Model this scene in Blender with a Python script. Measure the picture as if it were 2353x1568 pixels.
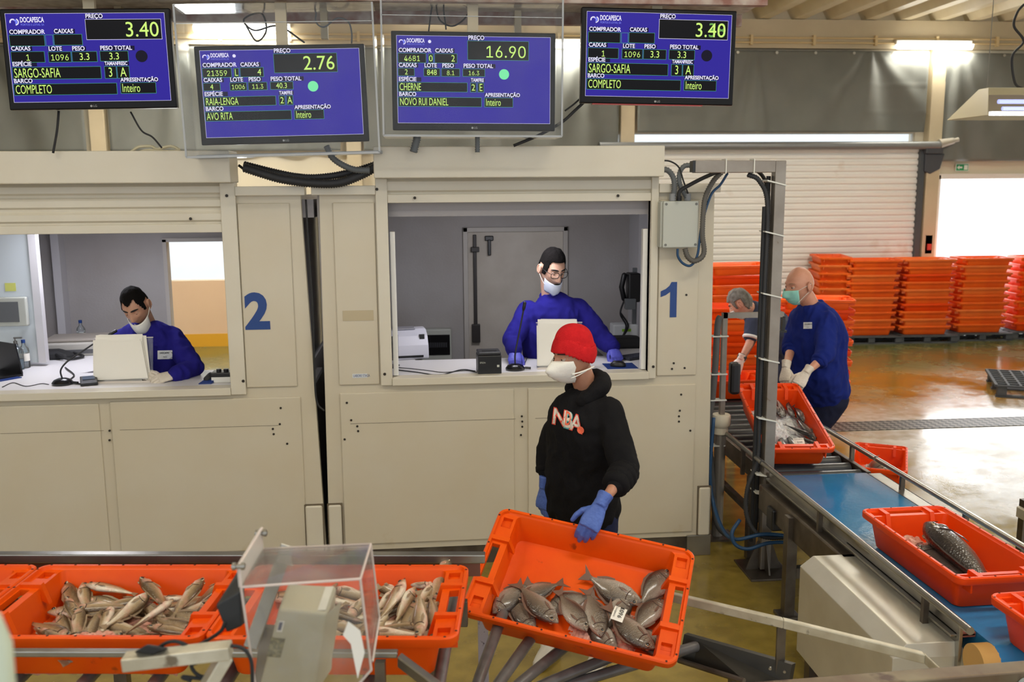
import bpy, bmesh, math, random
from math import sin, cos, pi, radians as R
from mathutils import Vector as V, Matrix, noise

# ------------------------------------------------------------------ camera, world, lights, exposure
SC = bpy.context.scene
for o in list(bpy.data.objects): bpy.data.objects.remove(o, do_unlink=True)
IW, IH, FPX = 2353.0, 1568.0, 2157.5
_y, _p, _r = R(5.385), R(9.363), R(0.388)
_fw = V((sin(_y)*cos(_p), cos(_y)*cos(_p), -sin(_p)))
_rt0 = V((cos(_y), -sin(_y), 0)); _up0 = _rt0.cross(_fw)
_rt = _rt0*cos(_r)-_up0*sin(_r); _up = _rt0*sin(_r)+_up0*cos(_r)
CAMPOS = V((0, -5.8, 2.43))
cam = bpy.data.cameras.new('camera'); camo = bpy.data.objects.new('camera', cam)
SC.collection.objects.link(camo); SC.camera = camo
camo.matrix_world = Matrix(((_rt.x, _up.x, -_fw.x, CAMPOS.x), (_rt.y, _up.y, -_fw.y, CAMPOS.y), (_rt.z, _up.z, -_fw.z, CAMPOS.z), (0, 0, 0, 1)))
cam.sensor_width = 36; cam.lens = FPX*36/IW; cam.clip_start = .05
cam.dof.use_dof = True; cam.dof.focus_distance = 4.9; cam.dof.aperture_fstop = 3.2
wd = bpy.data.worlds.new('World'); SC.world = wd; wd.use_nodes = True
_bg = wd.node_tree.nodes['Background']; _bg.inputs[0].default_value = (.93, .97, 1, 1); _bg.inputs[1].default_value = 1.22
SC.view_settings.view_transform = 'Standard'; SC.view_settings.look = 'None'
SC.view_settings.exposure = 0; SC.view_settings.gamma = 1; SC.view_settings.use_curve_mapping = False

def area(name, loc, size, power, col=(1, 1, 1), target=None, sizey=None):
    l = bpy.data.lights.new(name, 'AREA'); l.energy = power; l.color = col; l.size = size
    if sizey: l.shape = 'RECTANGLE'; l.size_y = sizey
    o = bpy.data.objects.new(name, l); SC.collection.objects.link(o); o.location = loc
    d = V(target)-V(loc) if target else V((0, 0, -1))
    o.rotation_euler = d.to_track_quat('-Z', 'Y').to_euler(); return o
# added overhead fill lights without fittings, facing the hall below and the roof above
for x, y, p in ((-2.2, -3.4, 42), (1.8, -3.4, 42), (5.6, -1.5, 60), (5.6, 4.5, 85), (1.0, 5.0, 70), (-3.4, 6.2, 130)):
    area('hall_fill_light', (x, y, 4.6), 1.5, p, (1, .965, .90) if y < 0 else (.98, .99, 1), sizey=.3)
    area('roof_fill_light', (x, y, 4.66), 1.5, p*1.1, (1, .98, .92), target=(x, y, 6), sizey=.3)  # uplight added to brighten the roof deck
# daylight through the hall's wide door and window band, boosted by area lights added outside
area('daylight_door', (10.2, 9.5, 1.5), 3.4, 230, (.93, .97, 1), target=(5, 0, .6), sizey=2.2)
area('daylight_window', (-3.4, 9.5, 1.7), 1.4, 40, (1, .97, .9), target=(-2.8, 0, 1), sizey=1.0)

# ------------------------------------------------------------------ helpers
def at(px, py, x=None, y=None, z=None):
    d = ((px-IW/2)/FPX)*_rt+((IH/2-py)/FPX)*_up+_fw
    if x is not None: t = (x-CAMPOS.x)/d.x
    elif y is not None: t = (y-CAMPOS.y)/d.y
    else: t = (z-CAMPOS.z)/d.z
    return CAMPOS+t*d
def lin(c):
    f = lambda v: (v/12.92 if v <= .04045 else ((v+.055)/1.055)**2.4)
    return tuple(f(v/255.0) for v in c)+(1,)
_mats = {}
def M(name, col=(128, 128, 128), rough=.5, metal=0, noise_=None, bump=None, emit=None, spec=.5, coat=0, dirt=None, alpha=1, trans=0, sss=0, noise2=None):
    """procedural principled material; noise_=(scale, colour2, amount) mottling, bump=(scale, strength), dirt=(scale, colour, threshold) stains"""
    if name in _mats: return _mats[name]
    m = bpy.data.materials.new(name); m.use_nodes = True; _mats[name] = m
    nt = m.node_tree; N = nt.nodes; Lk = nt.links; b = N['Principled BSDF']
    b.inputs['Base Color'].default_value = lin(col); b.inputs['Roughness'].default_value = rough
    b.inputs['Metallic'].default_value = metal; b.inputs['Specular IOR Level'].default_value = spec
    b.inputs['Coat Weight'].default_value = coat; b.inputs['Coat Roughness'].default_value = .12
    if trans: b.inputs['Transmission Weight'].default_value = trans
    if alpha < 1: b.inputs['Alpha'].default_value = alpha
    if sss: b.inputs['Subsurface Weight'].default_value = sss; b.inputs['Subsurface Radius'].default_value = (.01, .004, .002)
    if emit: b.inputs['Emission Color'].default_value = lin(emit[0]); b.inputs['Emission Strength'].default_value = emit[1]
    tc = N.new('ShaderNodeTexCoord')
    cur = None
    def nz(scale, detail=4):
        n = N.new('ShaderNodeTexNoise'); n.inputs['Scale'].default_value = scale; n.inputs['Detail'].default_value = detail
        Lk.new(tc.outputs['Object'], n.inputs['Vector']); return n
    def mix(fac, a, c2):
        mx = N.new('ShaderNodeMix'); mx.data_type = 'RGBA'; Lk.new(fac, mx.inputs[0])
        if a is None: mx.inputs[6].default_value = lin(col)
        else: Lk.new(a, mx.inputs[6])
        mx.inputs[7].default_value = lin(c2); return mx.outputs[2]
    def ramp(src, lo, hi, top=1):
        r = N.new('ShaderNodeMapRange'); r.inputs[1].default_value = lo; r.inputs[2].default_value = hi; r.inputs[4].default_value = top
        Lk.new(src, r.inputs[0]); return r.outputs[0]
    for q in (noise_, noise2):
        if q: cur = mix(ramp(nz(q[0]).outputs[0], .35, .65, q[2]), cur, q[1])
    if dirt: cur = mix(ramp(nz(dirt[0], 8).outputs[0], dirt[2], dirt[2]+.08, .8), cur, dirt[1])
    if cur is not None: Lk.new(cur, b.inputs['Base Color'])
    if bump:
        bp = N.new('ShaderNodeBump'); bp.inputs['Strength'].default_value = bump[1]; bp.inputs['Distance'].default_value = .01
        Lk.new(nz(bump[0]).outputs[0], bp.inputs['Height']); Lk.new(bp.outputs[0], b.inputs['Normal'])
    return m

class MB:
    def __init__(s): s.v = []; s.f = []
    def add(s, vs, fs):
        n = len(s.v); s.v += [V(p) for p in vs]; s.f += [tuple(i+n for i in f) for f in fs]; return s
    def hexa(s, a, b):          # two quads, a (front) and b (back), in matching order
        return s.add(list(a)+list(b), [(0, 1, 2, 3), (7, 6, 5, 4), (0, 4, 5, 1), (1, 5, 6, 2), (2, 6, 7, 3), (3, 7, 4, 0)])
    def box(s, x0, x1, y0, y1, z0, z1, mat=None):
        p = [V((x, y, z)) for y in (y0, y1) for x, z in ((x0, z0), (x1, z0), (x1, z1), (x0, z1))]
        if mat: p = [mat @ q for q in p]
        return s.hexa(p[:4], p[4:])
    def prism(s, poly, d):      # polygon of 3D points extruded by vector d
        n = len(poly); p = [V(q) for q in poly]; d = V(d)
        return s.add(p+[q+d for q in p], [tuple(range(n)), tuple(range(2*n-1, n-1, -1))]+[(i, n+i, n+(i+1) % n, (i+1) % n) for i in range(n)])
    def loft(s, rings, cap=True, close=True):
        n = len(rings[0]); m = len(rings); fs = []
        for i in range(m-1):
            for j in range(n if close else n-1):
                k = (j+1) % n; fs.append((i*n+j, i*n+k, (i+1)*n+k, (i+1)*n+j))
        if cap: fs.append(tuple(range(n-1, -1, -1))); fs.append(tuple((m-1)*n+j for j in range(n)))
        return s.add([p for r in rings for p in r], fs)
    def tube(s, pts, rad, seg=10, round_=False, ell=None, up=None):
        pts = [V(p) for p in pts]; m = len(pts)
        rad = [rad]*m if isinstance(rad, (int, float)) else list(rad)
        T = [(pts[min(i+1, m-1)]-pts[max(i-1, 0)]).normalized() for i in range(m)]
        u = V(up) if up else (V((0, 0, 1)) if abs(T[0].z) < .9 else V((0, 1, 0)))
        u = (u-T[0]*u.dot(T[0])).normalized(); rings = []
        def ring(c, t, u, r):
            w = t.cross(u); a, b = ell or (1, 1)
            return [c+u*(cos(2*pi*j/seg)*r*a)+w*(sin(2*pi*j/seg)*r*b) for j in range(seg)]
        for i in range(m):
            u = (u-T[i]*u.dot(T[i])); u = u.normalized() if u.length > 1e-6 else T[i].orthogonal().normalized()
            if round_ and i == 0:
                for q in (80, 55, 28): rings.append(ring(pts[0]-T[0]*rad[0]*sin(R(q)), T[0], u, rad[0]*cos(R(q))))
            rings.append(ring(pts[i], T[i], u, rad[i]))
            if round_ and i == m-1:
                for q in (28, 55, 80): rings.append(ring(pts[i]+T[i]*rad[i]*sin(R(q)), T[i], u, rad[i]*cos(R(q))))
        return s.loft(rings)
    def cyl(s, a, b, r, r2=None, seg=20): return s.tube([a, b], [r, r if r2 is None else r2], seg)
    def lathe(s, prof, seg=24, mat=None):   # (r, z) profile about z
        rings = [[V((r*cos(2*pi*j/seg), r*sin(2*pi*j/seg), z)) for j in range(seg)] for r, z in prof]
        if mat: rings = [[mat @ p for p in r] for r in rings]
        return s.loft(rings)
    def ball(s, c, r, seg=16, rows=10):
        c = V(c); r = V((r, r, r)) if isinstance(r, (int, float)) else V(r)
        rings = []
        for i in range(1, rows):
            a = -pi/2+pi*i/rows
            rings.append([c+V((r.x*cos(a)*cos(2*pi*j/seg), r.y*cos(a)*sin(2*pi*j/seg), r.z*sin(a))) for j in range(seg)])
        return s.loft(rings)
    def join(s, o): return s.add(o.v, o.f)
    def xf(s, m): s.v = [m @ p for p in s.v]; return s
    def mesh(s, name, mat, smooth=False):
        me = bpy.data.meshes.new(name); me.from_pydata([tuple(p) for p in s.v], [], s.f)
        bm = bmesh.new(); bm.from_mesh(me); bmesh.ops.recalc_face_normals(bm, faces=bm.faces); bm.to_mesh(me); bm.free()
        if mat: me.materials.append(mat)
        if smooth: me.polygons.foreach_set('use_smooth', [True]*len(me.polygons))
        return me
    def obj(s, name, mat, parent=None, smooth=False, bevel=0, seg=2, **tags):
        o = bpy.data.objects.new(name, s.mesh(name, mat, smooth)); return fin(o, parent, smooth, bevel, seg, **tags)
def fin(o, parent=None, smooth=False, bevel=0, seg=2, **tags):
    SC.collection.objects.link(o)
    if bevel:
        b = o.modifiers.new('bevel', 'BEVEL'); b.width = bevel; b.segments = seg; b.limit_method = 'ANGLE'; b.angle_limit = R(40); b.harden_normals = False
    if smooth == 2:
        e = o.modifiers.new('edges', 'EDGE_SPLIT'); e.split_angle = R(40)
    if parent: o.parent = parent
    return tag(o, **tags)
def tag(o, label=None, cat=None, group=None, kind=None):
    if label: o['label'] = label
    if cat: o['category'] = cat
    if group: o['group'] = group
    if kind: o['kind'] = kind
    return o
def empty(name, loc, label, cat, group=None, rot=None):
    o = bpy.data.objects.new(name, None); SC.collection.objects.link(o); o.location = loc; o.empty_display_size = .1
    if rot: o.rotation_euler = rot
    return tag(o, label, cat, group)
def world_part(mb, name, mat, parent, **k):      # geometry given in world space, parented under an empty that has only a location/rotation
    mb.xf(parent.matrix_basis.inverted()); return mb.obj(name, mat, parent, **k)
def struct(o): o['kind'] = 'structure'; return o
def eval_mesh(o, name, mat=None):
    dg = bpy.context.evaluated_depsgraph_get(); dg.update()
    me = bpy.data.meshes.new_from_object(o.evaluated_get(dg)); me.name = name
    d = o.data; bpy.data.objects.remove(o, do_unlink=True)
    me.materials.clear()
    if mat: me.materials.append(mat)
    return me
def remeshed(mb, voxel, name, mat, smooth=6, wr=None):
    me = mb.mesh(name, None); o = bpy.data.objects.new(name, me); SC.collection.objects.link(o)
    r = o.modifiers.new('r', 'REMESH'); r.mode = 'VOXEL'; r.voxel_size = voxel
    if smooth: s = o.modifiers.new('s', 'SMOOTH'); s.iterations = smooth; s.factor = .5
    me = eval_mesh(o, name, mat)
    if wr:
        amp, fx, fz, seed = wr; me.update(); ns = [v.normal.copy() for v in me.vertices]; sd = V((seed*7.3, seed*3.1, 0))
        for v, n in zip(me.vertices, ns):
            p = v.co; q = V((p.x*fx, p.y*fx, p.z*fz))+sd
            a = noise.noise(q)+.5*noise.noise(q*2.1)
            v.co = p+n*(amp*(1-abs(a)*1.6))
    me.polygons.foreach_set('use_smooth', [True]*len(me.polygons)); return me
def mobj(me, name, parent=None, **t):
    o = bpy.data.objects.new(name, me); return fin(o, parent, **t)
def spline(pts, n=8):
    P = [V(p) for p in pts]; P = [P[0]*2-P[1]]+P+[P[-1]*2-P[-2]]; out = []
    for i in range(1, len(P)-2):
        a, b, c, d = P[i-1:i+3]
        for k in range(n):
            t = k/n; out.append(.5*((2*b)+(c-a)*t+(2*a-5*b+4*c-d)*t*t+(3*b-a-3*c+d)*t**3))
    out.append(P[-2]); return out
def corr(pts, r, pitch=.012, amp=.12):     # corrugated conduit radii along a resampled path
    P = [V(p) for p in pts]; L = [0]
    for a, b in zip(P, P[1:]): L.append(L[-1]+(b-a).length)
    n = int(L[-1]/(pitch/2)); out = []; j = 0
    for i in range(n+1):
        s = L[-1]*i/n
        while j < len(P)-2 and L[j+1] < s: j += 1
        t = (s-L[j])/max(L[j+1]-L[j], 1e-9); out.append(P[j].lerp(P[j+1], t))
    return out, [r*(1+amp*(1 if i % 2 else -1)) for i in range(n+1)]
import os
try: FONT = bpy.data.fonts.load(os.path.join(bpy.utils.system_resource('DATAFILES'), 'fonts', 'Inter.woff2'))
except Exception: FONT = None
def new_text(s):
    c = bpy.data.curves.new('t', 'FONT'); c.body = s
    if FONT and '1' in s: c.font = FONT; c['k'] = 1
    return c
def text_obj(s, size, mat, parent, loc, name='lettering', align='LEFT', sx=1, bold=0, rot=(pi/2, 0, 0), ext=0, **t):
    c = new_text(s); c.size = size*(1.2 if 'k' in c else 1.06); c.align_x = align; c.offset = bold; c.extrude = ext; c.resolution_u = 4
    o = bpy.data.objects.new('t', c); SC.collection.objects.link(o)
    me = eval_mesh(o, name, mat); me.transform(Matrix.Diagonal((sx, 1, 1, 1)))
    o = bpy.data.objects.new(name, me); SC.collection.objects.link(o); o.parent = parent; o.location = loc; o.rotation_euler = rot
    return tag(o, **t)
def disc(mb, c, r, nrm=(0, -1, 0), th=.003, seg=16): c = V(c); n = V(nrm); return mb.cyl(c, c+n*th, r, seg=seg)
ORD = ['zeroth', 'first', 'second', 'third', 'fourth', 'fifth', 'sixth', 'seventh', 'eighth', 'ninth', 'tenth', 'eleventh', 'twelfth', 'thirteenth', 'fourteenth', 'fifteenth', 'sixteenth', 'seventeenth', 'eighteenth', 'nineteenth', 'twentieth', 'twenty-first', 'twenty-second', 'twenty-third', 'twenty-fourth']
rnd = random.Random(5)

# ------------------------------------------------------------------ materials
CREAM = M('cream_panel', (203, 194, 174), .42, noise_=(2.5, (199, 187, 162), .6), dirt=(3.1, (186, 168, 132), .68))
CREAM2 = M('cream_frame', (211, 204, 187), .35, noise_=(3, (204, 195, 174), .5))
INNER = M('booth_lining', (176, 172, 170), .6, noise_=(2, (158, 150, 142), .6), bump=(60, .15))
STEEL = M('stainless_steel', (168, 166, 160), .3, .9, noise_=(6, (140, 136, 128), .6), bump=(40, .05))
STEELD = M('dull_steel', (120, 112, 102), .4, .85, noise_=(8, (84, 74, 66), .7), dirt=(9, (90, 60, 44), .68))
ALU = M('worn_aluminium', (205, 200, 182), .45, .35, noise_=(12, (170, 160, 136), .7), dirt=(20, (90, 72, 50), .64))
GALV = M('galvanised_post', (150, 142, 132), .42, .6, noise_=(7, (126, 116, 106), .6), dirt=(14, (110, 84, 60), .69))
BLACK = M('black_plastic', (22, 22, 24), .4)
BLACKR = M('black_rubber', (30, 30, 32), .65)
GREYP = M('grey_conduit', (98, 102, 104), .55)
GREYR = M('grey_roller', (98, 95, 94), .38, noise_=(14, (72, 68, 66), .6), coat=.3)
DARKR = M('dark_roller', (52, 54, 58), .4, coat=.3)
BLUEH = M('blue_hose', (24, 66, 104), .45)
WHITEP = M('white_plastic', (232, 230, 222), .4)
PAPER = M('paper', (236, 232, 222), .8)
GREYBOX = M('light_grey_plastic', (186, 188, 178), .5)
NAVY = M('navy_decal', (24, 62, 128), .45)
SCREW = M('dark_screw', (48, 42, 36), .5, .4)
DARKLINE = M('dark_seam', (104, 92, 74), .8)
WOODG = M('dark_grey_plastic', (74, 76, 78), .7, noise_=(9, (54, 56, 60), .6))
ORANGE = M('orange_plastic', (232, 88, 4), .4, noise_=(4, (222, 72, 2), .7), dirt=(11, (120, 48, 14), .69), spec=.28)
ORANGE2 = M('faded_orange_plastic', (244, 106, 26), .45, spec=.3, noise_=(3, (226, 84, 26), .7), dirt=(7, (170, 80, 40), .71))
RED = M('red_orange_plastic', (238, 76, 10), .36, noise_=(3, (226, 62, 6), .7), spec=.3)
GLASS = M('clear_acrylic', (240, 240, 238), .08)
def thin_glass(m, tint, refl, dust, scale=14):
    nt = m.node_tree; N = nt.nodes; Lk = nt.links; out = N['Material Output']; b = N['Principled BSDF']; N.remove(b)
    tr = N.new('ShaderNodeBsdfTransparent'); tr.inputs[0].default_value = tint
    gl = N.new('ShaderNodeBsdfGlossy'); gl.inputs['Roughness'].default_value = .07
    df = N.new('ShaderNodeBsdfDiffuse'); df.inputs[0].default_value = (.82, .8, .78, 1)
    fr = N.new('ShaderNodeFresnel'); fr.inputs[0].default_value = 1.45
    mm = N.new('ShaderNodeMath'); mm.operation = 'MULTIPLY'; mm.inputs[1].default_value = refl; Lk.new(fr.outputs[0], mm.inputs[0])
    a = N.new('ShaderNodeMixShader'); Lk.new(mm.outputs[0], a.inputs[0]); Lk.new(tr.outputs[0], a.inputs[1]); Lk.new(gl.outputs[0], a.inputs[2])
    tc = N.new('ShaderNodeTexCoord'); nz = N.new('ShaderNodeTexNoise'); nz.inputs['Scale'].default_value = scale; nz.inputs['Detail'].default_value = 6
    Lk.new(tc.outputs['Object'], nz.inputs['Vector'])
    mr = N.new('ShaderNodeMapRange'); mr.inputs[1].default_value = .4; mr.inputs[2].default_value = .75; mr.inputs[3].default_value = dust*.5; mr.inputs[4].default_value = dust*1.6
    Lk.new(nz.outputs[0], mr.inputs[0])
    c = N.new('ShaderNodeMixShader'); Lk.new(mr.outputs[0], c.inputs[0]); Lk.new(a.outputs[0], c.inputs[1]); Lk.new(df.outputs[0], c.inputs[2])
    Lk.new(c.outputs[0], out.inputs[0])
thin_glass(GLASS, (.97, .97, .96, 1), .8, .07)
CASEG = M('case_plastic', (240, 240, 240), .05); thin_glass(CASEG, (.98, .985, .99, 1), .4, .012, 5)
EDGE = M('acrylic_edge', (214, 204, 194), .3)
PANE = M('window_glass', (220, 225, 230), .05); thin_glass(PANE, (.95, .97, .98, 1), 1.0, .02, 4)
# ------------------------------------------------------------------ the hall
def floor_mat():
    m = M('wet_painted_floor', (120, 100, 40), .25); nt = m.node_tree; N = nt.nodes; Lk = nt.links; b = N['Principled BSDF']
    tc = N.new('ShaderNodeTexCoord'); sp = N.new('ShaderNodeSeparateXYZ')
    n1 = N.new('ShaderNodeTexNoise'); n1.inputs['Scale'].default_value = 1.1; n1.inputs['Detail'].default_value = 6; Lk.new(tc.outputs['Object'], n1.inputs['Vector'])
    n2 = N.new('ShaderNodeTexNoise'); n2.inputs['Scale'].default_value = 7; n2.inputs['Detail'].default_value = 8; Lk.new(tc.outputs['Object'], n2.inputs['Vector'])
    n3 = N.new('ShaderNodeTexNoise'); n3.inputs['Scale'].default_value = 90; n3.inputs['Detail'].default_value = 2; Lk.new(tc.outputs['Object'], n3.inputs['Vector'])
    Lk.new(tc.outputs['Object'], sp.inputs[0])
    def mth(op, a, bb):
        q = N.new('ShaderNodeMath'); q.operation = op
        for i, v in enumerate((a, bb)):
            if isinstance(v, (int, float)): q.inputs[i].default_value = v
            else: Lk.new(v, q.inputs[i])
        return q.outputs[0]
    def mr(s, lo, hi, a=0, c=1):
        q = N.new('ShaderNodeMapRange'); q.inputs[1].default_value = lo; q.inputs[2].default_value = hi; q.inputs[3].default_value = a; q.inputs[4].default_value = c; Lk.new(s, q.inputs[0]); return q.outputs[0]
    def mix(f, a, c):
        q = N.new('ShaderNodeMix'); q.data_type = 'RGBA'; Lk.new(f, q.inputs[0])
        for i, v in ((6, a), (7, c)):
            if isinstance(v, tuple): q.inputs[i].default_value = lin(v)
            else: Lk.new(v, q.inputs[i])
        return q.outputs[2]
    y = mth('ADD', sp.outputs[1], mth('MULTIPLY', mth('SUBTRACT', n1.outputs[0], .5), 1.2))
    x = mth('ADD', sp.outputs[0], mth('MULTIPLY', mth('SUBTRACT', n1.outputs[0], .5), 1.6))
    olive = mix(mr(n2.outputs[0], .35, .65), (156, 134, 62), (134, 114, 50))
    ochre = mix(mr(n2.outputs[0], .35, .65), (152, 110, 38), (136, 106, 52))
    green = mix(mr(n2.outputs[0], .35, .65), (92, 100, 62), (110, 104, 56))
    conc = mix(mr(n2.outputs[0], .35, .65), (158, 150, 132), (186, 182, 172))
    c = mix(mr(y, 1.2, 2.6), olive, ochre)
    c = mix(mr(y, 5.6, 6.2), c, green)
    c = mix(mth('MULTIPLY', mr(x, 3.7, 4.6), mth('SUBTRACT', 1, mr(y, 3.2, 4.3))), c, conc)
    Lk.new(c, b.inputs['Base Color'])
    rr = mth('ADD', mr(n1.outputs[0], .38, .62, .05, .3), mr(n2.outputs[0], .4, .65, 0, .1)); Lk.new(rr, b.inputs['Roughness'])
    b.inputs['Specular IOR Level'].default_value = .6
    bp = N.new('ShaderNodeBump'); bp.inputs['Strength'].default_value = .12; bp.inputs['Distance'].default_value = .004
    Lk.new(mth('ADD', n3.outputs[0], mth('MULTIPLY', n2.outputs[0], 1.5)), bp.inputs['Height']); Lk.new(bp.outputs[0], b.inputs['Normal'])
    return m
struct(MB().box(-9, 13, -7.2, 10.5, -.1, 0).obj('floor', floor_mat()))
WALLM = M('hall_wall_cream', (226, 216, 192), .6, noise_=(1.2, (216, 204, 178), .5))
PEACH = M('hall_wall_peach', (232, 200, 168), .6, noise_=(1.2, (224, 188, 152), .5), dirt=(4, (190, 150, 116), .7))
w = MB(); Y0, Y1 = 9.0, 9.2
for x0, x1, z0, z1 in ((-9, -4.15, 0, 5.2), (-4.15, -2.5, 0, 1.03), (-4.15, -2.5, 2.3, 5.2), (-2.5, 2.6, 0, 5.2), (2.6, 7.95, 0, 3.08), (2.6, 7.95, 3.24, 5.2), (7.95, 8.35, 0, 5.2), (8.35, 12.2, 2.56, 5.2), (12.2, 13, 0, 5.2)):
    w.box(x0, x1, Y0, Y1, z0, z1)
struct(w.obj('wall_back', WALLM))
struct(MB().box(-9.1, -9, -7.2, 9.2, 0, 5.6).obj('wall_left', WALLM))
struct(MB().box(13, 13.1, -1.0, 9.2, 0, 5.6).obj('wall_right', WALLM))
struct(MB().box(-9, -2.4, 8.988, 9, .2, 1.03).obj('trim_6', PEACH))
struct(MB().box(-9, -2.4, 8.98, 9, 0, .2).obj('baseboard_back', M('yellow_kerb_paint', (226, 168, 44), .5)))
# corrugated roof deck, ribs running away from the camera
c = MB(); prof = []; x = -9.0; P = .57
while x < 13:
    prof += [(x, 4.96), (x+.16, 4.96), (x+.26, 5.13), (x+.47, 5.13)]; x += P
for ring_y in (0,):
    c.loft([[V((a, yy, z)) for a, z in prof] for yy in (-7.2, 9.2)], cap=False, close=False)
    c.loft([[V((a, yy, z+.02)) for a, z in prof] for yy in (-7.2, 9.2)], cap=False, close=False)
ROOFM = M('roof_deck_cream', (226, 216, 188), .38, noise_=(1.5, (190, 176, 140), .6), dirt=(3, (90, 84, 70), .68))
struct(c.obj('ceiling', ROOFM))
BEAM = M('beam_beige', (206, 192, 162), .55, noise_=(2, (190, 176, 146), .6))
struct(MB().box(-9, 13, 8.86, 9.0, 4.52, 4.95).obj('trim_1', BEAM))
for i, x in enumerate((-4.72, -1.0, 3.2, 8.2)):
    struct(MB().box(x-.11, x+.11, 8.82, 9.0, 0, 4.52).obj('trim_%d' % (i+2), BEAM, bevel=.01))
WHITEMETAL = M('white_metal_frame', (236, 234, 228), .4)
for nm, x0, x1, z0, z1 in (('window_1', 2.6, 7.95, 3.08, 3.24), ('window_2', -4.15, -2.5, 1.03, 2.3)):
    f = MB(); t = .018
    f.box(x0, x1, 9.05, 9.12, z0, z0+t).box(x0, x1, 9.05, 9.12, z1-t, z1).box(x0, x0+t, 9.05, 9.12, z0+t, z1-t).box(x1-t, x1, 9.05, 9.12, z0+t, z1-t)
    wo = struct(f.obj(nm, WHITEMETAL))
    MB().box(x0+t, x1-t, 9.08, 9.086, z0+t, z1-t).obj('window_pane', PANE, wo)
# open goods door with its white frame
d = MB().box(8.35, 8.42, 8.97, 9.22, 0, 2.56).box(12.1, 12.2, 8.97, 9.22, 0, 2.56).box(8.35, 12.2, 8.97, 9.22, 2.5, 2.58)
struct(d.obj('door_1', WHITEMETAL))
# roller shutter: slatted curtain + side guides
sh = MB(); prof = []
z = .02
while z < 2.93:
    prof += [(8.93, z), (8.905, z+.02), (8.905, z+.065), (8.93, z+.085)]; z += .1
sh.loft([[V((x, a, b)) for a, b in prof] for x in (2.75, 8.0)], cap=False, close=False)
sh.loft([[V((x, a+.02, b)) for a, b in prof] for x in (2.75, 8.0)], cap=False, close=False)
dr = struct(sh.obj('door_2', M('shutter_slats', (240, 238, 232), .45, noise_=(.8, (232, 228, 220), .5), dirt=(1.1, (214, 198, 180), .68))))
g = MB().box(7.98, 8.06, 8.84, 8.97, 0, 2.98); g.obj('guide_rail', M('dark_guide', (74, 78, 82), .5), dr)
MB().box(2.68, 2.76, 8.84, 8.97, 0, 2.98).obj('guide_rail', M('dark_guide'), dr)
# the shutter's roller tube, motor and chain control
t = empty('shutter_roller', (5.4, 8.75, 3.03), 'long grey roller tube above the slatted shutter, under the light strip', 'shutter roller')
world_part(MB().cyl((2.75, 8.78, 3.03), (8.25, 8.78, 3.03), .062, seg=24), 'tube', M('tube_grey', (132, 134, 134), .4, .3), t, smooth=2)
world_part(MB().cyl((8.25, 8.78, 3.05), (8.48, 8.78, 3.1), .075, .05, seg=20).cyl((8.48, 8.78, 3.1), (8.56, 8.78, 3.12), .035), 'motor', M('motor_cream', (176, 170, 156), .4), t, smooth=2)
world_part(MB().box(8.02, 8.3, 8.74, 8.98, 2.9, 2.99).prism([(8.04, 8.8, 2.9), (8.36, 8.8, 2.9), (8.3, 8.8, 2.66), (8.14, 8.8, 2.58), (8.04, 8.8, 2.62)], (0, .12, 0)), 'bracket', M('bracket_dark', (70, 72, 78), .5), t, bevel=.01)
t = empty('chain_control', (8.2, 8.9, 1.3), 'red and grey shutter control hanging on cord beside the bright doorway', 'shutter control')
world_part(MB().tube([(8.2, 8.86, 2.6), (8.2, 8.86, 1.62)], .008, 6), 'cord', M('cord_grey', (150, 140, 130), .7), t)
world_part(MB().box(8.14, 8.26, 8.82, 8.9, 1.3, 1.6).ball((8.2, 8.86, 1.72), (.05, .04, .07)), 'control_box', M('control_grey', (150, 150, 148), .5), t, bevel=.01)
world_part(MB().box(8.17, 8.24, 8.8, 8.825, 1.36, 1.46), 'button', M('button_red', (196, 60, 50), .4), t)
# conduit along the beam with clips
t = empty('wall_conduit', (3, 8.84, 4.62), 'thin cream twin conduit clipped along the beam under the roof', 'conduit')
for dz in (0, .07):
    world_part(MB().tube([(-8.5, 8.83, 4.6+dz), (12.8, 8.83, 4.6+dz)], .014, 8), 'pipe', M('conduit_cream', (218, 196, 150), .5), t)
for k in range(16):
    world_part(MB().box(-3.9+k, -3.86+k, 8.8, 8.86, 4.56, 4.71), 'clip', M('conduit_cream'), t)
# grey tarpaulins hung along the back wall
def tarp(x0, x1, z0, z1, peaks, label, seed, hem=0):
    me = MB(); nx, nz = int((x1-x0)*22), 36; rows = []
    for j in range(nz+1):
        v = j/nz; row = []
        for i in range(nx+1):
            x = x0+(x1-x0)*i/nx; z = z1+(z0-z1)*v
            y = .035*noise.noise(V((x*1.3+seed, z*.8, seed)))+.012*noise.noise(V((x*5, z*2.2, seed)))
            for px, wd_ in peaks:       # folds fanning out below a hanging point
                s = (x-px)/(.1+wd_*v)
                y += -.075*math.exp(-(s*1.0)**2)*cos(s*5.5)*(.3+v)*(1-.4*v)
            y -= .004*(1 if abs((z*2.4) % 1-.5) < .02 else 0)
            row.append(V((x, 8.82+y, z+hem*sin(i*.9)*v)))
        rows.append(row)
    me.loft(rows, cap=False, close=False)
    o = me.obj('tarpaulin', M('grey_tarpaulin', (116, 118, 112), .6, noise_=(2, (104, 106, 100), .6), noise2=(.7, (128, 129, 124), .4), spec=.25), smooth=True, label=label, cat='tarpaulin')
    s = o.modifiers.new('solid', 'SOLIDIFY'); s.thickness = .004
    for k in range(int((x1-x0)/.62)):
        world_part(disc(MB(), (x0+.3+k*.62, 8.765, z1-.04), .022, (0, -1, 0), .006), 'eyelet', M('eyelet', (176, 172, 160), .4, .6), o)
    return o
tarp(3.35, 8.0, 3.24, 4.48, ((5.2, .5), (7.05, 1.0)), 'grey tarpaulin hung above the slatted shutter, with folds fanning out near its right end', 1)
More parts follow.
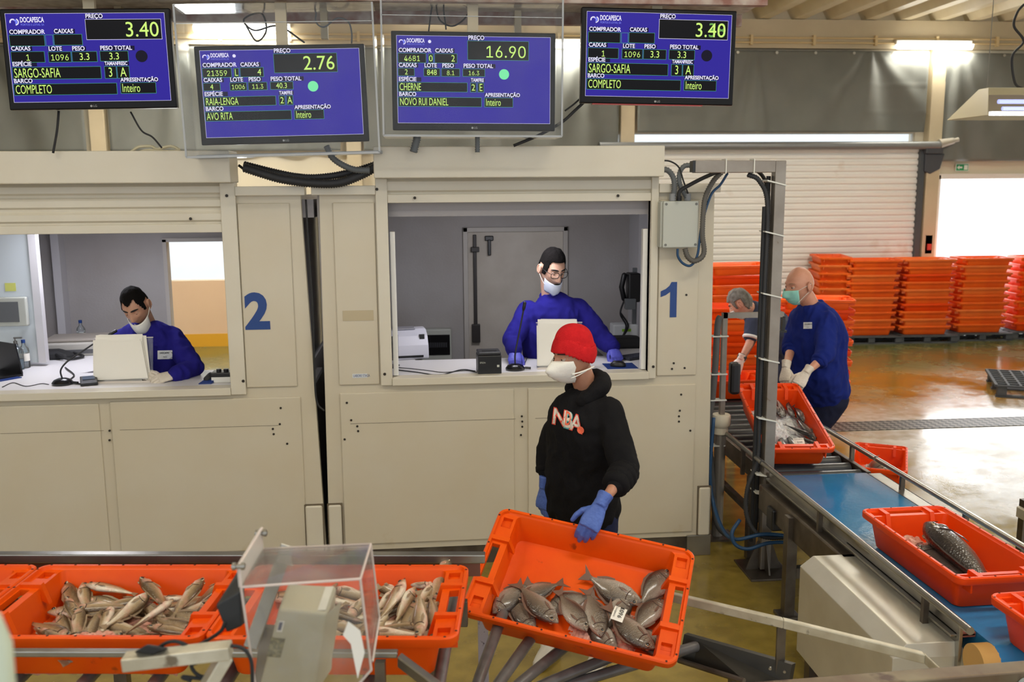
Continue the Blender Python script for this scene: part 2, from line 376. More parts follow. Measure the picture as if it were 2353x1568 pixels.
tarp(8.3, 12.8, 2.78, 4.46, ((8.5, .55), (11, .6)), 'grey tarpaulin hung right of the beige column, above the bright doorway', 2)
tarp(-.85, 3.05, 2.98, 4.48, ((1, .6), (2.6, .5)), 'grey tarpaulin seen between the hanging screens over the right cabin', 3)
tarp(-4.55, -1.2, 2.98, 4.48, ((-3.6, .6), (-2, .5)), 'grey tarpaulin behind the two left hanging screens, right of the thin beige column', 4)
tarp(-8.8, -4.88, 2.98, 4.48, ((-6.2, .8), (-7.6, .5)), 'grey tarpaulin behind the leftmost screen, left of the thin beige column', 5)
# lamps on the beam (emit), one per bright spot, and the hanging reflector lamp at the right
LAMP = M('lamp_diffuser', (255, 255, 250), .4, emit=((255, 250, 238), 9))
def beam_lamp(px, py, y, label, L=1.25):
    p = at(px, py, y=y); t = empty('strip_light', p, label, 'strip light', 'lit strip lights along the back beam')
    MB().box(-L/2, L/2, -.02, .07, .0, .07).obj('housing', WHITEMETAL, t, bevel=.01)
    MB().loft([[V((x, -.03+.075*cos(a)*.9, -.0-.085*sin(a)*.9)) for a in [pi*k/8 for k in range(9)]] for x in (-L/2+.02, L/2-.02)]).obj('diffuser', LAMP, t, smooth=True)
    l = bpy.data.lights.new('strip_light_glow', 'AREA'); l.energy = 30; l.size = L; l.size_y = .1; l.shape = 'RECTANGLE'; l.color = (1, .96, .86)
    lo = bpy.data.objects.new('strip_light_glow', l); SC.collection.objects.link(lo); lo.parent = t; lo.location = (0, -.06, -.12); lo.rotation_euler = (R(25), 0, 0)
beam_lamp(2146, 103, 8.79, 'bright strip light glowing at the upper right of the back wall')
beam_lamp(1318, 100, 8.79, 'bright strip light between the two right hanging screens', 1.0)
beam_lamp(1006, 92, 8.79, 'strip light added for the bright reflection in the screen case above the right cabin', 1.0)  # added lamp, stands in for a bright reflection on the case
beam_lamp(556, 62, 8.79, 'strip light added for the bright reflection in the second screen case from left', 1.4)  # lamp added where this case shows a bright reflection
t = empty('hanging_lamp', (5.75, 3.0, 3.32), 'pyramid-ended reflector lamp hanging from wires at the right edge', 'hanging lamp')
hl = MB()
A = [V((5.39, 2.92, 3.32)), V((6.7, 2.92, 3.32)), V((6.82, 2.66, 3.05)), V((5.24, 2.66, 3.05))]
B = [V((5.39, 3.08, 3.32)), V((6.7, 3.08, 3.32)), V((6.82, 3.34, 3.05)), V((5.24, 3.34, 3.05))]
for q in ([A[0], B[0], B[3], A[3]], [A[1], A[2], B[2], B[1]], [A[0], A[1], B[1], B[0]], [B[0], B[1], B[2], B[3]]):
    n = (q[1]-q[0]).cross(q[2]-q[0]).normalized()*.006; hl.prism(q, n)
hl.prism([A[0], A[1], A[1].lerp(A[2], .25), A[0].lerp(A[3], .25)], (0, .006, 0))
world_part(hl, 'reflector', M('reflector_cream', (176, 168, 140), .45), t)
world_part(MB().cyl((5.45, 2.85, 3.19), (6.7, 2.85, 3.19), .02).cyl((5.45, 2.78, 3.12), (6.7, 2.78, 3.12), .018), 'tube', M('tube_blue', (150, 160, 220), .3, emit=((170, 180, 255), 1.2)), t)
world_part(MB().box(5.27, 6.8, 2.655, 2.70, 3.05, 3.085), 'diffuser', M('tube_white', (255, 255, 250), .3, emit=((250, 252, 255), 1.6)), t)
world_part(MB().tube([(5.42, 3, 3.32), (5.42, 3, 5.0)], .004, 5).tube([(6.6, 3, 3.32), (6.6, 3, 5.0)], .004, 5), 'wire', M('wire_grey', (120, 118, 110), .5), t)
tag(MB().tube(spline([at(2353, 10, y=3), at(2338, 28, y=3), at(2330, 60, y=3), at(2352, 95, y=3), at(2326, 130, y=3), at(2332, 190, y=3), at(2353, 205, y=3)]), .012, 8).obj('hanging_cable', BLACKR, smooth=True), 'black cable dangling at the upper right corner above the hanging lamp', 'cable')
# exit sign on the wall above the bright doorway
p = at(2210, 385, y=8.97); t = empty('exit_sign', p, 'small green exit pictogram sign above the bright doorway', 'exit sign')
MB().box(-.11, .11, -.012, 0, -.06, .06).obj('plate', M('sign_white', (232, 238, 228), .5), t)
MB().box(-.1, .1, -.015, -.012, -.05, .05).obj('green_field', M('sign_green', (36, 156, 96), .5), t)
MB().prism([(-.09, -.016, 0), (-.05, -.016, .035), (-.05, -.016, .014), (.0, -.016, .014), (.0, -.016, -.014), (-.05, -.016, -.014), (-.05, -.016, -.035)], (0, .001, 0)).box(.03, .09, -.017, -.015, -.038, .038).obj('arrow', M('sign_white'), t)
# drain grate across the floor
a0 = 2.92; g = MB().box(2.9, 9.2, a0, a0+.34, .001, .006)
gm = M('grate_steel', (92, 90, 84), .45, .5)
gr = tag(g.obj('drain_grate', gm), 'long perforated steel drain grate set across the wet floor', 'drain grate')
nt = gm.node_tree; ck = nt.nodes.new('ShaderNodeTexChecker'); ck.inputs[1].default_value = lin((120, 116, 108)); ck.inputs[2].default_value = lin((40, 38, 34)); ck.inputs[3].default_value = 18
tcn = nt.nodes.new('ShaderNodeTexCoord'); mp = nt.nodes.new('ShaderNodeMapping'); mp.inputs['Rotation'].default_value = (0, 0, R(45)); nt.links.new(tcn.outputs['Object'], mp.inputs[0]); nt.links.new(mp.outputs[0], ck.inputs[0]); nt.links.new(ck.outputs[0], nt.nodes['Principled BSDF'].inputs['Base Color'])

# ------------------------------------------------------------------ the two sale cabins
def raised(t, x0, x1, z0, z1, y=0, th=.012, name='raised_panel'):
    return world_part(MB().box(x0, x1, y-th, y+.002, z0, z1), name, CREAM, t, bevel=.011, seg=3)
def cabin(nm, label, X0, X1, XT0, XT1, wx0, wx1, wz0, shut_z, hx0, hx1, hz0, hz1, depth=1.95):
    """X0..X1 wall ends at the foot, XT0..XT1 at the top; window wx0..wx1 above wz0"""
    t = empty(nm, ((X0+X1)/2, 0, 0), label, 'cabin')
    zb, zt = .13, 2.385; T = .05
    fr = MB()
    def q(x0, x1, xt0, xt1, z0, z1): fr.hexa([V((x0, 0, z0)), V((x1, 0, z0)), V((xt1, 0, z1)), V((xt0, 0, z1))], [V((x0, T, z0)), V((x1, T, z0)), V((xt1, T, z1)), V((xt0, T, z1))])
    mid = (wz0-.045-zb)/(zt-zb); xm0 = X0+(XT0-X0)*mid; xm1 = X1+(XT1-X1)*mid
    q(X0, X1, xm0, xm1, zb, wz0-.045); q(xm0, wx0, XT0, wx0, wz0-.045, zt); q(wx1, xm1, wx1, XT1, wz0-.045, zt)
    world_part(fr, 'front_wall', CREAM, t)
    # window frame, sill, shutter box, slats
    f = MB(); F = -.03
    for a, b in ((hx0, wx0), (wx1, hx1)): world_part(MB().box(a, b, F, T, wz0-.045, hz0), 'window_post', CREAM2, t, bevel=.004)
    world_part(MB().box(wx0, wx1, F-.012, T+.02, wz0-.045, wz0), 'window_sill', CREAM2, t, bevel=.003)
    world_part(MB().box(hx0, hx1, -.15, .1, hz0, hz1), 'shutter_box', CREAM2, t, bevel=.006)
    z = hz0; sl = MB()
    n = max(1, round((hz0-shut_z-.05)/.075)); hh = (hz0-shut_z-.05)/n
    for k in range(n):
        z1 = hz0-k*hh; z0 = z1-hh
        sl.loft([[V((x, a, b)) for a, b in ((.0, z0), (-.002, z0+.012), (-.016, z0+.024), (-.016, z1-.02), (-.002, z1-.004), (0, z1), (.012, z1), (.012, z0))] for x in (wx0, wx1)])
    world_part(sl, 'shutter', CREAM2, t)
    world_part(MB().box(wx0, wx1, -.02, .015, shut_z, shut_z+.05), 'shutter_bottom_bar', CREAM2, t, bevel=.003)
    # trim cap along the top
    for a, b in ((min(XT0, X0)-.02, hx0), (hx1, XT1+.03)): world_part(MB().box(a, b, -.04, .06, zt, zt+.055), 'top_trim', CREAM2, t, bevel=.004)
    # lining: back wall is added by the caller; side walls, ceiling, floor
    world_part(MB().box(X0+.005, X0+.045, T, depth, zb, zt), 'side_wall', INNER, t)
    if X1 > 0: world_part(MB().box(X1-.045, X1-.005, T, depth, zb, zt), 'side_wall', INNER, t)
    else:       # the left cabin has a side window towards the gap
        a = X1-.11; world_part(MB().box(a, a+.03, T, depth, zb, 1.3).box(a, a+.03, T, depth, 2.27, zt).box(a, a+.03, T, .12, 1.3, 2.27).box(a, a+.03, 1.6, depth, 1.3, 2.27), 'side_wall', INNER, t)
        world_part(MB().box(a+.012, a+.018, .12, 1.6, 1.3, 2.27), 'side_window_pane', PANE, t)
    world_part(MB().box(X0, X1, .06, depth+.05, 2.25, 2.36), 'cabin_ceiling', M('cabin_ceiling', (150, 146, 148), .6), t)
    world_part(MB().box(X0, X1, T, depth, zb, zb+.06), 'cabin_floor', M('cabin_floor', (120, 118, 112), .6), t)
    for a in (.02, depth-.1): world_part(MB().box(X0+.02, X1+.02, a, a+.08, 0, zb), 'skid', STEELD, t)
    return t
SLOT = []
c1 = cabin('sale_cabin', 'cream prefabricated sale cabin right of the gap, blue number 1 beside its window', -.635, 1.845, -.612, 1.825, -.205, 1.418, 1.255, 2.335, -.276, 1.465, 2.482, 2.666)
c2 = cabin('sale_cabin', 'cream prefabricated sale cabin left of the gap, blue number 2 beside its window', -3.7, -.655, -3.7, -.724, -3.4, -1.19, 1.222, 2.17, -3.5, -1.1, 2.462, 2.645)
tw = {'a': c1, 'b': c2}
# the right cabin front details
raised(c1, -.535, -.285, 1.215, 2.34); raised(c1, 1.475, 1.735, 1.222, 2.34)
raised(c1, -.535, .555, .17, 1.165); raised(c1, .645, 1.735, .165, 1.165)
raised(c2, -1.098, -.79, 1.215, 2.34); raised(c2, -1.92, -.775, .16, 1.15); raised(c2, -3.4, -1.985, .16, 1.14)
world_part(MB().box(1.7, 1.86, -.02, .3, 0, .14), 'skid_end', STEEL, c1, bevel=.003)
def guard(t, x0, x1, z1):
    world_part(MB().box(x0-.006, x1+.006, -.016, 0, .14, z1+.006), 'guard_outline', DARKLINE, t)  # dark plate showing as an outline around the guard
    world_part(MB().box(x0, x1, -.026, 0, .14, z1), 'corner_guard', CREAM2, t, bevel=.02, seg=4)
guard(c1, -.632, -.55, .445); guard(c1, 1.772, 1.85, .47); guard(c2, -.775, -.668, .445)
for t, l in ((c1, ((805, 968, 1185), (1230, 962, 1265))), (c2, ((0, 990, 238), (275, 983, 640)))):
    for x0, y, x1 in l:
        a = at(x0, y, y=-.0125); b = at(x1, y-(5 if x1 > 300 else 0), y=-.0125)
        world_part(MB().box(a.x, b.x, -.0132, -.011, min(a.z, b.z)-.001, min(a.z, b.z)+.001), 'panel_seam', DARKLINE, t)
def screws(t, pts, y=-.012, r=.007):
    for px, py in pts: world_part(disc(MB(), at(px, py, y=y), r, (0, -1, 0), .004, 10), 'screw', SCREW, t)
screws(c1, ((797, 926), (807, 966), (821, 980), (823, 991), (792, 1010), (1199, 957), (1200, 969), (1200, 981), (1197, 1000), (1565, 907), (1562, 944), (1560, 957), (1560, 969), (1586, 990), (1548, 835), (1544, 848), (1573, 846), (1577, 678), (1346, 1033)))
screws(c2, ((645, 938), (643, 975), (627, 986), (629, 998), (660, 1020), (252, 990), (252, 1012)))
screws(c1, ((866, 435), (884, 860), (1501, 843), (1420, 450), (953, 455)), -.031, .009); screws(c2, ((559, 876), (438, 503), (521, 450)), -.031, .009)
p = at(1517, 730, y=-.0135); k = .225/.34
world_part(MB().prism([(p.x+a*k, -.0135, p.z+b*k) for a, b in ((.158, 0), (.158, .34), (.104, .34), (.085, .305), (.05, .275), (0, .252), (0, .197), (.05, .215), (.093, .245), (.093, 0))], (0, -.001, 0)), 'number', NAVY, c1)
p = at(563, 754, y=-.0135); text_obj('2', .28, NAVY, c2, (p.x-c2.location.x+.004, -.0135, p.z), 'number', sx=.98, bold=.012, ext=.001)
p = at(788, 738, y=-.013); q = at(858, 713, y=-.013)
world_part(MB().box(p.x, q.x, -.0145, -.012, p.z, q.z), 'tape_mark', M('beige_tape', (184, 170, 140), .5), c1)
p = at(810, 869, y=-.013); q = at(844, 859, y=-.013)
world_part(MB().box(p.x, q.x, -.0145, -.012, p.z, q.z), 'maker_plate', M('plate_white', (214, 218, 220), .4), c1)
text_obj('LABORE STACA', .022, NAVY, c1, (p.x+.006-c1.location.x, -.0155, p.z+.006), 'plate_lettering', sx=.62)
# back walls
D = 1.95
def backwall(t, x0, x1, holes, z1=2.25):
    w = MB(); xs = x0
    for a, b, h in holes: w.box(xs, a, D, D+.05, .19, z1); w.box(a, b, D, D+.05, h, z1); xs = b
    w.box(xs, x1, D, D+.05, .19, z1); world_part(w, 'back_wall', INNER, t)
backwall(c1, -.635, 1.845, ((.36, 1.17, 2.06),)); backwall(c2, -3.7, -.655, ((-2.05, -1.2, 2.01),))
dm = M('door_cream', (206, 198, 186), .55, noise_=(3, (182, 172, 158), .7), bump=(60, .1))
world_part(MB().box(.36, 1.17, D-.002, D+.045, .19, 2.06), 'door', dm, c1, bevel=.006)
world_part(MB().box(.33, .37, D-.03, D, .2, 2.1).box(1.16, 1.2, D-.03, D, .2, 2.1).box(.33, 1.2, D-.03, D, 2.06, 2.1), 'door_frame', M('frame_grey', (190, 184, 176), .5), c1, bevel=.005)
bx = at(1091, 560, y=D-.03).x
world_part(MB().box(bx-.014, bx+.014, D-.035, D-.006, 1.2, 2.04), 'lock_rod', M('rod_dark', (44, 38, 36), .5), c1, bevel=.004)
for a, b in ((1.9, 1.94), (1.15, 1.3)): world_part(MB().box(bx-.033, bx+.035, D-.055, D-.006, a, b), 'rod_bracket', M('rod_dark'), c1, bevel=.004)
hx = at(1124, 560, y=D-.03).x
world_part(MB().box(hx-.035, hx+.035, D-.05, D-.006, 1.99, 2.03).box(hx-.014, hx+.014, D-.06, D-.03, 1.87, 2.0), 'door_handle', BLACK, c1, bevel=.006)
world_part(MB().box(-2.06, -2.03, D-.03, D+.06, .2, 2.03).box(-1.21, -1.18, D-.03, D+.06, .2, 2.03).box(-2.06, -1.18, D-.03, D+.06, 2.01, 2.04), 'door_frame', M('frame_grey'), c2)
# inner jambs / posts and the left partition with glazing in the left cabin
for a in (-.2, 1.382): world_part(MB().box(a, a+.032, .03, .08, 1.26, 2.16), 'inner_jamb', WHITEMETAL, c1, bevel=.004)
world_part(MB().box(1.72, 1.8, 1.6, D, .2, 2.25), 'corner_post', M('post_greywhite', (204, 202, 204), .5), c1)
a = at(135, 520, y=D-.03)
world_part(MB().box(a.x-.04, a.x+.02, D-.12, D, .2, 2.25), 'corner_post', M('post_greywhite'), c2)
a = at(82, 640, y=.9)
world_part(MB().box(a.x-.03, a.x+.02, .9, .96, 1.24, 2.25), 'partition_post', M('post_greywhite'), c2)
world_part(MB().box(-3.65, a.x-.03, .915, .93, 1.24, 2.25), 'partition_panel', M('partition_blue_grey', (196, 204, 208), .12, spec=.7), c2)
# worktops
TOP = M('white_worktop', (228, 226, 228), .35)
world_part(MB().box(-.59, 1.8, .05, .62, 1.215, 1.248), 'worktop', TOP, c1, bevel=.004)
for a, b in ((-.59, -.07), (1.3, 1.8)): world_part(MB().box(a, b, .62, 1.7, 1.2, 1.232), 'side_worktop', TOP, c1, bevel=.004)
world_part(MB().box(-3.65, -.7, .05, .6, 1.185, 1.218), 'worktop', TOP, c2, bevel=.004)
world_part(MB().prism([(-3.65, .6, 1.17), (-2.3, .6, 1.17), (-1.95, 1.15, 1.17), (-2.1, 1.9, 1.17), (-3.65, 1.9, 1.17)], (0, 0, .045)), 'side_worktop', TOP, c2, bevel=.004)
# small spot lamps in the ceiling of the right cabin
SPOT = M('spot_glass', (240, 240, 255), .3, emit=((226, 224, 255), 14))
for px, py, e in ((1173, 479, 22), (1350, 476, 16)):
    p = at(px, py, z=2.247)
    world_part(MB().lathe([(.001, 2.249), (.05, 2.249), (.055, 2.243), (.045, 2.238), (.001, 2.238)], 20, Matrix.Translation((p.x, p.y, 0))), 'spot_lamp', SPOT, c1, smooth=2)
    l = bpy.data.lights.new('spot_lamp_light', 'AREA'); l.shape = 'DISK'; l.size = .09; l.energy = e; l.color = (.86, .86, 1)
    lo = bpy.data.objects.new('spot_lamp_light', l); SC.collection.objects.link(lo); lo.parent = c1; lo.location = (p.x-c1.location.x, p.y, 2.232)
l = bpy.data.lights.new('cabin_fill_light', 'AREA'); l.size = .4; l.energy = 13; l.color = (.9, .9, 1)  # area light without a fitting under the left cabin's ceiling
lo = bpy.data.objects.new('cabin_fill_light', l); SC.collection.objects.link(lo); lo.parent = c2; lo.location = (-2.3-c2.location.x, .8, 2.235)
l = bpy.data.lights.new('cabin_fill_light', 'AREA'); l.size = .5; l.energy = 14; l.color = (.93, .92, 1)  # added fill tilted at the back wall, no lamp hangs here
lo = bpy.data.objects.new('cabin_fill_light', l); SC.collection.objects.link(lo); lo.parent = c1; lo.location = (.6-c1.location.x, .5, 2.235); lo.rotation_euler = (R(28), 0, 0)
# grey-blue utility panel seen down the gap between the cabins
tag(MB().tube(spline([(-.69, -.02, 2.36), (-.685, -.03, 2.1), (-.675, -.035, 1.7), (-.68, -.035, 1.3), (-.672, -.035, 1.12), (-.63, -.03, 1.06)]), .006, 8).obj('gap_cable', BLACKR, smooth=True), 'thin black cable hanging down the gap between the two cabins', 'cable')
# ------------------------------------------------------------------ hanging screens
SCRB = M('screen_blue', (6, 5, 18), .3, emit=((46, 34, 150), 1.0), spec=.12)
SBLK = M('screen_black', (5, 5, 6), .3, emit=((10, 10, 14), 1), spec=.1)
SGRN = M('screen_yellow_green', (20, 24, 8), .4, emit=((196, 234, 108), 1.1))
SDIM = M('screen_dim_green', (12, 20, 8), .4, emit=((96, 168, 64), .9))
SLIN = M('screen_teal_line', (8, 24, 20), .4, emit=((40, 150, 120), 1))
SWHT = M('screen_white', (40, 40, 44), .4, emit=((226, 222, 246), 1))
SLOGO = M('screen_logo_blue', (20, 30, 60), .4, emit=((110, 120, 240), 1))
SMINT = M('screen_mint', (30, 50, 40), .4, emit=((112, 232, 160), 1))
BEZ = M('screen_bezel', (12, 11, 12), .3, spec=.2)
LA = [('PREÇO', .495, .07, .975, .30, 1.0), ('COMPRADOR', .012, .24, .232, .365, .9), ('', .238, .24, .285, .365, 0), ('CAIXAS', .29, .235, .468, .36, .9), ('CAIXAS', .012, .425, .222, .55, .72), ('LOTE', .245, .43, .388, .55, .62), ('PESO', .393, .43, .552, .548, .66), ('PESO TOTAL', .57, .428, .75, .545, .62), ('ESPÉCIE', .01, .60, .568, .74, .66), ('TAMAN', .59, .60, .666, .74, .6), ('FRESC', .67, .60, .748, .74, .6), ('BARCO', .008, .79, .66, .92, .66), ('APRESENTAÇÃO', .682, .788, .91, .915, .6)]
LB = [('PREÇO', .457, .05, .857, .27, 1.0), ('COMPRADOR', .008, .20, .19, .31, .75), ('', .203, .205, .235, .31, .75), ('CAIXAS', .243, .20, .39, .31, .75), ('CAIXAS', .007, .37, .113, .46, .7), ('LOTE', .172, .37, .278, .462, .7), ('PESO', .287, .37, .406, .462, .7), ('PESO TOTAL', .425, .37, .57, .46, .7), ('ESPÉCIE', .005, .53, .455, .64, .68), ('TAM', .474, .53, .513, .64, .62), ('FRE', .522, .53, .563, .64, .62), ('BARCO', .005, .70, .547, .81, .68), ('APRESENTAÇÃO', .565, .70, .754, .81, .6)]
def screen(c, w, h, roll, label, lay, vals, dot, ghost=None, red=False):
    t = empty('screen', c, label, 'screen', 'auction screens hung in a row above the cabins', rot=(0, roll, 0))
    MB().box(-w/2, w/2, 0, .045, -h/2, h/2).box(-w*.3, w*.3, .045, .09, -h*.3, h*.25).obj('casing', BEZ, t, bevel=.006)
    sx0, sx1, sz1, sz0 = -w*.468, w*.468, h*.455, -h*.425
    MB().box(sx0, sx1, -.0025, .002, sz0, sz1).obj('display', SCRB, t)
    W_, H_ = sx1-sx0, sz1-sz0
    e = .0012*1.2; fr = MB()
    fr.box(sx0, sx1, -.0032, -.002, sz1-e, sz1).box(sx0, sx1, -.0032, -.002, sz0, sz0+e).box(sx0, sx0+e, -.0032, -.002, sz0, sz1).box(sx1-e, sx1, -.0032, -.002, sz0, sz1)
    fr.obj('display_border', SWHT, t)
    if red: MB().box(-w*.42, w*.3, .0, .04, -h/2-.006, -h/2).obj('red_trim', M('red_trim', (150, 40, 36), .3), t)
    for (cap, u0, v0, u1, v1, k), val in zip(lay, vals):
        x0, x1 = sx0+u0*W_, sx0+u1*W_; z0, z1 = sz1-v1*H_, sz1-v0*H_
        b = .0018
        f = MB().box(x0, x1, -.0038, -.0026, z0, z1).obj('field_border', SLIN if u1 < .97 else SWHT, t)
        if k: MB().box(x0+b, x1-b, -.0044, -.0036, z0+b, z1-b).obj('data_field', SBLK, f)
        else: MB().box(x0+b, x1-b, -.0044, -.0036, z0+b, z1-b).obj('data_field', SCRB, f)
        if cap:
            cs = .030 if len(cap) < 11 else .0275
            cw = .92 if cap not in ('TAMAN', 'FRESC', 'TAM', 'FRE') else .72
            if cw < .9: cs = .026
            bw = len(cap)*cs*.66*cw
            MB().box(x0+.002, min(x0+.004+bw, sx1), -.0034, -.0026, z1+.003, z1+cs*.9).obj('caption_bar', M('screen_caption_bar', (4, 4, 10), .3, emit=((18, 12, 48), 1), spec=.1), f)
            text_obj(cap, cs, SWHT, f, (x0+.004, -.0046, z1+.0055), 'caption', sx=cw, bold=.0008)
        if val:
            hgt = (z1-z0); word = len(val) > 1 and val[0].isalpha()
            tall = word or (val.isalpha()) or k < .61 and len(val) == 1
            s = hgt*(1.02 if tall else .9); zz = z0+hgt*(.15 if tall else .18)
            sxx = (.56 if len(val) > 1 else .7) if tall else .9
            if cap == 'PREÇO': s = hgt*.98; zz = z0+hgt*.14; sxx = .96
            right = cap == 'PREÇO' or (cap == 'CAIXAS' and k > .74)
            if right: text_obj(val, s, SGRN, f, (x1-.012, -.005, zz), 'reading', 'RIGHT', sxx)
            elif word: text_obj(val, s, SGRN, f, (x0+.008, -.005, zz), 'reading', 'LEFT', sxx)
            else: text_obj(val, s, SGRN, f, ((x0+x1)/2, -.005, zz), 'reading', 'CENTER', sxx)
            if ghost and cap == 'PREÇO': text_obj(ghost, s, SDIM, f, (x1-.012, -.0047, zz), 'fading_reading', 'RIGHT', sxx)
    u, v, r = (.834, .49, .038) if lay is LA else (.695, .43, .033)
    disc(MB(), (sx0+u*W_, -.003, sz1-v*H_), r*W_, (0, -1, 0), .0015, 32).obj('status_dot', SMINT if dot else M('dot_dark', (4, 4, 6), .3, emit=((18, 14, 34), 1), spec=.1), t)
    # brand block in the upper left corner
    q = 1.0 if lay is LA else .8
    lx, lz = sx0+(.03 if lay is LA else .02)*W_, sz1-(.095 if lay is LA else .075)*H_
    for i, (m, a0, a1, r0, r1, dx) in enumerate(((SWHT, 20, 200, .010, .017, .012), (SLOGO, -80, 120, .003, .012, .024), (SWHT, -90, 70, .0125, .018, .026))):
        pts = [(lx+(dx+r1*cos(R(a)))*q, -.003, lz+r1*sin(R(a))*q) for a in range(a0, a1+1, 10)]+[(lx+(dx+r0*cos(R(a)))*q, -.003, lz+r0*sin(R(a))*q) for a in range(a1, a0-1, -10)]
        MB().prism(pts, (0, -.001-.0003*i, 0)).obj('emblem', m, t)
    text_obj('DOCAPESCA', .036*q, SWHT, t, (lx+.05*q, -.004, lz-.002*q), 'emblem_lettering', sx=.56, bold=.0010)
    text_obj('PORTOS E LOTAS, SA', .015*q, SLOGO, t, (lx+.052*q, -.004, lz-.02*q), 'emblem_small_lettering', sx=.8)
    if lay is LB: disc(MB(), (sx0+.213*W_, -.003, lz+.004), .009, (0, -1, 0), .001).obj('emblem_globe', SWHT, t)
    BL = M('bezel_mark', (150, 150, 150), .4)
    disc(MB(), (-.012, -.0005, -h/2+.016), .006).obj('bezel_badge', BL, t); text_obj('LG', .016, BL, t, (-.003, -.001, -h/2+.011), 'bezel_lettering')
    return t
VA = ['3.40', '', '', '', '1', '1096', '3.3', '3.3', 'SARGO-SAFIA', '3', 'A', 'COMPLETO', 'Inteiro']
s1 = screen((-1.787, -.3, 3.13), .89, .53, R(-.9), 'leftmost screen of the row, showing 3.40 for SARGO-SAFIA', LA, VA, False)
s2 = screen((-.759, -.3, 2.945), .93, .535, R(-1.3), 'second screen from left, in a clear case, showing 2.76 for RAIA-LENGA', LB, ['2.76', '21359', 'L', '4', '4', '1006', '11.3', '40.3', 'RAIA-LENGA', '2', 'A', 'AVO RITA', 'Inteiro'], True)
s3 = screen((.313, -.3, 3.018), .93, .545, R(.4), 'third screen from left, in a clear case, showing 16.90 for CHERNE', LB, ['16.90', '4681', '0', '2', '2', '848', '8.1', '16.3', 'CHERNE', '2', 'E', 'NOVO RUI DANIEL', 'Inteiro'], True)
s4 = screen((1.378, -.3, 3.16), .905, .532, R(.9), 'rightmost screen of the row, its price 3.40 overlaid by a fading 3.38', LA, VA, False, ghost='3.38', red=True)
# clear cases around the two middle screens
def case(c, w, h, d, roll, label, dz):
    t = empty('screen_case', c, label, 'clear case', rot=(0, roll, 0)); x = w/2; z0, z1 = -h/2+dz, h/2+dz; th = .006
    MB().box(-x, x, -.13, -.127, z0, z1).obj('front_sheet', CASEG, t)
    for s in (-1, 1): MB().box(s*x-.004, s*x+.004, -.13, d, z0, z1).obj('side_sheet', CASEG, t)
    MB().box(-x, x, -.13, d, z1-.004, z1+.002).obj('top_sheet', CASEG, t)
    MB().box(-x, x, -.13, d, z0-.004, z0+.002).obj('bottom_sheet', CASEG, t)
    e = MB().box(-x-.004, -x+.006, -.134, -.128, z0, z1).box(x-.006, x+.004, -.134, -.128, z0, z1).box(-x, x, -.134, -.126, z0-.006, z0+.005).box(-x, x, -.134, -.128, z1-.1, z1-.096).box(-x-.004, x+.004, d-.004, d, z0, z0+.02)
    e.obj('edge_strip', M('case_edge', (176, 180, 184), .2, alpha=.8), t)
    return t
k2 = case((-.759, -.3, 2.99), 1.05, .80, .14, R(-1.3), 'clear plastic case round the second screen from left', .02)
k3 = case((.30, -.3, 3.06), 1.0, .74, .14, R(.4), 'clear plastic case round the third screen from left', .02)
tag(MB().tube(spline([at(x, y, y=-.12) for x, y in ((700, 98), (640, 60), (585, 70), (560, 45), (600, 30), (612, 70), (590, 95), (566, 60))], 6), .005, 6).obj('case_cable', BLACKR, smooth=True), 'tangled cable inside the case of the second screen from left', 'cable')
tag(MB().tube(spline([at(x, y, y=-.1) for x, y in ((728, 20), (726, 50), (745, 62), (775, 42), (800, 50), (808, 75), (808, 100))], 6), .005, 6).obj('case_cable', GREYP, smooth=True), 'looped grey cable at the right inside the case of the second screen from left', 'cable')
tag(MB().tube(spline([at(x, y, y=-.1) for x, y in ((985, 72), (992, 20), (1000, 5), (1010, 45), (1040, 60), (1070, 40), (1072, 15), (1022, 5), (1025, 68))], 6), .005, 6).obj('case_cable', BLACKR, smooth=True), 'looped dark cable inside the case of the third screen from left', 'cable')
# the rail they hang from, with its dusty tray
t = empty('screen_rail', (-.3, -.1, 3.46), 'dusty metal hanging rail and cable tray above the row of screens', 'hanging rail')
world_part(MB().box(-3.2, 2.0, -.34, -.28, 3.445, 3.475), 'front_angle', M('tray_rust', (136, 92, 80), .6, noise_=(9, (190, 180, 170), .8)), t)
world_part(MB().box(-3.2, 2.0, -.28, .15, 3.47, 3.478), 'tray', M('tray_dust', (206, 200, 190), .7, noise_=(14, (150, 140, 130), .7)), t)
world_part(MB().box(-3.2, 2.0, .1, .15, 3.4, 3.47), 'back_angle', M('tray_rust'), t)
for x in (-2.6, -1.72, -.55, .6, 1.9): world_part(MB().box(x-.02, x+.02, .04, .1, 3.3, 4.97), 'hanger', BEAM, t)
for x, z in ((-1.787, 3.39), (-.759, 3.2), (.313, 3.28), (1.378, 3.42)): world_part(MB().box(x-.03, x+.03, -.25, -.215, z-.1, 3.46), 'screen_bracket', BEAM, t)
for pts, r, lab in ((((135, 255), (131, 300), (122, 352)), .007, 'black cable dropping from the left end of the leftmost screen'), (((300, 257), (325, 300), (350, 315), (372, 340)), .005, 'thin black cable running from the leftmost screen to the cabin roof'), (((1345, 232), (1320, 255), (1292, 280), (1240, 310), (1180, 335)), .009, 'black cable sagging between the rightmost screen and the roof of the right cabin'), (((1335, 225), (1318, 240), (1298, 255)), .005, 'thin cable beside the lower left corner of the rightmost screen')):
    tag(MB().tube(spline([at(x, y, y=-.2) for x, y in pts]), r, 8).obj('screen_cable', BLACKR, smooth=True), lab, 'cable')
tag(MB().tube(spline([at(x, y, y=-.02) for x, y in ((300, 350), (318, 338), (345, 336), (362, 342), (392, 336), (412, 346), (380, 348), (340, 345), (320, 350))]), .008, 8).obj('extension_lead', M('cream_cable', (214, 204, 170), .5), smooth=True), 'coiled cream extension lead lying on the roof of the left cabin', 'cable')
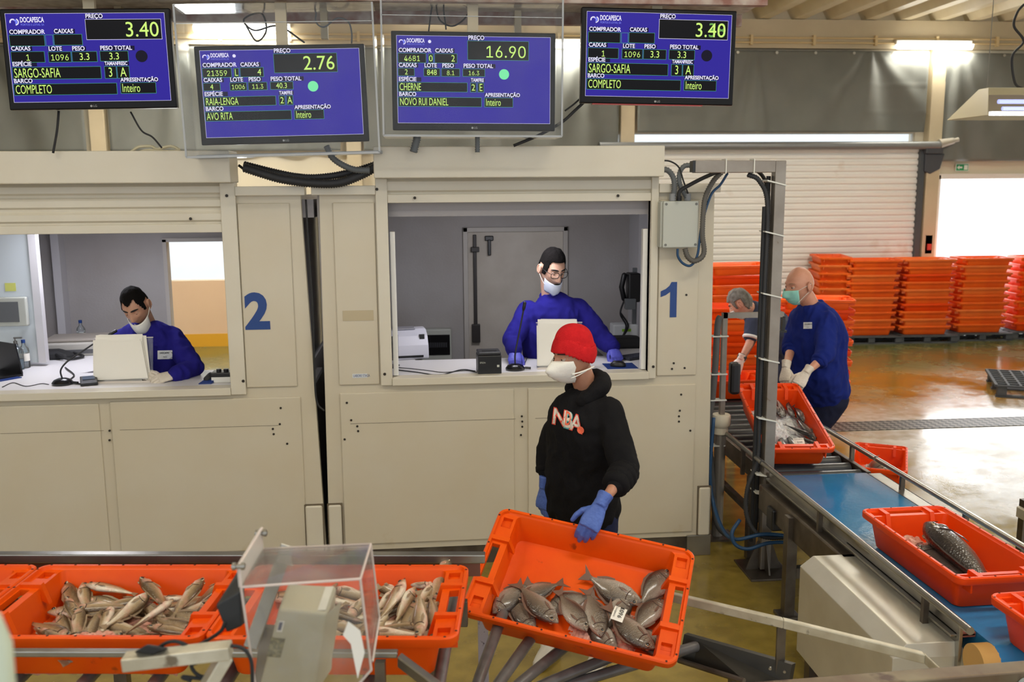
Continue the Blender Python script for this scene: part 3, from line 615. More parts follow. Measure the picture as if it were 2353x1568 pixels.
# corrugated hoses across the gap and from screens
def hose(pts, r, mat, label, nm='corrugated_hose', n=10, pitch=.014, amp=.12):
    P, Rr = corr(spline(pts, n), r, pitch, amp)
    return tag(MB().tube(P, Rr, 12).obj(nm, mat, smooth=True), label, 'hose')
DG = M('dark_corrugated', (44, 44, 46), .6)
hose([at(x, y, y=-.08) for x, y in ((560, 385), (600, 398), (650, 412), (720, 421), (780, 420), (830, 402), (870, 380))], .026, DG, 'thick dark corrugated hose sagging across the gap above the cabins')
hose([at(x, y, y=-.03) for x, y in ((560, 378), (640, 398), (700, 408), (760, 405), (820, 392), (870, 376))], .02, DG, 'thinner dark corrugated hose lying behind the thick one over the gap')
hose([at(x, y, y=-.12) for x, y in ((750, 335), (762, 360), (785, 378), (815, 390), (850, 392))], .018, GREYP, 'grey hose dropping from the second screen to the hoses over the gap')
tag(MB().tube(spline([at(x, y, y=-.02) for x, y in ((548, 380), (575, 395), (640, 400), (690, 402), (730, 412))]), .008, 8).obj('hose_cable', BLACKR, smooth=True), 'black cable running beside the hoses over the gap', 'cable')
hose([at(x, y, y=-.2) for x, y in ((960, 312), (955, 330), (950, 350))], .022, GREYP, 'short grey hose under the left end of the third screen')
hose([at(x, y, y=-.2) for x, y in ((1097, 312), (1097, 350))], .014, GREYP, 'short thin grey hose under the middle of the third screen')
# junction box with its hoses on the right cabin
p = at(1518, 570, y=-.12); q = at(1606, 462, y=-.12)
t = empty('junction_box', ((p.x+q.x)/2, -.06, p.z), 'light grey junction box with four corner screws on the wall of the right cabin', 'junction box')
world_part(MB().box(p.x, q.x, -.1, -.012, p.z, q.z), 'box_body', GREYBOX, t, bevel=.008)
world_part(MB().box(p.x+.012, q.x, -.122, -.098, p.z, q.z), 'lid', GREYBOX, t, bevel=.006)
for x, z in ((p.x+.03, p.z+.018), (q.x-.016, p.z+.018), (p.x+.03, q.z-.018), (q.x-.016, q.z-.018)): world_part(disc(MB(), (x, -.122, z), .008, (0, -1, 0), .003, 12), 'lid_screw', M('lid_screw', (110, 110, 104), .4), t)
for px in (1545, 1580):
    a = at(px, 462, y=-.07); world_part(MB().cyl(a, a+V((0, 0, .045)), .02, seg=14), 'gland', M('gland_grey', (140, 142, 144), .5), t, smooth=2)
a = at(1560, 462, y=-.07); world_part(MB().cyl(a, a+V((0, 0, .03)), .016, seg=14), 'gland', BLACK, t, smooth=2)
hose([at(x, y, y=-.07) for x, y in ((1516, 388), (1535, 392), (1547, 408), (1550, 430), (1546, 458))], .017, GREYP, 'grey hose curving from the shutter housing of the right cabin into the junction box')
hose([at(x, y, y=-.07) for x, y in ((1592, 380), (1572, 382), (1561, 400), (1563, 425), (1575, 448), (1580, 458))], .015, GREYP, 'grey hose from the gantry arm down into the junction box')
tag(MB().tube(spline([at(x, y, y=-.1) for x, y in ((1515, 369), (1540, 371), (1560, 385), (1570, 415), (1581, 445))]), .005, 8).obj('thin_cable', BLACKR, smooth=True), 'thin black cable arching over to the junction box', 'cable')
tag(MB().tube(spline([at(x, y, y=-.16) for x, y in ((1560, 458), (1562, 440), (1585, 425), (1625, 405), (1660, 393), (1700, 391), (1738, 392), (1760, 420), (1766, 470), (1764, 700), (1752, 950), (1740, 1200))]), .012, 8).obj('power_cable', BLACKR, smooth=True), 'black cable from the junction box over the gantry and down its post', 'cable')
hose([at(x, y, y=-.14) for x, y in ((1662, 392), (1640, 415), (1622, 450), (1616, 490), (1614, 540), (1618, 575), (1612, 592), (1594, 600), (1580, 590), (1574, 572))], .016, M('brown_corrugated', (92, 88, 82), .6), 'brown corrugated hose looping under the junction box')
tag(MB().tube(spline([at(x, y, y=-.13) for x, y in ((1672, 398), (1655, 425), (1633, 450), (1612, 520), (1603, 585), (1588, 610), (1570, 606), (1558, 590), (1557, 572))]), .008, 8).obj('blue_hose', BLUEH, smooth=True), 'blue hose curling beneath the junction box', 'hose')

# ------------------------------------------------------------------ gantry post by the belt
t = empty('gantry_post', (2.12, -.3, 0), 'tall steel gantry post with a top arm, beside the blue belt', 'gantry post')
world_part(MB().box(2.085, 2.15, -.34, -.27, .02, 2.57), 'post', GALV, t, bevel=.004)
world_part(MB().hexa([V((1.6, -.34, 2.5)), V((2.085, -.34, 2.5)), V((2.085, -.34, 2.57)), V((1.6, -.34, 2.575))], [V((1.6, -.27, 2.5)), V((2.085, -.27, 2.5)), V((2.085, -.27, 2.57)), V((1.6, -.27, 2.575))]), 'arm', GALV, t, bevel=.004)
world_part(MB().box(1.585, 1.602, -.338, -.272, 2.505, 2.57), 'arm_cap', BLACK, t)
world_part(MB().box(1.98, 2.26, -.47, -.14, 0, .014), 'foot_plate', STEELD, t, bevel=.002)
g = MB()
for sx, sy in ((1, 0), (-1, 0), (0, 1), (0, -1)):
    c = V((2.117, -.305, 0)); d = V((sx, sy, 0)); n = V((-sy, sx, 0))*.005
    b = c+d*.034; g.hexa([b-n+V((0, 0, .014)), b+d*.08-n+V((0, 0, .014)), b+d*.01-n+V((0, 0, .2)), b-n+V((0, 0, .2))], [b+n+V((0, 0, .014)), b+d*.08+n+V((0, 0, .014)), b+d*.01+n+V((0, 0, .2)), b+n+V((0, 0, .2))])
world_part(g, 'gusset', STEELD, t)
for z in (2.42, 2.12, 1.75, 1.35, .98, .62, .5):
    world_part(MB().loft([[V((2.03, -.36, z+.03+dz)), V((2.155, -.345, z+dz)), V((2.155, -.262, z+dz)), V((2.03, -.25, z+.03+dz))] for dz in (0, .008)]), 'cable_tie', M('tie_white', (214, 214, 206), .5), t)
world_part(MB().box(1.78, 1.786, -.346, -.264, 2.495, 2.58).box(1.95, 1.956, -.346, -.264, 2.495, 2.58), 'cable_tie', M('tie_white'), t)
hose([(1.93, -.3, 2.49), (2.0, -.31, 2.45), (2.055, -.31, 2.3), (2.055, -.31, 1.8), (2.05, -.31, 1.1), (2.05, -.31, .75), (1.985, -.33, .55), (1.98, -.36, .38), (2.06, -.4, .27), (2.25, -.42, .26)], .014, M('dark_corrugated'), 'dark corrugated hose running down the gantry post', n=12)
tag(MB().tube([(2.068, -.275, 2.48), (2.068, -.275, .25)], .014, 8).obj('post_cable', BLACKR), 'straight black cable tied along the gantry post', 'cable')
tag(MB().tube([(2.036, -.305, 2.3), (2.03, -.305, .2)], .012, 8).obj('post_cable', BLACKR), 'outer black cable tied along the left side of the gantry post', 'cable')
def bh(pts, lab, r=.012, y=-.36): return tag(MB().tube(spline([at(px, py, y=yy) for px, py, yy in pts]), r, 8).obj('blue_hose', BLUEH, smooth=True), lab, 'hose')
bh(((1640, 960, .1), (1632, 1080, .05), (1638, 1150, 0), (1660, 1215, -.2), (1690, 1240, -.38), (1760, 1228, -.42), (1830, 1240, -.42), (1885, 1278, -.42)), 'blue hose dropping behind the right cabin and running to the belt frame')
bh(((1885, 1275, -.46), (1840, 1250, -.46), (1770, 1248, -.45), (1720, 1262, -.44), (1690, 1252, -.42), (1682, 1225, -.4), (1700, 1195, -.36)), 'blue hose coiled at the foot of the gantry post')
# ------------------------------------------------------------------ scanner stand behind the gantry
t = empty('scanner_stand', (2.01, .3, 0), 'slim steel stand with a white pipe collar and a dark sensor box, behind the gantry', 'sensor stand')
world_part(MB().box(1.998, 2.03, .28, .32, .78, 1.58), 'upright', GALV, t)
world_part(MB().box(2.0, 2.42, .28, .315, 1.545, 1.58), 'arm', GALV, t)
world_part(MB().cyl((2.005, .3, 0), (2.01, .3, .8), .038), 'pipe', M('pipe_grey_steel', (140, 134, 126), .4, .5), t, smooth=2)
world_part(MB().lathe([(.04, .74), (.05, .745), (.05, .79), (.062, .8), (.066, .82), (.066, .87), (.06, .88), (.03, .88)], 20, Matrix.Translation((2.01, .3, 0)))
           , 'collar', M('collar_white', (222, 216, 196), .45), t, smooth=2)
world_part(MB().box(2.06, 2.13, .26, .34, 1.02, 1.24), 'sensor_box', BLACK, t, bevel=.02)
world_part(MB().box(2.34, 2.36, .28, .31, 1.47, 1.55).box(2.41, 2.43, .28, .31, 1.45, 1.55).box(2.33, 2.44, .27, .32, 1.44, 1.455), 'sensor_bracket', BLACK, t)
world_part(MB().tube(spline([(1.985, .29, 1.56), (1.965, .29, 1.5), (1.955, .29, 1.2), (1.94, .29, .98), (1.92, .29, .8), (1.955, .29, .45), (1.99, .25, .12), (2.05, .1, .06)]), .022, 10), 'cable_sleeve', M('sleeve_grey', (84, 84, 84), .6), t, smooth=True)
for z in (1.42, 1.16, .98, .66): world_part(MB().box(1.925, 2.035, .265, .325, z, z+.008), 'cable_tie', M('tie_white'), t)
world_part(MB().box(1.9, 2.12, .2, .4, 0, .012), 'foot_plate', STEELD, t)

# ------------------------------------------------------------------ the belt and roller conveyor on the right
t = empty('belt_conveyor', (2.4, -1.6, 0), 'steel conveyor with a wet blue belt and tubular side rails, on the right', 'conveyor')
BELT = M('wet_blue_belt', (40, 122, 178), .14, noise_=(3, (58, 136, 188), .6), spec=.8, bump=(35, .1))
bl = MB(); r = .075; prof = [V((0, -.42, .66)), V((0, -2.58, .66))]+[V((0, -2.58-r*sin(a), .66-r+r*cos(a))) for a in [pi*k/8 for k in range(1, 9)]]+[V((0, -.42, .66-2*r))]+[V((0, -.42+r*sin(a), .66-r-r*cos(a))) for a in [pi*k/8 for k in range(1, 8)]]
bl.loft([[p+V((x, 0, 0)) for p in prof] for x in (2.17, 2.71)])
world_part(bl, 'belt', BELT, t, smooth=2)
world_part(MB().cyl((2.1, -2.58, .585), (2.172, -2.58, .585), .074, seg=28), 'end_drum', M('drum_wood', (204, 160, 92), .6), t, smooth=2)
world_part(MB().box(2.085, 2.10, -2.5, -.43, .5, .7).box(2.06, 2.165, -2.48, -.43, .645, .655).box(2.715, 2.80, -2.95, -.43, .645, .66).box(2.79, 2.80, -2.95, -.43, .5, .66), 'side_frame', STEEL, t, bevel=.002)
world_part(MB().box(2.085, 2.165, -2.48, -1.5, .64, .66), 'red_guard_strip', M('guard_strip_red', (140, 84, 72), .5), t)
world_part(MB().box(2.02, 2.10, -1.6, -.43, .46, .62), 'side_channel', STEELD, t, bevel=.01)
rail = lambda x, y0, y1: MB().tube([(x, y0, .75), (x, y1, .75)], .016, 12)
world_part(rail(2.04, -2.64, -.44), 'side_rail', STEEL, t, smooth=2); world_part(rail(2.765, -3.1, -.44), 'side_rail', STEEL, t, smooth=2)
for x, ys in ((2.05, (-2.3, -1.25)), (2.765, (-2.6, -1.4, -.75))):
    for y in ys: world_part(MB().box(x-.012, x+.012, y-.012, y+.012, .6, .75), 'rail_post', STEELD, t)
for x in (2.02, 2.8):
    for y in (-.95, -2.2): world_part(MB().box(x-.03, x+.03, y-.03, y+.03, 0, .6).box(x-.06, x+.06, y-.06, y+.06, 0, .02), 'leg', STEELD, t, bevel=.003)
world_part(MB().box(2.05, 2.8, -.98, -.93, .24, .3), 'cross_brace', STEELD, t)
world_part(MB().box(2.0, 2.07, -.72, -.62, .42, .55), 'motor_block', BLACK, t, bevel=.01)
t = empty('roller_conveyor', (2.4, .9, 0), 'roller conveyor with black rollers leading to the blue belt', 'conveyor')
for k in range(19):
    y = -.33+.15*k
    world_part(MB().cyl((2.14, y, .612), (2.71, y, .612), .043, seg=18), 'roller', DARKR, t, smooth=2)
world_part(MB().box(2.1, 2.13, -.4, 2.5, .54, .66).box(2.72, 2.75, -.4, 2.5, .54, .66), 'side_frame', STEELD, t, bevel=.003)
for y in (-.1, .6, 2.2):
    for x in (2.1, 2.74): world_part(MB().box(x-.028, x+.028, y-.028, y+.028, 0, .56), 'leg', STEELD, t)
world_part(MB().box(2.1, 2.75, -.12, -.06, .3, .35).box(2.08, 2.12, -.1, 2.2, .3, .34), 'cross_brace', STEELD, t)
world_part(MB().tube([(2.06, .75, .72), (2.06, 2.4, .72)], .015, 10), 'side_rail', STEEL, t, smooth=2)
world_part(rail(2.04, -.42, .6), 'side_rail', STEEL, t, smooth=2); world_part(rail(2.765, -.42, .9), 'side_rail', STEEL, t, smooth=2)
for x, y in ((2.05, -.05), (2.765, -.1), (2.765, .6)): world_part(MB().box(x-.012, x+.012, y-.012, y+.012, .56, .75), 'rail_post', STEELD, t)
# stainless drive cover
t = empty('drive_cover', (1.98, -2.0, 0), 'brushed stainless drive cover with slanted edges beside the belt', 'machine cover')
a = [at(1868, 1280, z=.62), at(1965, 1271, z=.62), at(2196, 1464, z=.62), at(2071, 1480, z=.62)]
x0, x1, y0, y1 = 1.885, 2.105, -2.47, -1.56; zt = .62
top = [V((x0, y1, zt)), V((x1, y1, zt)), V((x1, y0, zt)), V((x0, y0, zt))]
mid = [V((x0-.06, y1+.01, zt-.055)), V((x1+.015, y1+.01, zt-.06)), V((x1+.03, y0-.01, zt-.06)), V((x0-.06, y0-.01, zt-.055))]
bot = [V((x0-.06, y1+.01, .12)), V((x1+.015, y1+.01, .3)), V((x1+.03, y0-.01, .3)), V((x0-.06, y0-.01, .12))]
world_part(MB().loft([bot, mid, top]), 'cover', M('brushed_stainless', (206, 202, 188), .36, .4, noise_=(5, (192, 187, 172), .7), bump=(70, .04)), t, bevel=.003)
for x, h in ((1.84, .13), (2.04, .31)):
    for y in (-2.4, -1.68): world_part(MB().box(x, x+.06, y, y+.06, 0, h), 'foot', STEELD, t)
# stand at the right edge
t = empty('edge_stand', (3.25, -.9, 0), 'steel stand with a sloping top, cut by the right edge of the photo', 'stand')
world_part(MB().box(3.42, 3.47, -.92, -.87, 0, .62), 'post', STEELD, t)
b = at(2342, 1180, y=-.9)
world_part(MB().hexa([V((b.x, -.95, b.z-.03)), V((b.x+.3, -.95, b.z+.05)), V((b.x+.3, -.95, b.z+.14)), V((b.x, -.95, b.z+.03))], [V((b.x, -.87, b.z-.03)), V((b.x+.3, -.87, b.z+.05)), V((b.x+.3, -.87, b.z+.14)), V((b.x, -.87, b.z+.03))]), 'sloping_top', ALU, t, bevel=.004)

# ------------------------------------------------------------------ the near roller conveyor (frame turned 6.8 degrees)
ZR = 1.06; A = R(-6.5); NCM = Matrix.Translation((-.35, -2.76, 0)) @ Matrix.Rotation(A, 4, 'Z')   # origin in the middle of the track
t = empty('near_conveyor', (-.35, -2.76, 0), 'stainless roller track in the foreground carrying the crates of small fish', 'conveyor', rot=(0, 0, A))
NC = t
UP = ZR-.15
MB().box(-2.4, .52, .36, .40, UP+.12, UP+.155).obj('back_rail', STEEL, t, bevel=.004)
MB().box(-2.4, .50, .385, .395, UP+.06, UP+.12).obj('back_rail_plate', M('rail_plate_brown', (132, 88, 74), .4, .4), t)
MB().box(-2.4, .29, -.36, -.335, UP+.121, UP+.141).obj('front_rail', STEEL, t, bevel=.004)
MB().hexa([V((.29, -.365, UP+.095)), V((.52, -.60, UP+.06)), V((.52, -.60, UP+.095)), V((.29, -.365, UP+.13))], [V((.29, -.335, UP+.095)), V((.54, -.58, UP+.06)), V((.54, -.58, UP+.095)), V((.3, -.335, UP+.13))]).obj('bent_rail_end', STEEL, t, bevel=.004)
for x in (-2.0, -1.0, .24): MB().box(x-.015, x+.015, -.385, -.36, UP-.1, UP+.12).obj('rail_post', STEELD, t)
for k in range(13):
    x = -2.3+.225*k; MB().cyl((x, -.36, UP-.026), (x, .36, UP-.026), .022, seg=16).cyl((x, -.372, UP-.026), (x, .372, UP-.026), .014, seg=12).obj('roller', GREYR, t, smooth=2)
MB().box(-2.4, .5, -.40, -.37, UP-.14, UP-.035).obj('front_beam', STEELD, t, bevel=.004)
MB().box(-2.4, .45, .37, .40, UP-.14, UP-.035).obj('back_beam', STEELD, t, bevel=.004)
for x in (-2.2, -.9, .3):
    for y in (-.385, .385): MB().box(x-.025, x+.025, y-.02, y+.02, 0, UP-.14).obj('leg', STEELD, t)
# fan of rollers in the bend
t = empty('curve_conveyor', (0, 0, 0), 'bend of grey rollers fanned out under the tilted crate', 'conveyor')
zc = .5
for (zc, (ax, ay), (bx_, by_)) in ((.72, (1102, 1558), (1152, 1420)), (.66, (1148, 1568), (1240, 1440)), (.6, (1198, 1568), (1325, 1465)), (.54, (1262, 1568), (1430, 1500)), (.5, (1320, 1570), (1616, 1481))):
    a = at(ax, ay, z=zc); b = at(bx_, by_, z=zc); d = (b-a).normalized()
    ex = .12 if bx_ > 1500 else .18
    rr = world_part(MB().tube([a-d*.06, a, b, b+d*(ex if bx_ < 1600 else 0)], [.018, .021, .023, .024], 18), 'roller', GREYR, t, smooth=2)
    if bx_ > 1600: world_part(MB().cyl(b, b+d*.006, .021, seg=16).cyl(b, b+d*.03, .006), 'roller_cap', M('cap_grey', (158, 158, 154), .5), t)
def pxbox(front, back, yf, yb): return MB().hexa([at(x, y, y=yf) for x, y in front], [at(x, y, y=yb) for x, y in back])
g = [(1572, 1458), (1818, 1525), (1816, 1552), (1706, 1568), (1561, 1518)]
P = [at(1572, 1458, y=-2.14), at(1820, 1528, y=-2.43), at(1812, 1572, y=-2.43), at(1706, 1572, y=-2.43), at(1560, 1518, y=-2.14)]
world_part(MB().prism(P, (.02, .012, 0)), 'side_guard', M('guard_dark_steel', (74, 72, 68), .4, .7), t)
a = at(1700, 1562, y=-2.45)
world_part(MB().tube([at(1560, 1518, y=-2.16), at(1710, 1566, y=-2.44)], .012, 8), 'guard_lip', STEELD, t)
# bent flat rail with its post
rail = [at(1545, 1376, y=-2.09), at(1800, 1436, y=-2.41), at(2126, 1517, y=-2.70), at(2195, 1582, y=-2.88)]
br = MB()
for p, q in zip(rail, rail[1:]):
    n = V((0, 0, .019)); w_ = V((.006, .03, 0))
    br.hexa([p-n, q-n, q+n, p+n], [p-n+w_, q-n+w_, q+n+w_, p+n+w_])
world_part(br, 'bent_rail', ALU, t, bevel=.004)
p = at(1797, 1440, y=-2.395)
world_part(MB().box(p.x-.018, p.x+.018, p.y, p.y+.012, p.z-.22, p.z+.005), 'rail_post', STEELD, t)
for px, py in ((1770, 1535), (1803, 1542)): world_part(disc(MB(), at(px, py, y=-2.41), .006, (-.4, -.9, 0), .012, 10), 'wing_nut', STEEL, t)
for z in (0,):
    for x, y in ((.62, -2.75), (1.25, -2.3)): world_part(MB().box(x-.025, x+.025, y-.025, y+.025, 0, .47), 'leg', STEELD, t)
# white-speckled upright plate between the crates' conveyors
a = at(1110, 1480, y=-2.0)
tag(MB().box(a.x-.022, a.x+.022, -2.02, -2.0, .2, a.z+.16).obj('conveyor_upright', M('speckled_steel', (176, 170, 186), .35, .6, dirt=(60, (60, 54, 60), .6))), 'water-speckled steel upright standing under the fanned rollers', 'steel upright')
# next track at the lower right: painted beam and roller ends
t = empty('side_track', (2.2, -3.4, 0), 'worn painted track beam with roller ends at the lower right corner', 'conveyor')
b0, b1 = at(1600, 1580, y=-3.02), at(2420, 1522, y=-3.02)
zb = .80
bm0 = at(1640, 1574, z=.82); bm1 = at(2420, 1512, z=.82); d = (bm1-bm0); nrm = V((d.y, -d.x, 0)).normalized()
world_part(MB().hexa([bm0+nrm*.07, bm1+nrm*.07, bm1, bm0], [p-V((0, 0, .08)) for p in (bm0+nrm*.07, bm1+nrm*.07, bm1, bm0)]), 'beam', M('worn_painted_beam', (132, 120, 96), .5, .3, noise_=(5, (104, 82, 64), .8), dirt=(8, (72, 46, 38), .55)), t, bevel=.006)
for px, py in ((2050, 1552), (2155, 1550), (2315, 1545)):
    a = at(px, py, z=.77)+nrm*.09; world_part(MB().cyl(a, a+nrm*.5, .03, seg=20).cyl(a-nrm*.02, a, .022, seg=16), 'roller', M('cap_blue_grey', (150, 158, 160), .45), t, smooth=2)
world_part(MB().box(2.2, 2.26, -3.2, -3.14, 0, .79), 'leg', STEELD, t)
# ------------------------------------------------------------------ fish crates
def rrect(hx, hy, r, z, n=4):
    return [V((sx*(hx-r)+r*cos(a), sy*(hy-r)+r*sin(a), z)) for sx, sy, a0 in ((1, 1, 0), (-1, 1, 90), (-1, -1, 180), (1, -1, 270)) for a in [R(a0+90*k/n) for k in range(n+1)]]
def crate_mesh(L, W, h, name, mat, detail=True):
    a, b = L/2, W/2
    m = MB().loft([rrect(a-.085, b-.05, .03, 0), rrect(a-.08, b-.045, .03, .006), rrect(a-.058, b-.024, .035, h-.038), rrect(a-.004, b-.003, .04, h-.034), rrect(a, b, .045, h-.028), rrect(a, b, .045, h-.005), rrect(a-.005, b-.005, .04, h), rrect(a-.013, b-.016, .035, h), rrect(a-.017, b-.02, .03, h-.013), rrect(a-.082, b-.023, .02, h-.016), rrect(a-.095, b-.045, .03, .012), rrect(a-.11, b-.06, .03, .008)])
    o = m.obj('tmp', None)
    c = MB()
    for s in (-1, 1):
        x0, x1 = sorted((s*(a-.056), s*(a-.022)))
        c.box(x0, x1, -.09, .09, h-.2, h+.05)
        if detail:
            x0, x1 = sorted((s*(a-.07), s*(a-.028)))
            for q in (-1, 1): y0, y1 = sorted((q*(b-.045), q*(b-.1))); c.box(x0, x1, y0, y1, h-.031, h+.05)
    k = c.obj('cut', None); bo = o.modifiers.new('b', 'BOOLEAN'); bo.object = k; bo.operation = 'DIFFERENCE'; bo.solver = 'EXACT'
    me = eval_mesh(o, name, mat); d = k.data; bpy.data.objects.remove(k, do_unlink=True)
    g = MB()
    for s in (-1, 1):
        for q in (-1, 1):
            x0, x1 = sorted((s*(a-.105), s*(a-.012))); y = q*.115
            xi, xo = s*(a-.112), s*(a-.012)
            g.hexa([V((xi, y-.011, h-.075)), V((xo, y-.011, h-.02)), V((xo, y-.011, h-.001)), V((s*(a-.088), y-.011, h-.001))], [V((xi, y+.011, h-.075)), V((xo, y+.011, h-.02)), V((xo, y+.011, h-.001)), V((s*(a-.088), y+.011, h-.001))])
        # outer ribs under the flange
        for q in (-b*.72, b*.72):
            x0, x1 = sorted((s*(a-.07), s*(a-.006))); g.box(x0, x1, q-.004, q+.004, h-.07, h-.03)
    bm = bmesh.new(); bm.from_mesh(me); g2 = g.mesh('g', mat); bm.from_mesh(g2); bmesh.ops.recalc_face_normals(bm, faces=bm.faces); bm.to_mesh(me); bm.free(); bpy.data.meshes.remove(g2)
    me.polygons.foreach_set('use_smooth', [True]*len(me.polygons)); return me
def crate(me, M4, label, L, W, h, group=None, holes=True, nm='fish_crate'):
    o = bpy.data.objects.new(nm, me); SC.collection.objects.link(o); o.matrix_world = M4
    e = o.modifiers.new('edges', 'EDGE_SPLIT'); e.split_angle = R(35)
    tag(o, label, 'crate', group)
    if holes:
        hm = MB()
        for k in range(9):
            x = -L/2+.04+(L-.08)*k/8
            for s in (-1, 1): hm.cyl((x, s*(W/2-.010), h-.001), (x, s*(W/2-.010), h+.0008), .0045, seg=8)
        for k in range(4):
            y = -W/2+.05+(W-.1)*k/3
            for s in (-1, 1): hm.cyl((s*(L/2-.008), y, h-.001), (s*(L/2-.008), y, h+.0008), .0045, seg=8)
        hm.obj('rim_holes', M('rim_hole', (70, 26, 10), .8), o)
    return o
CL, CW, CH = .85, .574, .149
cm_held = crate_mesh(CL, CW, CH, 'crate', ORANGE); NL = .79; cm_near = crate_mesh(NL, CW, CH, 'crate', ORANGE)
cm_belt = crate_mesh(.86, .44, .165, 'crate_narrow', RED)
UPZ = ZR-CH
def on_track(px, py, u=None):       # crate standing on the near rollers, positioned along the track
    return NCM @ Matrix.Translation((u, 0, UPZ))
inv = NCM.inverted()
uB = (inv @ at(1065, 1380, z=ZR)).x-NL/2
crB = crate(cm_near, on_track(0, 0, uB), 'orange crate of small pale fish right of the scale terminal on the near track', NL, CW, CH, 'crates on the near track')
crA = crate(cm_near, on_track(0, 0, uB-NL-.004), 'orange crate of small pale fish left of the scale terminal on the near track', NL, CW, CH, 'crates on the near track')
crC = crate(cm_near, on_track(0, 0, uB-2*NL-.008), 'orange crate at the lower left corner, cut off by the photo edge', NL, CW, CH, 'crates on the near track')
Xa, Ya, Za = V((.9336, -.325, -.1509)), V((.3577, .8219, .4433)), V((-.02, -.4679, .8836))
HC = V((.61, -2.258, .860)); HB = HC-Za*CH
HM = Matrix(((Xa.x, Ya.x, Za.x, HB.x), (Xa.y, Ya.y, Za.y, HB.y), (Xa.z, Ya.z, Za.z, HB.z), (0, 0, 0, 1)))
crH = crate(cm_held, HM, 'tilted orange crate of silver breams held up by the man in the red hat', CL, CW, CH)

MB().prism([(.03, CW/2-.026, CH-.05), (.075, CW/2-.026, CH-.05), (.052, CW/2-.030, CH-.075)], (0, -.001, 0)).obj('torn_sticker', PAPER, crH)
# worker's crate on the black rollers, far end lifted
def frame(o, xdir, up):
    x = V(xdir).normalized(); z = V(up); z = (z-x*z.dot(x)).normalized(); y = z.cross(x)
    return Matrix(((x.x, y.x, z.x, o[0]), (x.y, y.y, z.y, o[1]), (x.z, y.z, z.z, o[2]), (0, 0, 0, 1)))
a = (at(1697, 880, z=1.05)+at(1828, 880, z=1.05))/2; b = (at(1768, 1036, z=.81)+at(1915, 1028, z=.81))/2
wc_c = (a+b)/2; wx = (b-a).normalized(); WMx = frame(wc_c, wx, (0, 0, 1)) @ Matrix.Diagonal(((b-a).length/.86, 1, 1, 1)) @ Matrix.Translation((0, 0, -.165))
crW = crate(cm_belt, WMx, 'orange crate of dark fish and ice held by the bald worker', .86, .44, .165)
BMx = frame((2.372, -1.915, .663), (.02, -1, 0), (0, 0, 1))
crD = crate(cm_belt, BMx, 'orange crate with two large dark fish riding on the blue belt', .86, .44, .165)
a = at(2266, 1364, z=.828); EMx = frame((a.x+.235, a.y-.42, .663), (.03, -1, 0), (0, 0, 1))
crE = crate(cm_belt, EMx, 'orange crate at the lower right corner on the belt, in front of the two-fish crate', .86, .44, .165)
FMx = frame((3.775, 1.485, .004), (-.40, -.75, 0), (0, 0, 1)) @ Matrix.Diagonal((.93, 1, 1.05, 1))
crF = crate(cm_belt, FMx, 'orange crate standing alone on the wet floor beyond the belt rail', .86, .44, .165)
b_ = at(1700, 862, y=1.75)
crG = crate(cm_belt, frame((2.45, 1.83, .663), (-1, 0, 0), (0, 0, 1)), 'red-orange crate on the rollers under the bending worker\'s hand', .86, .44, .165, holes=False)
# ------------------------------------------------------------------ pallets and crate stacks
cm_st = [crate_mesh(.81, .5, .14, 'crate_stack', m, False) for m in (ORANGE2, RED, M('orange_worn', (240, 120, 44), .45, noise_=(3, (224, 96, 30), .7)))]
def pallet(x, y, rz, label, L=.95, W=.8, grid=False, group='dark plastic pallets'):
    t = empty('pallet', (x, y, 0), label, 'pallet', group, (0, 0, rz))
    if grid:
        g = MB()
        for k in range(11): g.box(-L/2+k*L/10-.012-(.006 if k in (0, 10) else 0), -L/2+k*L/10+.012, -W/2, W/2, .125, .15)
        for k in range(9): g.box(-L/2, L/2, -W/2+k*W/8-.012, -W/2+k*W/8+.012, .127, .148)
        g.obj('deck', WOODG, t)
    else:
        g = MB()
        for k in range(6): g.box(-L/2, L/2, -W/2+k*W/5.6, -W/2+k*W/5.6+.1, .1, .122)
        g.obj('deck', WOODG, t)
    for i in (-1, 0, 1):
        for j in (-1, 0, 1): MB().box(i*(L/2-.06)-.05, i*(L/2-.06)+.05, j*(W/2-.06)-.05, j*(W/2-.06)+.05, .02, .125 if grid else .1).obj('block', WOODG, t, bevel=.006)
        MB().box(-L/2, L/2, i*(W/2-.06)-.04, i*(W/2-.06)+.04, 0, .02).obj('runner', WOODG, t)
    return t
def stack(x, y, rz, n, where, z0=.122, pitch=.114, mats=(0,), lean=0, group=None):
    for k in range(n):
        me = cm_st[mats[k % len(mats)]]
        top = n-k
        nth = 'topmost' if top == 1 else ('lowest' if k == 0 else ORD[top]+' from the top')
        Mx = Matrix.Translation((x+rnd.uniform(-.012, .012)+lean*k, y+rnd.uniform(-.012, .012), z0+k*pitch)) @ Matrix.Rotation(rz+rnd.uniform(-.02, .02), 4, 'Z')
        crate(me, Mx, 'orange crate, %s in the stack %s' % (nth, where), .81, .5, .14, group or 'crates in the stack '+where, holes=False, nm='stacked_crate')
for px, py, n, wh, mats in ((2003, 773, 10, 'right of the bald worker', (0, 2, 0)), (2131, 771, 10, 'second along the back wall', (0, 2, 0, 1)), (2258, 766, 10, 'third along the back wall', (0, 0, 2)), (2392, 762, 10, 'cut by the right edge', (1, 0))):
    p = at(px, py, z=.12); rz = R(-4)
    pallet(p.x+.02, p.y+.36, rz, 'dark plastic pallet under the crate stack '+wh)
    stack(p.x, p.y+.28, rz, n, wh, mats=mats, lean=.006)
p = at(1903, 700, y=8.4); stack(p.x, 8.4, R(78), 10, 'half hidden in the corner', mats=(0, 0, 2), pitch=.118)
pallet(p.x, 8.35, R(90), 'dark plastic pallet under the half hidden corner stack', L=.85, W=.5)
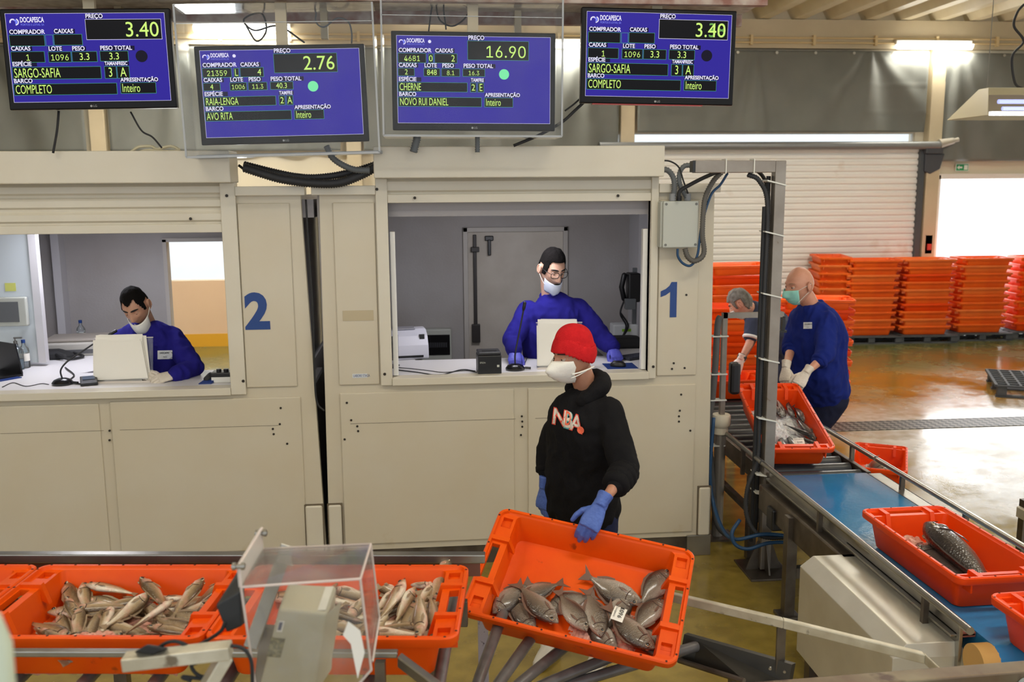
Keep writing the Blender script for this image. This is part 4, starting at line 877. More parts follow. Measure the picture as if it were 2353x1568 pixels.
p = at(1870, 700, y=4.4); stack(p.x, 4.4, R(-14), 10, "behind the bald worker", z0=.0, mats=(1, 0))
p = at(1702, 700, y=3.55); stack(p.x, 3.55, R(-3), 10, 'nearest the bending worker', z0=.0, mats=(1, 1, 0), pitch=.118)
p = at(1690, 640, y=5.0); stack(p.x, 5.0, R(4), 13, 'rising behind the bending worker', z0=.0, mats=(0, 0, 1))
pg = at(2238, 868, z=.14); pallet(pg.x+.78, pg.y-.28, R(-26), 'empty dark grid pallet lying on the wet floor at the right', 1.25, 1.0, True)
# ------------------------------------------------------------------ fish
def fish_mat(nm, back, mid, belly, rough=.28, lines=None, ysc=.2, mott=(14, .35), pink=None):
    m = M(nm, mid, rough, coat=.45); nt = m.node_tree; N = nt.nodes; Lk = nt.links; b = N['Principled BSDF']
    tc = N.new('ShaderNodeTexCoord'); sp = N.new('ShaderNodeSeparateXYZ'); Lk.new(tc.outputs['Object'], sp.inputs[0])
    n = N.new('ShaderNodeTexNoise'); n.inputs['Scale'].default_value = mott[0]; n.inputs['Detail'].default_value = 7; Lk.new(tc.outputs['Object'], n.inputs['Vector'])
    ad = N.new('ShaderNodeMath'); ad.operation = 'MULTIPLY_ADD'; ad.inputs[1].default_value = mott[1]*ysc; Lk.new(n.outputs[0], ad.inputs[0]); Lk.new(sp.outputs[1], ad.inputs[2])
    mr = N.new('ShaderNodeMapRange'); mr.inputs[1].default_value = -ysc; mr.inputs[2].default_value = ysc*1.1; Lk.new(ad.outputs[0], mr.inputs[0])
    cr = N.new('ShaderNodeValToRGB'); e = cr.color_ramp.elements; e[0].color = lin(belly); e[1].color = lin(back); e[0].position = .18; e[1].position = .92
    k = e.new(.52); k.color = lin(mid); Lk.new(mr.outputs[0], cr.inputs[0]); out = cr.outputs[0]
    if lines:
        wv = N.new('ShaderNodeTexWave'); wv.bands_direction = 'Y'; wv.inputs['Scale'].default_value = lines; wv.inputs['Distortion'].default_value = 1.5; wv.inputs['Detail'].default_value = 2; Lk.new(tc.outputs['Object'], wv.inputs['Vector'])
        mx = N.new('ShaderNodeMix'); mx.data_type = 'RGBA'; mx.blend_type = 'MULTIPLY'; mx.inputs[0].default_value = .6; Lk.new(out, mx.inputs[6]); Lk.new(wv.outputs[0], mx.inputs[7]); out = mx.outputs[2]
    if pink:
        n2 = N.new('ShaderNodeTexNoise'); n2.inputs['Scale'].default_value = 5; Lk.new(tc.outputs['Object'], n2.inputs['Vector'])
        m2 = N.new('ShaderNodeMapRange'); m2.inputs[1].default_value = .55; m2.inputs[2].default_value = .75; m2.inputs[4].default_value = .7; Lk.new(n2.outputs[0], m2.inputs[0])
        mx = N.new('ShaderNodeMix'); mx.data_type = 'RGBA'; mx.inputs[7].default_value = lin(pink); Lk.new(m2.outputs[0], mx.inputs[0]); Lk.new(out, mx.inputs[6]); out = mx.outputs[2]
    Lk.new(out, b.inputs['Base Color'])
    bp = N.new('ShaderNodeBump'); bp.inputs['Strength'].default_value = .25; bp.inputs['Distance'].default_value = .01
    vo = N.new('ShaderNodeTexVoronoi'); vo.inputs['Scale'].default_value = 55; Lk.new(tc.outputs['Object'], vo.inputs['Vector']); Lk.new(vo.outputs[0], bp.inputs['Height']); Lk.new(bp.outputs[0], b.inputs['Normal'])
    return m
FEYE = M('fish_eye', (10, 10, 12), .08, coat=1); FRING = M('fish_eye_ring', (176, 160, 130), .25, .3)
SPEC = {
 'bream': dict(prof=[(0, .0, -.012, .012), (.02, .03, -.034, .02), (.06, .08, -.066, .036), (.14, .15, -.115, .06), (.25, .205, -.165, .075), (.38, .228, -.188, .08), (.52, .212, -.175, .07), (.66, .155, -.127, .05), (.78, .08, -.068, .028), (.86, .044, -.04, .018), (.91, .04, -.036, .012)], tail=(.89, 1.08, .15, .45), eye=(.105, .05, .03), dorsal=(.28, .8, .055), mat=('bream_skin', (70, 58, 48), (140, 124, 106), (206, 196, 182)), lines=22, fin=(108, 76, 60)),
 'pout': dict(prof=[(0, .012, -.014, .016), (.02, .026, -.028, .026), (.07, .055, -.05, .042), (.15, .085, -.085, .058), (.26, .108, -.118, .066), (.4, .105, -.115, .06), (.56, .08, -.085, .046), (.72, .05, -.052, .03), (.85, .03, -.03, .017), (.92, .022, -.022, .01)], tail=(.9, 1.02, .06, .1), eye=(.085, .03, .026), dorsal=(.28, .7, .04), mat=('pout_skin', (88, 68, 44), (164, 140, 104), (224, 214, 194)), lines=None, fin=(150, 128, 100)),
 'mackerel': dict(prof=[(0, .004, -.006, .008), (.03, .024, -.024, .022), (.1, .052, -.052, .042), (.22, .08, -.085, .06), (.36, .088, -.095, .064), (.52, .078, -.082, .054), (.7, .05, -.052, .036), (.84, .024, -.024, .018), (.92, .014, -.014, .01)], tail=(.9, 1.04, .12, .6), eye=(.085, .016, .017), dorsal=(.3, .45, .04), mat=('mackerel_skin', (28, 32, 38), (82, 84, 84), (214, 212, 206)), lines=9, fin=(60, 58, 56)),
 'wreck': dict(prof=[(0, .03, -.03, .03), (.03, .06, -.06, .055), (.1, .12, -.11, .085), (.2, .17, -.15, .11), (.34, .2, -.175, .12), (.5, .185, -.165, .11), (.66, .14, -.125, .085), (.8, .085, -.08, .05), (.9, .06, -.058, .03)], tail=(.88, 1.05, .14, .1), eye=(.13, .07, .025), dorsal=(.25, .8, .06), mat=('wreckfish_skin', (44, 38, 36), (92, 82, 76), (170, 152, 140)), lines=None, fin=(66, 56, 50))}
def fish_proto(kind, bend=0.0):
    S = SPEC[kind]; sk = fish_mat(S['mat'][0], *S['mat'][1:], lines=S['lines'], ysc=max(p[1] for p in S['prof']), pink=(206, 150, 130) if kind == 'pout' else None)
    X = lambda s: .5-s
    by = lambda s: bend*(s-.35)**2*(1 if s > .35 else .4)
    rings = []
    for s, d, b, h in S['prof']:
        c = (d+b)/2; r = (d-b)/2
        rings.append([V((X(s), by(s)+c+r*cos(t), h*(abs(sin(t))**.9)*(1 if sin(t) >= 0 else -1))) for t in [2*pi*j/16 for j in range(16)]])
    body = MB().loft(rings).mesh('fish', sk, True)
    P = S['prof']
    def at_s(s):
        for p, q in zip(P, P[1:]):
            if p[0] <= s <= q[0]:
                t = (s-p[0])/(q[0]-p[0]); return [p[i]+(q[i]-p[i])*t for i in range(4)]
        return P[-1]
    fm = M(kind+'_fin', S['fin'], .4, coat=.2, bump=(120, .3))
    s0, s1, w, fork = S['tail']; parts = {}
    y0 = by(s0); y1 = by(s1); e = at_s(.9)
    tl = MB().prism([(X(s0), y0+e[1], -.006), (X(s0)-.03, y0+e[1]*1.3, -.005), (X(s1), y1+w, -.002), (X(s1-(s1-s0)*fork*.8), y1, -.003), (X(s1), y1-w*.95, -.002), (X(s0)-.03, y0+e[2]*1.3, -.005), (X(s0), y0+e[2], -.006)], (0, 0, .009))
    parts['tail_fin'] = (tl.mesh('tail_fin', fm), fm)
    a, b, hgt = S['dorsal']; pts = []; n = 7
    for k in range(n+1):
        s = a+(b-a)*k/n; pts.append((X(s), by(s)+at_s(s)[1]-.012, -.003))
    for k in range(n, -1, -1):
        s = a+(b-a)*k/n; pts.append((X(s+.015), by(s)+at_s(s)[1]+hgt*(sin(pi*(k+.6)/(n+1.2))**.6)*(.75 if k % 2 else .6), -.002))
    parts['dorsal_fin'] = (MB().prism(pts, (0, 0, .005)).mesh('dorsal_fin', fm), fm)
    pts = []
    for k in range(5): s = .52+.28*k/4; pts.append((X(s), by(s)+at_s(min(s, .9))[2]+.01, -.003))
    for k in range(4, -1, -1): s = .52+.28*k/4; pts.append((X(s+.02), by(s)+at_s(min(s, .9))[2]-hgt*.7*(sin(pi*(k+.6)/5.2)**.6), -.002))
    parts['anal_fin'] = (MB().prism(pts, (0, 0, .005)).mesh('anal_fin', fm), fm)
    g = at_s(.27); z = g[3]
    parts['pectoral_fin'] = (MB().loft([[V((X(.25), -.03, z*.96)), V((X(.25), -.055, z*.93)), V((X(.34), -.085, z+.004)), V((X(.42), -.075, z+.006)), V((X(.36), -.045, z+.006))], [V((X(.25), -.03, z*.96+.006)), V((X(.25), -.055, z*.93+.006)), V((X(.34), -.085, z+.01)), V((X(.42), -.075, z+.012)), V((X(.36), -.045, z+.012))]]).mesh('pectoral_fin', fm), fm)
    gg = at_s(.16); c = (gg[1]+gg[2])/2
    parts['gill_cover'] = (MB().ball((X(.165), c-.012, gg[3]*.30), (.068 if kind == 'bream' else .055, (gg[1]-gg[2])*.38, gg[3]*.86), 20, 12).mesh('gill_cover', sk, True), sk)
    es, ey, er = S['eye']; h = at_s(es)
    zz = h[3]*math.sqrt(max(.05, 1-((ey-(h[1]+h[2])/2)/((h[1]-h[2])/2))**2))
    for sg in (1, -1):
        rg = MB().ball((X(es), by(es)+ey, sg*(zz-er*.15)), (er*1.35, er*1.35, er*.55), 14, 8); ep = MB().ball((X(es), by(es)+ey, sg*(zz+er*.12)), (er, er, er*.5), 14, 8)
        parts['eye_ring'+' '*(sg < 0)] = (rg.mesh('eye_ring', FRING, True), FRING); parts['eye'+' '*(sg < 0)] = (ep.mesh('eye', FEYE, True), FEYE)
    gs = MB(); sg_ = .25; gq = at_s(sg_)
    for sg in (1, -1):
        pts = []
        for k in range(9):
            v = -.72+1.36*k/8; c_ = (gq[1]+gq[2])/2; r_ = (gq[1]-gq[2])/2; sx_ = sg_-.055*v*v
            q_ = at_s(sx_); pts.append((X(sx_), by(sx_)+(q_[1]+q_[2])/2+(q_[1]-q_[2])/2*v, sg*q_[3]*math.sqrt(1-v*v)**.9*1.03))
        gs.tube(pts, [.002]+[.0065]*7+[.002], 6)
    parts['gill_slit'] = (gs.mesh('gill_slit', M('gill_dark', (64, 40, 32), .5)), None)
    mo = MB().tube([(X(-.004), P[0][2]*.4, P[0][3]*1.0), (X(.02), P[0][2]-.004, P[1][3]*1.02), (X(.05), P[1][2]*.75, P[2][3]*.94)], .004, 6)
    parts['mouth'] = (mo.mesh('mouth', M('fish_mouth', (70, 44, 38), .5)), None)
    root = bpy.data.objects.new('fish', body); ch = []
    for k, (me, _) in parts.items(): ch.append(bpy.data.objects.new(k.strip(), me))
    return root, ch
PROTO = {k: [fish_proto(k, b) for b in (-.18, 0, .2)] for k in SPEC}
FISH = {}
def fish(kind, head, tail, n, L, pile, lift=0, flip=None, desc='fish', nm=None, tl=0):
    root, ch = PROTO[kind][rnd.randrange(3)]
    n = V(n).normalized(); x = (V(head)-V(tail)); x = (x-n*x.dot(n)).normalized()
    rl = 1.1 if kind == 'pout' else .35; n2 = (n+x*tl+x.cross(n)*rnd.uniform(-rl, rl)).normalized(); z = (n2-x*n2.dot(x)).normalized()
    f = rnd.choice((1, -1)) if flip is None else flip
    z = z*f; y = z.cross(x); o = root.copy(); o.name = nm or 'fish'; SC.collection.objects.link(o)
    c = (V(head)+V(tail))/2+n*lift; S_ = L
    o.matrix_world = Matrix(((x.x*S_, y.x*S_, z.x*S_, c.x), (x.y*S_, y.y*S_, z.y*S_, c.y), (x.z*S_, y.z*S_, z.z*S_, c.z), (0, 0, 0, 1)))
    for q in ch:
        d = q.copy(); SC.collection.objects.link(d); d.parent = o
        if q.name.startswith('pectoral'): d.scale = (1, 1, f); 
        if q.name.startswith('gill') and f < 0: d.scale = (1, 1, -1)
    o['category'] = 'fish'; o['group'] = pile[1]
    FISH.setdefault(pile, []).append((o, head, tail, desc)); return o
def plane(px, py, P0, n):
    d = ((px-IW/2)/FPX)*_rt+((IH/2-py)/FPX)*_up+_fw
    return CAMPOS+d*((V(P0)-CAMPOS).dot(V(n))/d.dot(V(n)))
PA = ('in the crate left of the scale', 'small pale fish in the crate left of the scale')
PB = ('in the crate right of the scale', 'small pale fish in the crate right of the scale')
PH = ('in the tilted crate', 'breams in the tilted crate'); PW = ("in the bald worker's crate", "dark fish in the bald worker's crate")
rnd.seed(3)
zf = ZR-.082
FA = ((640, 505, 775, 745), (880, 540, 1300, 580), (880, 605, 1250, 640), (755, 755, 1245, 715), (1440, 640, 1045, 870), (1395, 535, 1650, 740), (1655, 745, 1225, 955), (1960, 548, 1670, 790), (2160, 485, 1880, 640), (670, 690, 740, 850), (575, 780, 680, 950), (775, 790, 740, 960), (865, 915, 930, 800), (1805, 900, 1555, 860), (1985, 735, 1900, 960), (1905, 790, 1690, 770), (2030, 680, 1800, 730), (1260, 615, 1010, 650), (1440, 680, 1570, 770), (470, 915, 640, 960), (1640, 565, 1890, 555), (815, 545, 830, 690), (1020, 800, 960, 880), (900, 660, 1260, 690), (1560, 930, 1840, 960), (2120, 610, 2010, 830))
for i, (a, b, c, d) in enumerate(FA):
    h, t_ = at(a/4.2, 1230+b/4.2, z=zf), at(c/4.2, 1230+d/4.2, z=zf)
    L = min(max((h-t_).length*1.12, .21), .29); m_ = (h+t_)/2; dr = (h-t_).normalized()*L/2
    fish('pout', m_+dr, m_-dr, (0, -.25, 1), L, PA, lift=rnd.uniform(-.02, .012)+(.02 if i in (3, 4, 6, 7, 1, 5) else -.006), desc='pale fish', nm='small_fish')
FB = ((2060, 605, 1935, 840), (1895, 712, 1640, 700), (1705, 755, 1515, 980), (1785, 785, 1640, 970), (1950, 735, 1785, 860), (1790, 860, 1660, 1020), (1750, 1045, 1510, 1050), (1835, 1095, 1830, 860), (1975, 835, 1870, 1000), (1955, 1035, 1930, 890), (1530, 715, 1690, 770), (1590, 800, 1480, 890), (1200, 735, 1410, 770), (1180, 845, 1370, 870), (1180, 930, 1330, 960), (1150, 1015, 1310, 1030), (1940, 1090, 1905, 980), (1540, 1085, 1720, 1095), (1300, 900, 1440, 800), (1420, 1080, 1560, 960), (1000, 830, 1150, 720), (960, 1000, 1120, 930), (1330, 1080, 1440, 980), (700, 760, 900, 740), (760, 900, 900, 1000))
for i, (a, b, c, d) in enumerate(FB):
    h, t_ = at(450+a/3.565, 1150+b/3.565, z=zf), at(450+c/3.565, 1150+d/3.565, z=zf)
    L = min(max((h-t_).length*1.12, .21), .29); m_ = (h+t_)/2; dr = (h-t_).normalized()*L/2
    fish('pout', m_+dr, m_-dr, (0, -.25, 1), L, PB, lift=rnd.uniform(-.02, .012)+(.02 if i in (0, 1, 2, 6, 7) else -.004), desc='pale fish', nm='small_fish')
for pl, u0 in ((PA, uB-NL-.004), (PB, uB)):       # a lower layer of fish
    for k in range(16):
        c = NCM @ V((u0-.24+.48*((k*7) % 16)/15+rnd.uniform(-.02, .02), -.17+.34*((k*5) % 8)/7, UPZ+.042)); a = rnd.uniform(0, 6.28); d = V((cos(a), sin(a)*.6, 0)).normalized()*.115
        fish('pout', c+d, c-d, (0, 0, 1), .24, pl, desc='pale fish', nm='small_fish')
# breams in the tilted crate
fl = HB+Za*.036
FH = ((430, 1060, 605, 885, 0), (560, 985, 860, 858, -.008), (845, 1165, 580, 905, .012), (1040, 1215, 845, 975, .012), (1150, 1255, 1060, 950, .008), (1525, 1365, 1175, 1075, .02), (1430, 1015, 1040, 850, .0), (1640, 800, 1420, 1030, 0), (1590, 1010, 1365, 1215, .008), (1300, 1030, 1200, 1140, -.004), (1215, 1285, 1075, 1130, -.012), (1550, 1330, 1420, 1180, -.012), (640, 1120, 560, 1000, -.016), (860, 1030, 1010, 960, -.016))
fz = 3.027
for i, (a, b, c, d, lf) in enumerate(FH):
    h, t_ = plane(1000+a/fz, 1050+b/fz, fl, Za), plane(1000+c/fz, 1050+d/fz, fl, Za)
    L = min(max((h-t_).length*1.06, .22), .26); m_ = (h+t_)/2; dr = (h-t_).normalized()*L/2
    # keep the whole fish inside the crate walls
    dorsal_up = 1
    fish('bream', m_+dr, m_-dr, Za, L, PH, lift=lf, flip=(1 if i in (0, 1, 3, 4, 7, 8) else -1), desc='silver-brown bream', nm='bream')
# dark fish with the bald worker
wl = WMx @ V((0, 0, .07)); wn = (WMx.to_3x3() @ V((0, 0, 1)))
FW = ((700, 1140, 610, 1000), (728, 1135, 672, 985), (800, 1120, 735, 990), (880, 1180, 810, 1050), (975, 1335, 815, 1140), (925, 1290, 780, 1230), (1000, 1375, 845, 1310), (650, 1400, 605, 1280), (735, 1400, 680, 1290), (805, 1390, 750, 1280), (600, 1110, 540, 1000))
for i, (a, b, c, d) in enumerate(FW):
    h, t_ = plane(1600+a/3.564, 640+b/3.564, wl, wn), plane(1600+c/3.564, 640+d/3.564, wl, wn)
    L = min(max((h-t_).length, .24), .34); m_ = (h+t_)/2; dr = (h-t_).normalized()*L/2
    fish('mackerel', m_+dr, m_-dr, wn, L, PW, lift=rnd.uniform(-.015, .01), desc='dark slim fish', nm='dark_fish')
# big fish on the belt
f1 = fish('wreck', at(2128, 1238, z=.76), at(2300, 1325, z=.76), (.15, -.25, 1), .50, ('big', 'large fish in the belt crate'), lift=.0, flip=1, nm='large_dark_fish', tl=.05)
f2 = fish('wreck', at(2112, 1278, z=.715), at(2228, 1335, z=.715), (.1, -.2, 1), .36, ('big', 'large fish in the belt crate'), lift=-.0, flip=1, nm='large_grey_fish')
f1['label'] = 'largest dark brown fish lying on its side in the crate on the blue belt'; f2['label'] = 'smaller grey fish in front of the largest dark fish, in the belt crate'
f3 = fish('bream', FMx @ V((.22, .06, .11)), FMx @ V((-.1, -.06, .11)), (0, 0, 1), .36, ('flr', 'fish in the crate on the floor'), flip=-1, nm='grey_fish')
f3['label'] = 'grey fish lying in the lone crate on the wet floor'
f4 = fish('wreck', NCM @ V((uB-2*NL-.008+.12, -.05, UPZ+.07)), NCM @ V((uB-2*NL-.008+.3, .14, UPZ+.07)), (0, 0, 1), .34, ('cnr', 'fish in the corner crate'), flip=1, nm='dark_fish')
f4['label'] = 'dark fish in the crate cut off at the lower left corner'
del FISH[('big', 'large fish in the belt crate')], FISH[('flr', 'fish in the crate on the floor')], FISH[('cnr', 'fish in the corner crate')]
# labels: rank the fish of each pile from left to right as the photo shows them
def pxx(p):
    q = V(p)-CAMPOS; return q.dot(_rt)/q.dot(_fw)
def pyy(p):
    q = V(p)-CAMPOS; return -q.dot(_up)/q.dot(_fw)
for pile, l in FISH.items():
    l.sort(key=lambda e: pxx((V(e[1])+V(e[2]))/2))
    for i, (o, h, t_, desc) in enumerate(l):
        dx, dy = pxx(h)-pxx(t_), pyy(h)-pyy(t_)
        hd = ('left' if dx < 0 else 'right') if abs(dx) > abs(dy) else ('forward' if dy > 0 else 'backward')
        rank = 'leftmost' if i == 0 else ('rightmost' if i == len(l)-1 else ((ORD[i+1] if i+1 < len(ORD) else ORD[len(l)-i])+(' from left' if i+1 < len(ORD) else ' from right')))
        o['label'] = '%s %s, head %s, %s' % (desc, pile[0], hd, rank)
# crushed ice (stuff) under the fish
def ice(Mx, x0, x1, y0, y1, z, amp, mat, label, parent=None, seed=0, nx=46, ny=30, edge=.03):
    rows = []
    for j in range(ny+1):
        row = []
        for i in range(nx+1):
            u, v = i/nx, j/ny; x = x0+(x1-x0)*u; y = y0+(y1-y0)*v
            e = min(u, 1-u, v, 1-v); f = min(1, e/.18)
            q = noise.cell(V((x*90+seed, y*90, 0)))
            row.append(Mx @ V((x, y, z+amp*(f*1.2-.6)+amp*.5*noise.noise(V((x*22, y*22, seed)))+amp*.35*(q-.5)-(min(edge, z-.008) if e < .001 else 0))))
        rows.append(row)
    o = MB().loft(rows, cap=False, close=False).obj('crushed_ice', mat); s = o.modifiers.new('solid', 'SOLIDIFY'); s.thickness = .012
    return tag(o, label, 'ice', kind='stuff')
PINK = M('pinkish_ice', (206, 138, 116), .35, noise_=(30, (226, 182, 166), .8), bump=(80, .6), sss=.1); WICE = M('white_ice', (226, 226, 226), .3, noise_=(40, (186, 188, 190), .7), bump=(90, .7), sss=.1)
MA_ = NCM @ Matrix.Translation((uB-NL-.004, 0, UPZ)); MB_ = NCM @ Matrix.Translation((uB, 0, UPZ))
ice(MA_, -.29, .29, -.225, .235, .018, .012, PINK, 'pinkish crushed ice between the fish in the crate left of the scale', seed=1)
ice(MA_, -.10, .05, -.21, -.09, .07, .022, PINK, 'mound of pink ice showing among the fish left of the scale', seed=2, nx=20, ny=20)
ice(MB_, -.29, .29, -.225, .235, .018, .012, PINK, 'pinkish crushed ice between the fish in the crate right of the scale', seed=3)
ice(HM, -.02, .27, -.2, .0, .014, .012, PINK, 'thin slush of pink ice under the breams in the tilted crate', seed=4)
ice(WMx, -.3, .3, -.15, .15, .02, .015, WICE, "white crushed ice over the dark fish in the bald worker's crate", seed=5)
ice(WMx, -.06, .16, -.12, .02, .085, .025, WICE, "heap of white ice in the middle of the bald worker's crate", seed=6, nx=24, ny=18)
ice(BMx, -.3, .3, -.15, .15, .02, .015, PINK, 'pinkish ice at the bottom of the crate on the belt', seed=7)
ice(BMx, -.3, -.1, -.13, .02, .06, .025, PINK, 'small heap of pink ice at the head of the large dark fish', seed=8, nx=20, ny=16)
ice(FMx, -.1, .28, -.13, .13, .06, .03, WICE, 'ice and clear film in the crate on the wet floor', seed=9)
# paper lot tags
n = Za
def lot_tag(c, xd, up, w, h, label, lines):
    Mx = frame(c, xd, up); t = empty('lot_tag', (0, 0, 0), label, 'paper tag'); t.matrix_world = Mx
    MB().loft([[V((w*(u-.5), h*(v-.5), .008*sin(u*3)-.0)) for u in [k/8 for k in range(9)]] for v in (0, .5, 1)], cap=False, close=False).obj('paper', PAPER, t)
    for s, sz, x, y in lines: text_obj(s, sz, BLACK, t, (x, y, .0095), 'lettering', rot=(0, 0, 0), bold=.0006 if sz > .02 else 0)
    return t
c = plane(1422, 1412, HB+Za*.085, Za); x1 = plane(1445, 1432, HB+Za*.085, Za); x0 = plane(1424, 1400, HB+Za*.085, Za)
lot_tag(c, plane(1408, 1436, HB+Za*.085, Za)-plane(1422, 1402, HB+Za*.085, Za), Za, .068, .05, 'white paper tag reading 1096 on a bream in the tilted crate', (('1096', .025, -.031, .0), ('Docapesca', .012, -.03, -.018)))
c = plane(1836, 1015, wl+wn*.04, wn)
lot_tag(c, (1, .0, 0), wn+V((0, -.8, 0)), .07, .045, "white paper tag in the bald worker's crate", (('DOCAPESCA', .011, -.032, .008), ('8.340', .014, -.016, -.014)))
# ------------------------------------------------------------------ things on the worktops
Z1, Z2 = 1.248, 1.218
def onw(px, py, z): return at(px, py, z=z)
def paper_stand(c, w, h, th, rz, label, tilt=-12, n=9, seed=0, zb=0):
    t = empty('paper_holder', c, label[0], 'acrylic holder', rot=(0, 0, rz))
    ti = Matrix.Rotation(R(tilt), 4, 'X')
    MB().box(-w/2-.012, w/2+.02, .0, .004, .01, h+.01, ti).obj('back_sheet', GLASS, t)
    MB().box(-w/2-.012, w/2+.02, -.05, .06, 0, .004).obj('base_sheet', GLASS, t)
    e = MB().box(-w/2-.014, w/2+.022, -.002, .005, h+.006, h+.011, ti).box(-w/2-.012, w/2+.02, -.055, -.05, 0, .012); e.obj('edge', EDGE, t)
    MB().box(-w/2, w/2-.03, -.052, -.046, .004, .02).obj('front_lip', STEEL, t)
    p = empty('paper_stack', c, label[1], 'paper stack', rot=(0, 0, rz)); r = random.Random(seed)
    for k in range(n):
        dx, dz, a = r.uniform(-.012, .012), r.uniform(-.004, .02), r.uniform(-.03, .03)
        m = ti @ Matrix.Translation((dx, -.004-.0042*k, .012)) @ Matrix.Rotation(a, 4, 'Y')
        hh = h*(1-.0)+dz-(.03 if k > n-4 else 0)
        MB().hexa([m @ V(q) for q in ((-w/2, -.0035, 0), (w/2, -.0035, 0), (w/2*.78, -.0035, hh*.99), (-w/2*.98, -.0035, hh))], [m @ V(q) for q in ((-w/2, 0, 0), (w/2, 0, 0), (w/2*.78, 0, hh*.99), (-w/2*.98, 0, hh))]).obj('sheets', PAPER, p)
def mic(c, pts, label):
    t = empty('gooseneck_microphone', c, label, 'microphone')
    MB().lathe([(.001, 0), (.062, 0), (.064, .012), (.05, .03), (.026, .04), (.001, .042)], 24).obj('base', M('mic_black', (18, 18, 20), .25, coat=.3), t, smooth=2)
    MB().tube(spline(pts), .0055, 8).obj('gooseneck', M('gooseneck', (46, 46, 50), .35, .4), t, smooth=True)
    a, b = V(pts[-2]), V(pts[-1]); d = (b-a).normalized()
    MB().tube([b-d*.01, b, b+d*.035], [.008, .011, .011], 12, True).obj('capsule', BLACK, t, smooth=True)
    MB().cyl((.062, -.01, .014), (.1, -.02, .012), .008).obj('plug', BLACK, t)
def cable(pts, z, label, r=.0035, mat=None):
    return tag(MB().tube(spline([at(x, y, z=z+r+.001) for x, y in pts]), r, 7).obj('counter_cable', mat or BLACKR, smooth=True), label, 'cable')
def mouse(c, rz, label):
    t = empty('computer_mouse', c, label, 'mouse', rot=(0, 0, rz))
    MB().loft([[V((.03*k*cos(a), .055*k*sin(a)*(1 if sin(a) > 0 else .95), z)) for a in [2*pi*i/20 for i in range(20)]] for k, z in ((.95, 0), (1, .008), (.9, .022), (.6, .034), (.2, .038))]).obj('shell', BLACK, t, smooth=True)
    MB().cyl((-.004, .025, .032), (.004, .025, .032), .008, seg=12).obj('wheel', GREYP, t)
# the right cabin
c = onw(1185, 852, Z1); mic((c.x, c.y+.03, Z1), [(0, 0, .03), (.0, 0, .1), (.02, .01, .2), (.045, .02, .32), (.06, .02, .40)], 'black gooseneck microphone standing tall on the worktop of the right cabin')
c = onw(1290, 852, Z1); paper_stand((c.x, c.y+.1, Z1), .27, .29, 9, R(-4), ('clear acrylic paper holder before the standing clerk with glasses', 'upright stack of white paper before the standing clerk with glasses'), seed=2)
t = empty('receipt_printer', onw(1126, 862, Z1), 'black receipt printer on the worktop of the right cabin beside the microphone', 'printer'); t.rotation_euler = (0, 0, R(2))
MB().box(-.075, .075, 0, .15, 0, .125).obj('body', BLACK, t, bevel=.007)
MB().box(-.072, .072, .005, .15, .125, .145).obj('lid', M('printer_dark_grey', (40, 40, 44), .4), t, bevel=.006)
MB().box(-.045, .05, .05, .075, .1445, .147).obj('paper_slot', M('slot_black', (8, 8, 8), .5), t)
MB().box(.045, .06, -.003, .0, .05, .064).obj('feed_button', GREYBOX, t)
text_obj('EPSON', .014, GREYBOX, t, (-.064, -.0015, .075), 'lettering', sx=.8)
c = onw(1422, 845, Z1); MP = M('mousepad_blue', (20, 52, 120), .6)
tag(MB().box(c.x-.085, c.x+.12, c.y-.05, c.y+.14, Z1, Z1+.004).obj('mouse_pad', MP, bevel=.002), 'blue mouse pad at the right end of the worktop in the right cabin', 'mouse pad')
mouse((c.x, c.y+.02, Z1+.004), R(75), 'black mouse on the blue mouse pad in the right cabin')
t = empty('keyboard', at(1462, 828, z=Z1), 'dark keyboard at the right side of the worktop in the right cabin', 'keyboard', rot=(0, 0, R(30)))
MB().box(-.06, .2, -.0, .13, .0, .016).obj('base', M('keyboard_dark', (46, 48, 56), .5), t, bevel=.004)
k = MB()
for i in range(12):
    for j in range(5): k.box(-.055+i*.021, -.038+i*.021, .008+j*.023, .027+j*.023, .016, .021)
k.obj('keys', M('keys_dark', (58, 62, 76), .5), t)
p = at(935, 800, y=.85); Zd = 1.232
t = empty('label_printer', (p.x, .85, Zd), 'white rounded label printer on the side desk in the right cabin', 'printer', rot=(0, 0, R(8)))
prof = [(-.1, 0), (.1, 0), (.11, .05), (.09, .13), (.04, .18), (-.02, .2), (-.1, .2)]
MB().prism([(-.14, a, b) for a, b in [(-.13, 0), (.16, 0), (.16, .17), (.1, .2), (.0, .2), (-.08, .16), (-.12, .1)]], (.28, 0, 0)).obj('body', M('printer_white', (214, 214, 226), .4), t, bevel=.012)
MB().box(-.1, .06, -.02, .1, .198, .206).obj('top_window', M('printer_grey', (150, 150, 160), .3), t, bevel=.003)
MB().box(.08, .115, -.095, -.07, .12, .17).obj('display', BLACK, t)
MB().box(-.1, .1, -.134, -.128, .015, .03).obj('paper_exit', BLACK, t)
p = at(1003, 792, y=1.86); t = empty('fuse_board', (p.x, 1.93, p.z), 'dark glazed fuse board in a grey frame on the back wall of the right cabin', 'fuse board')
MB().box(-.125, .125, -.09, .015, -.13, .13).obj('frame', GREYBOX, t, bevel=.01)
MB().box(-.11, .11, -.098, -.088, -.085, .085).obj('smoked_door', M('smoked_door', (24, 24, 26), .12, coat=.5), t, bevel=.004)
b = MB()
for i in range(10): b.box(-.09+i*.018, -.075+i*.018, -.1, -.097, -.02, .02)
b.obj('breakers', M('breakers_dark', (48, 48, 52), .4), t)
MB().box(-.09, .1, -.07, -.0, -.19, -.13).obj('lower_box', M('box_white', (222, 220, 224), .5), t, bevel=.005); MB().box(-.055, -.02, -.073, -.068, -.18, -.145).obj('blue_label', MP, t)
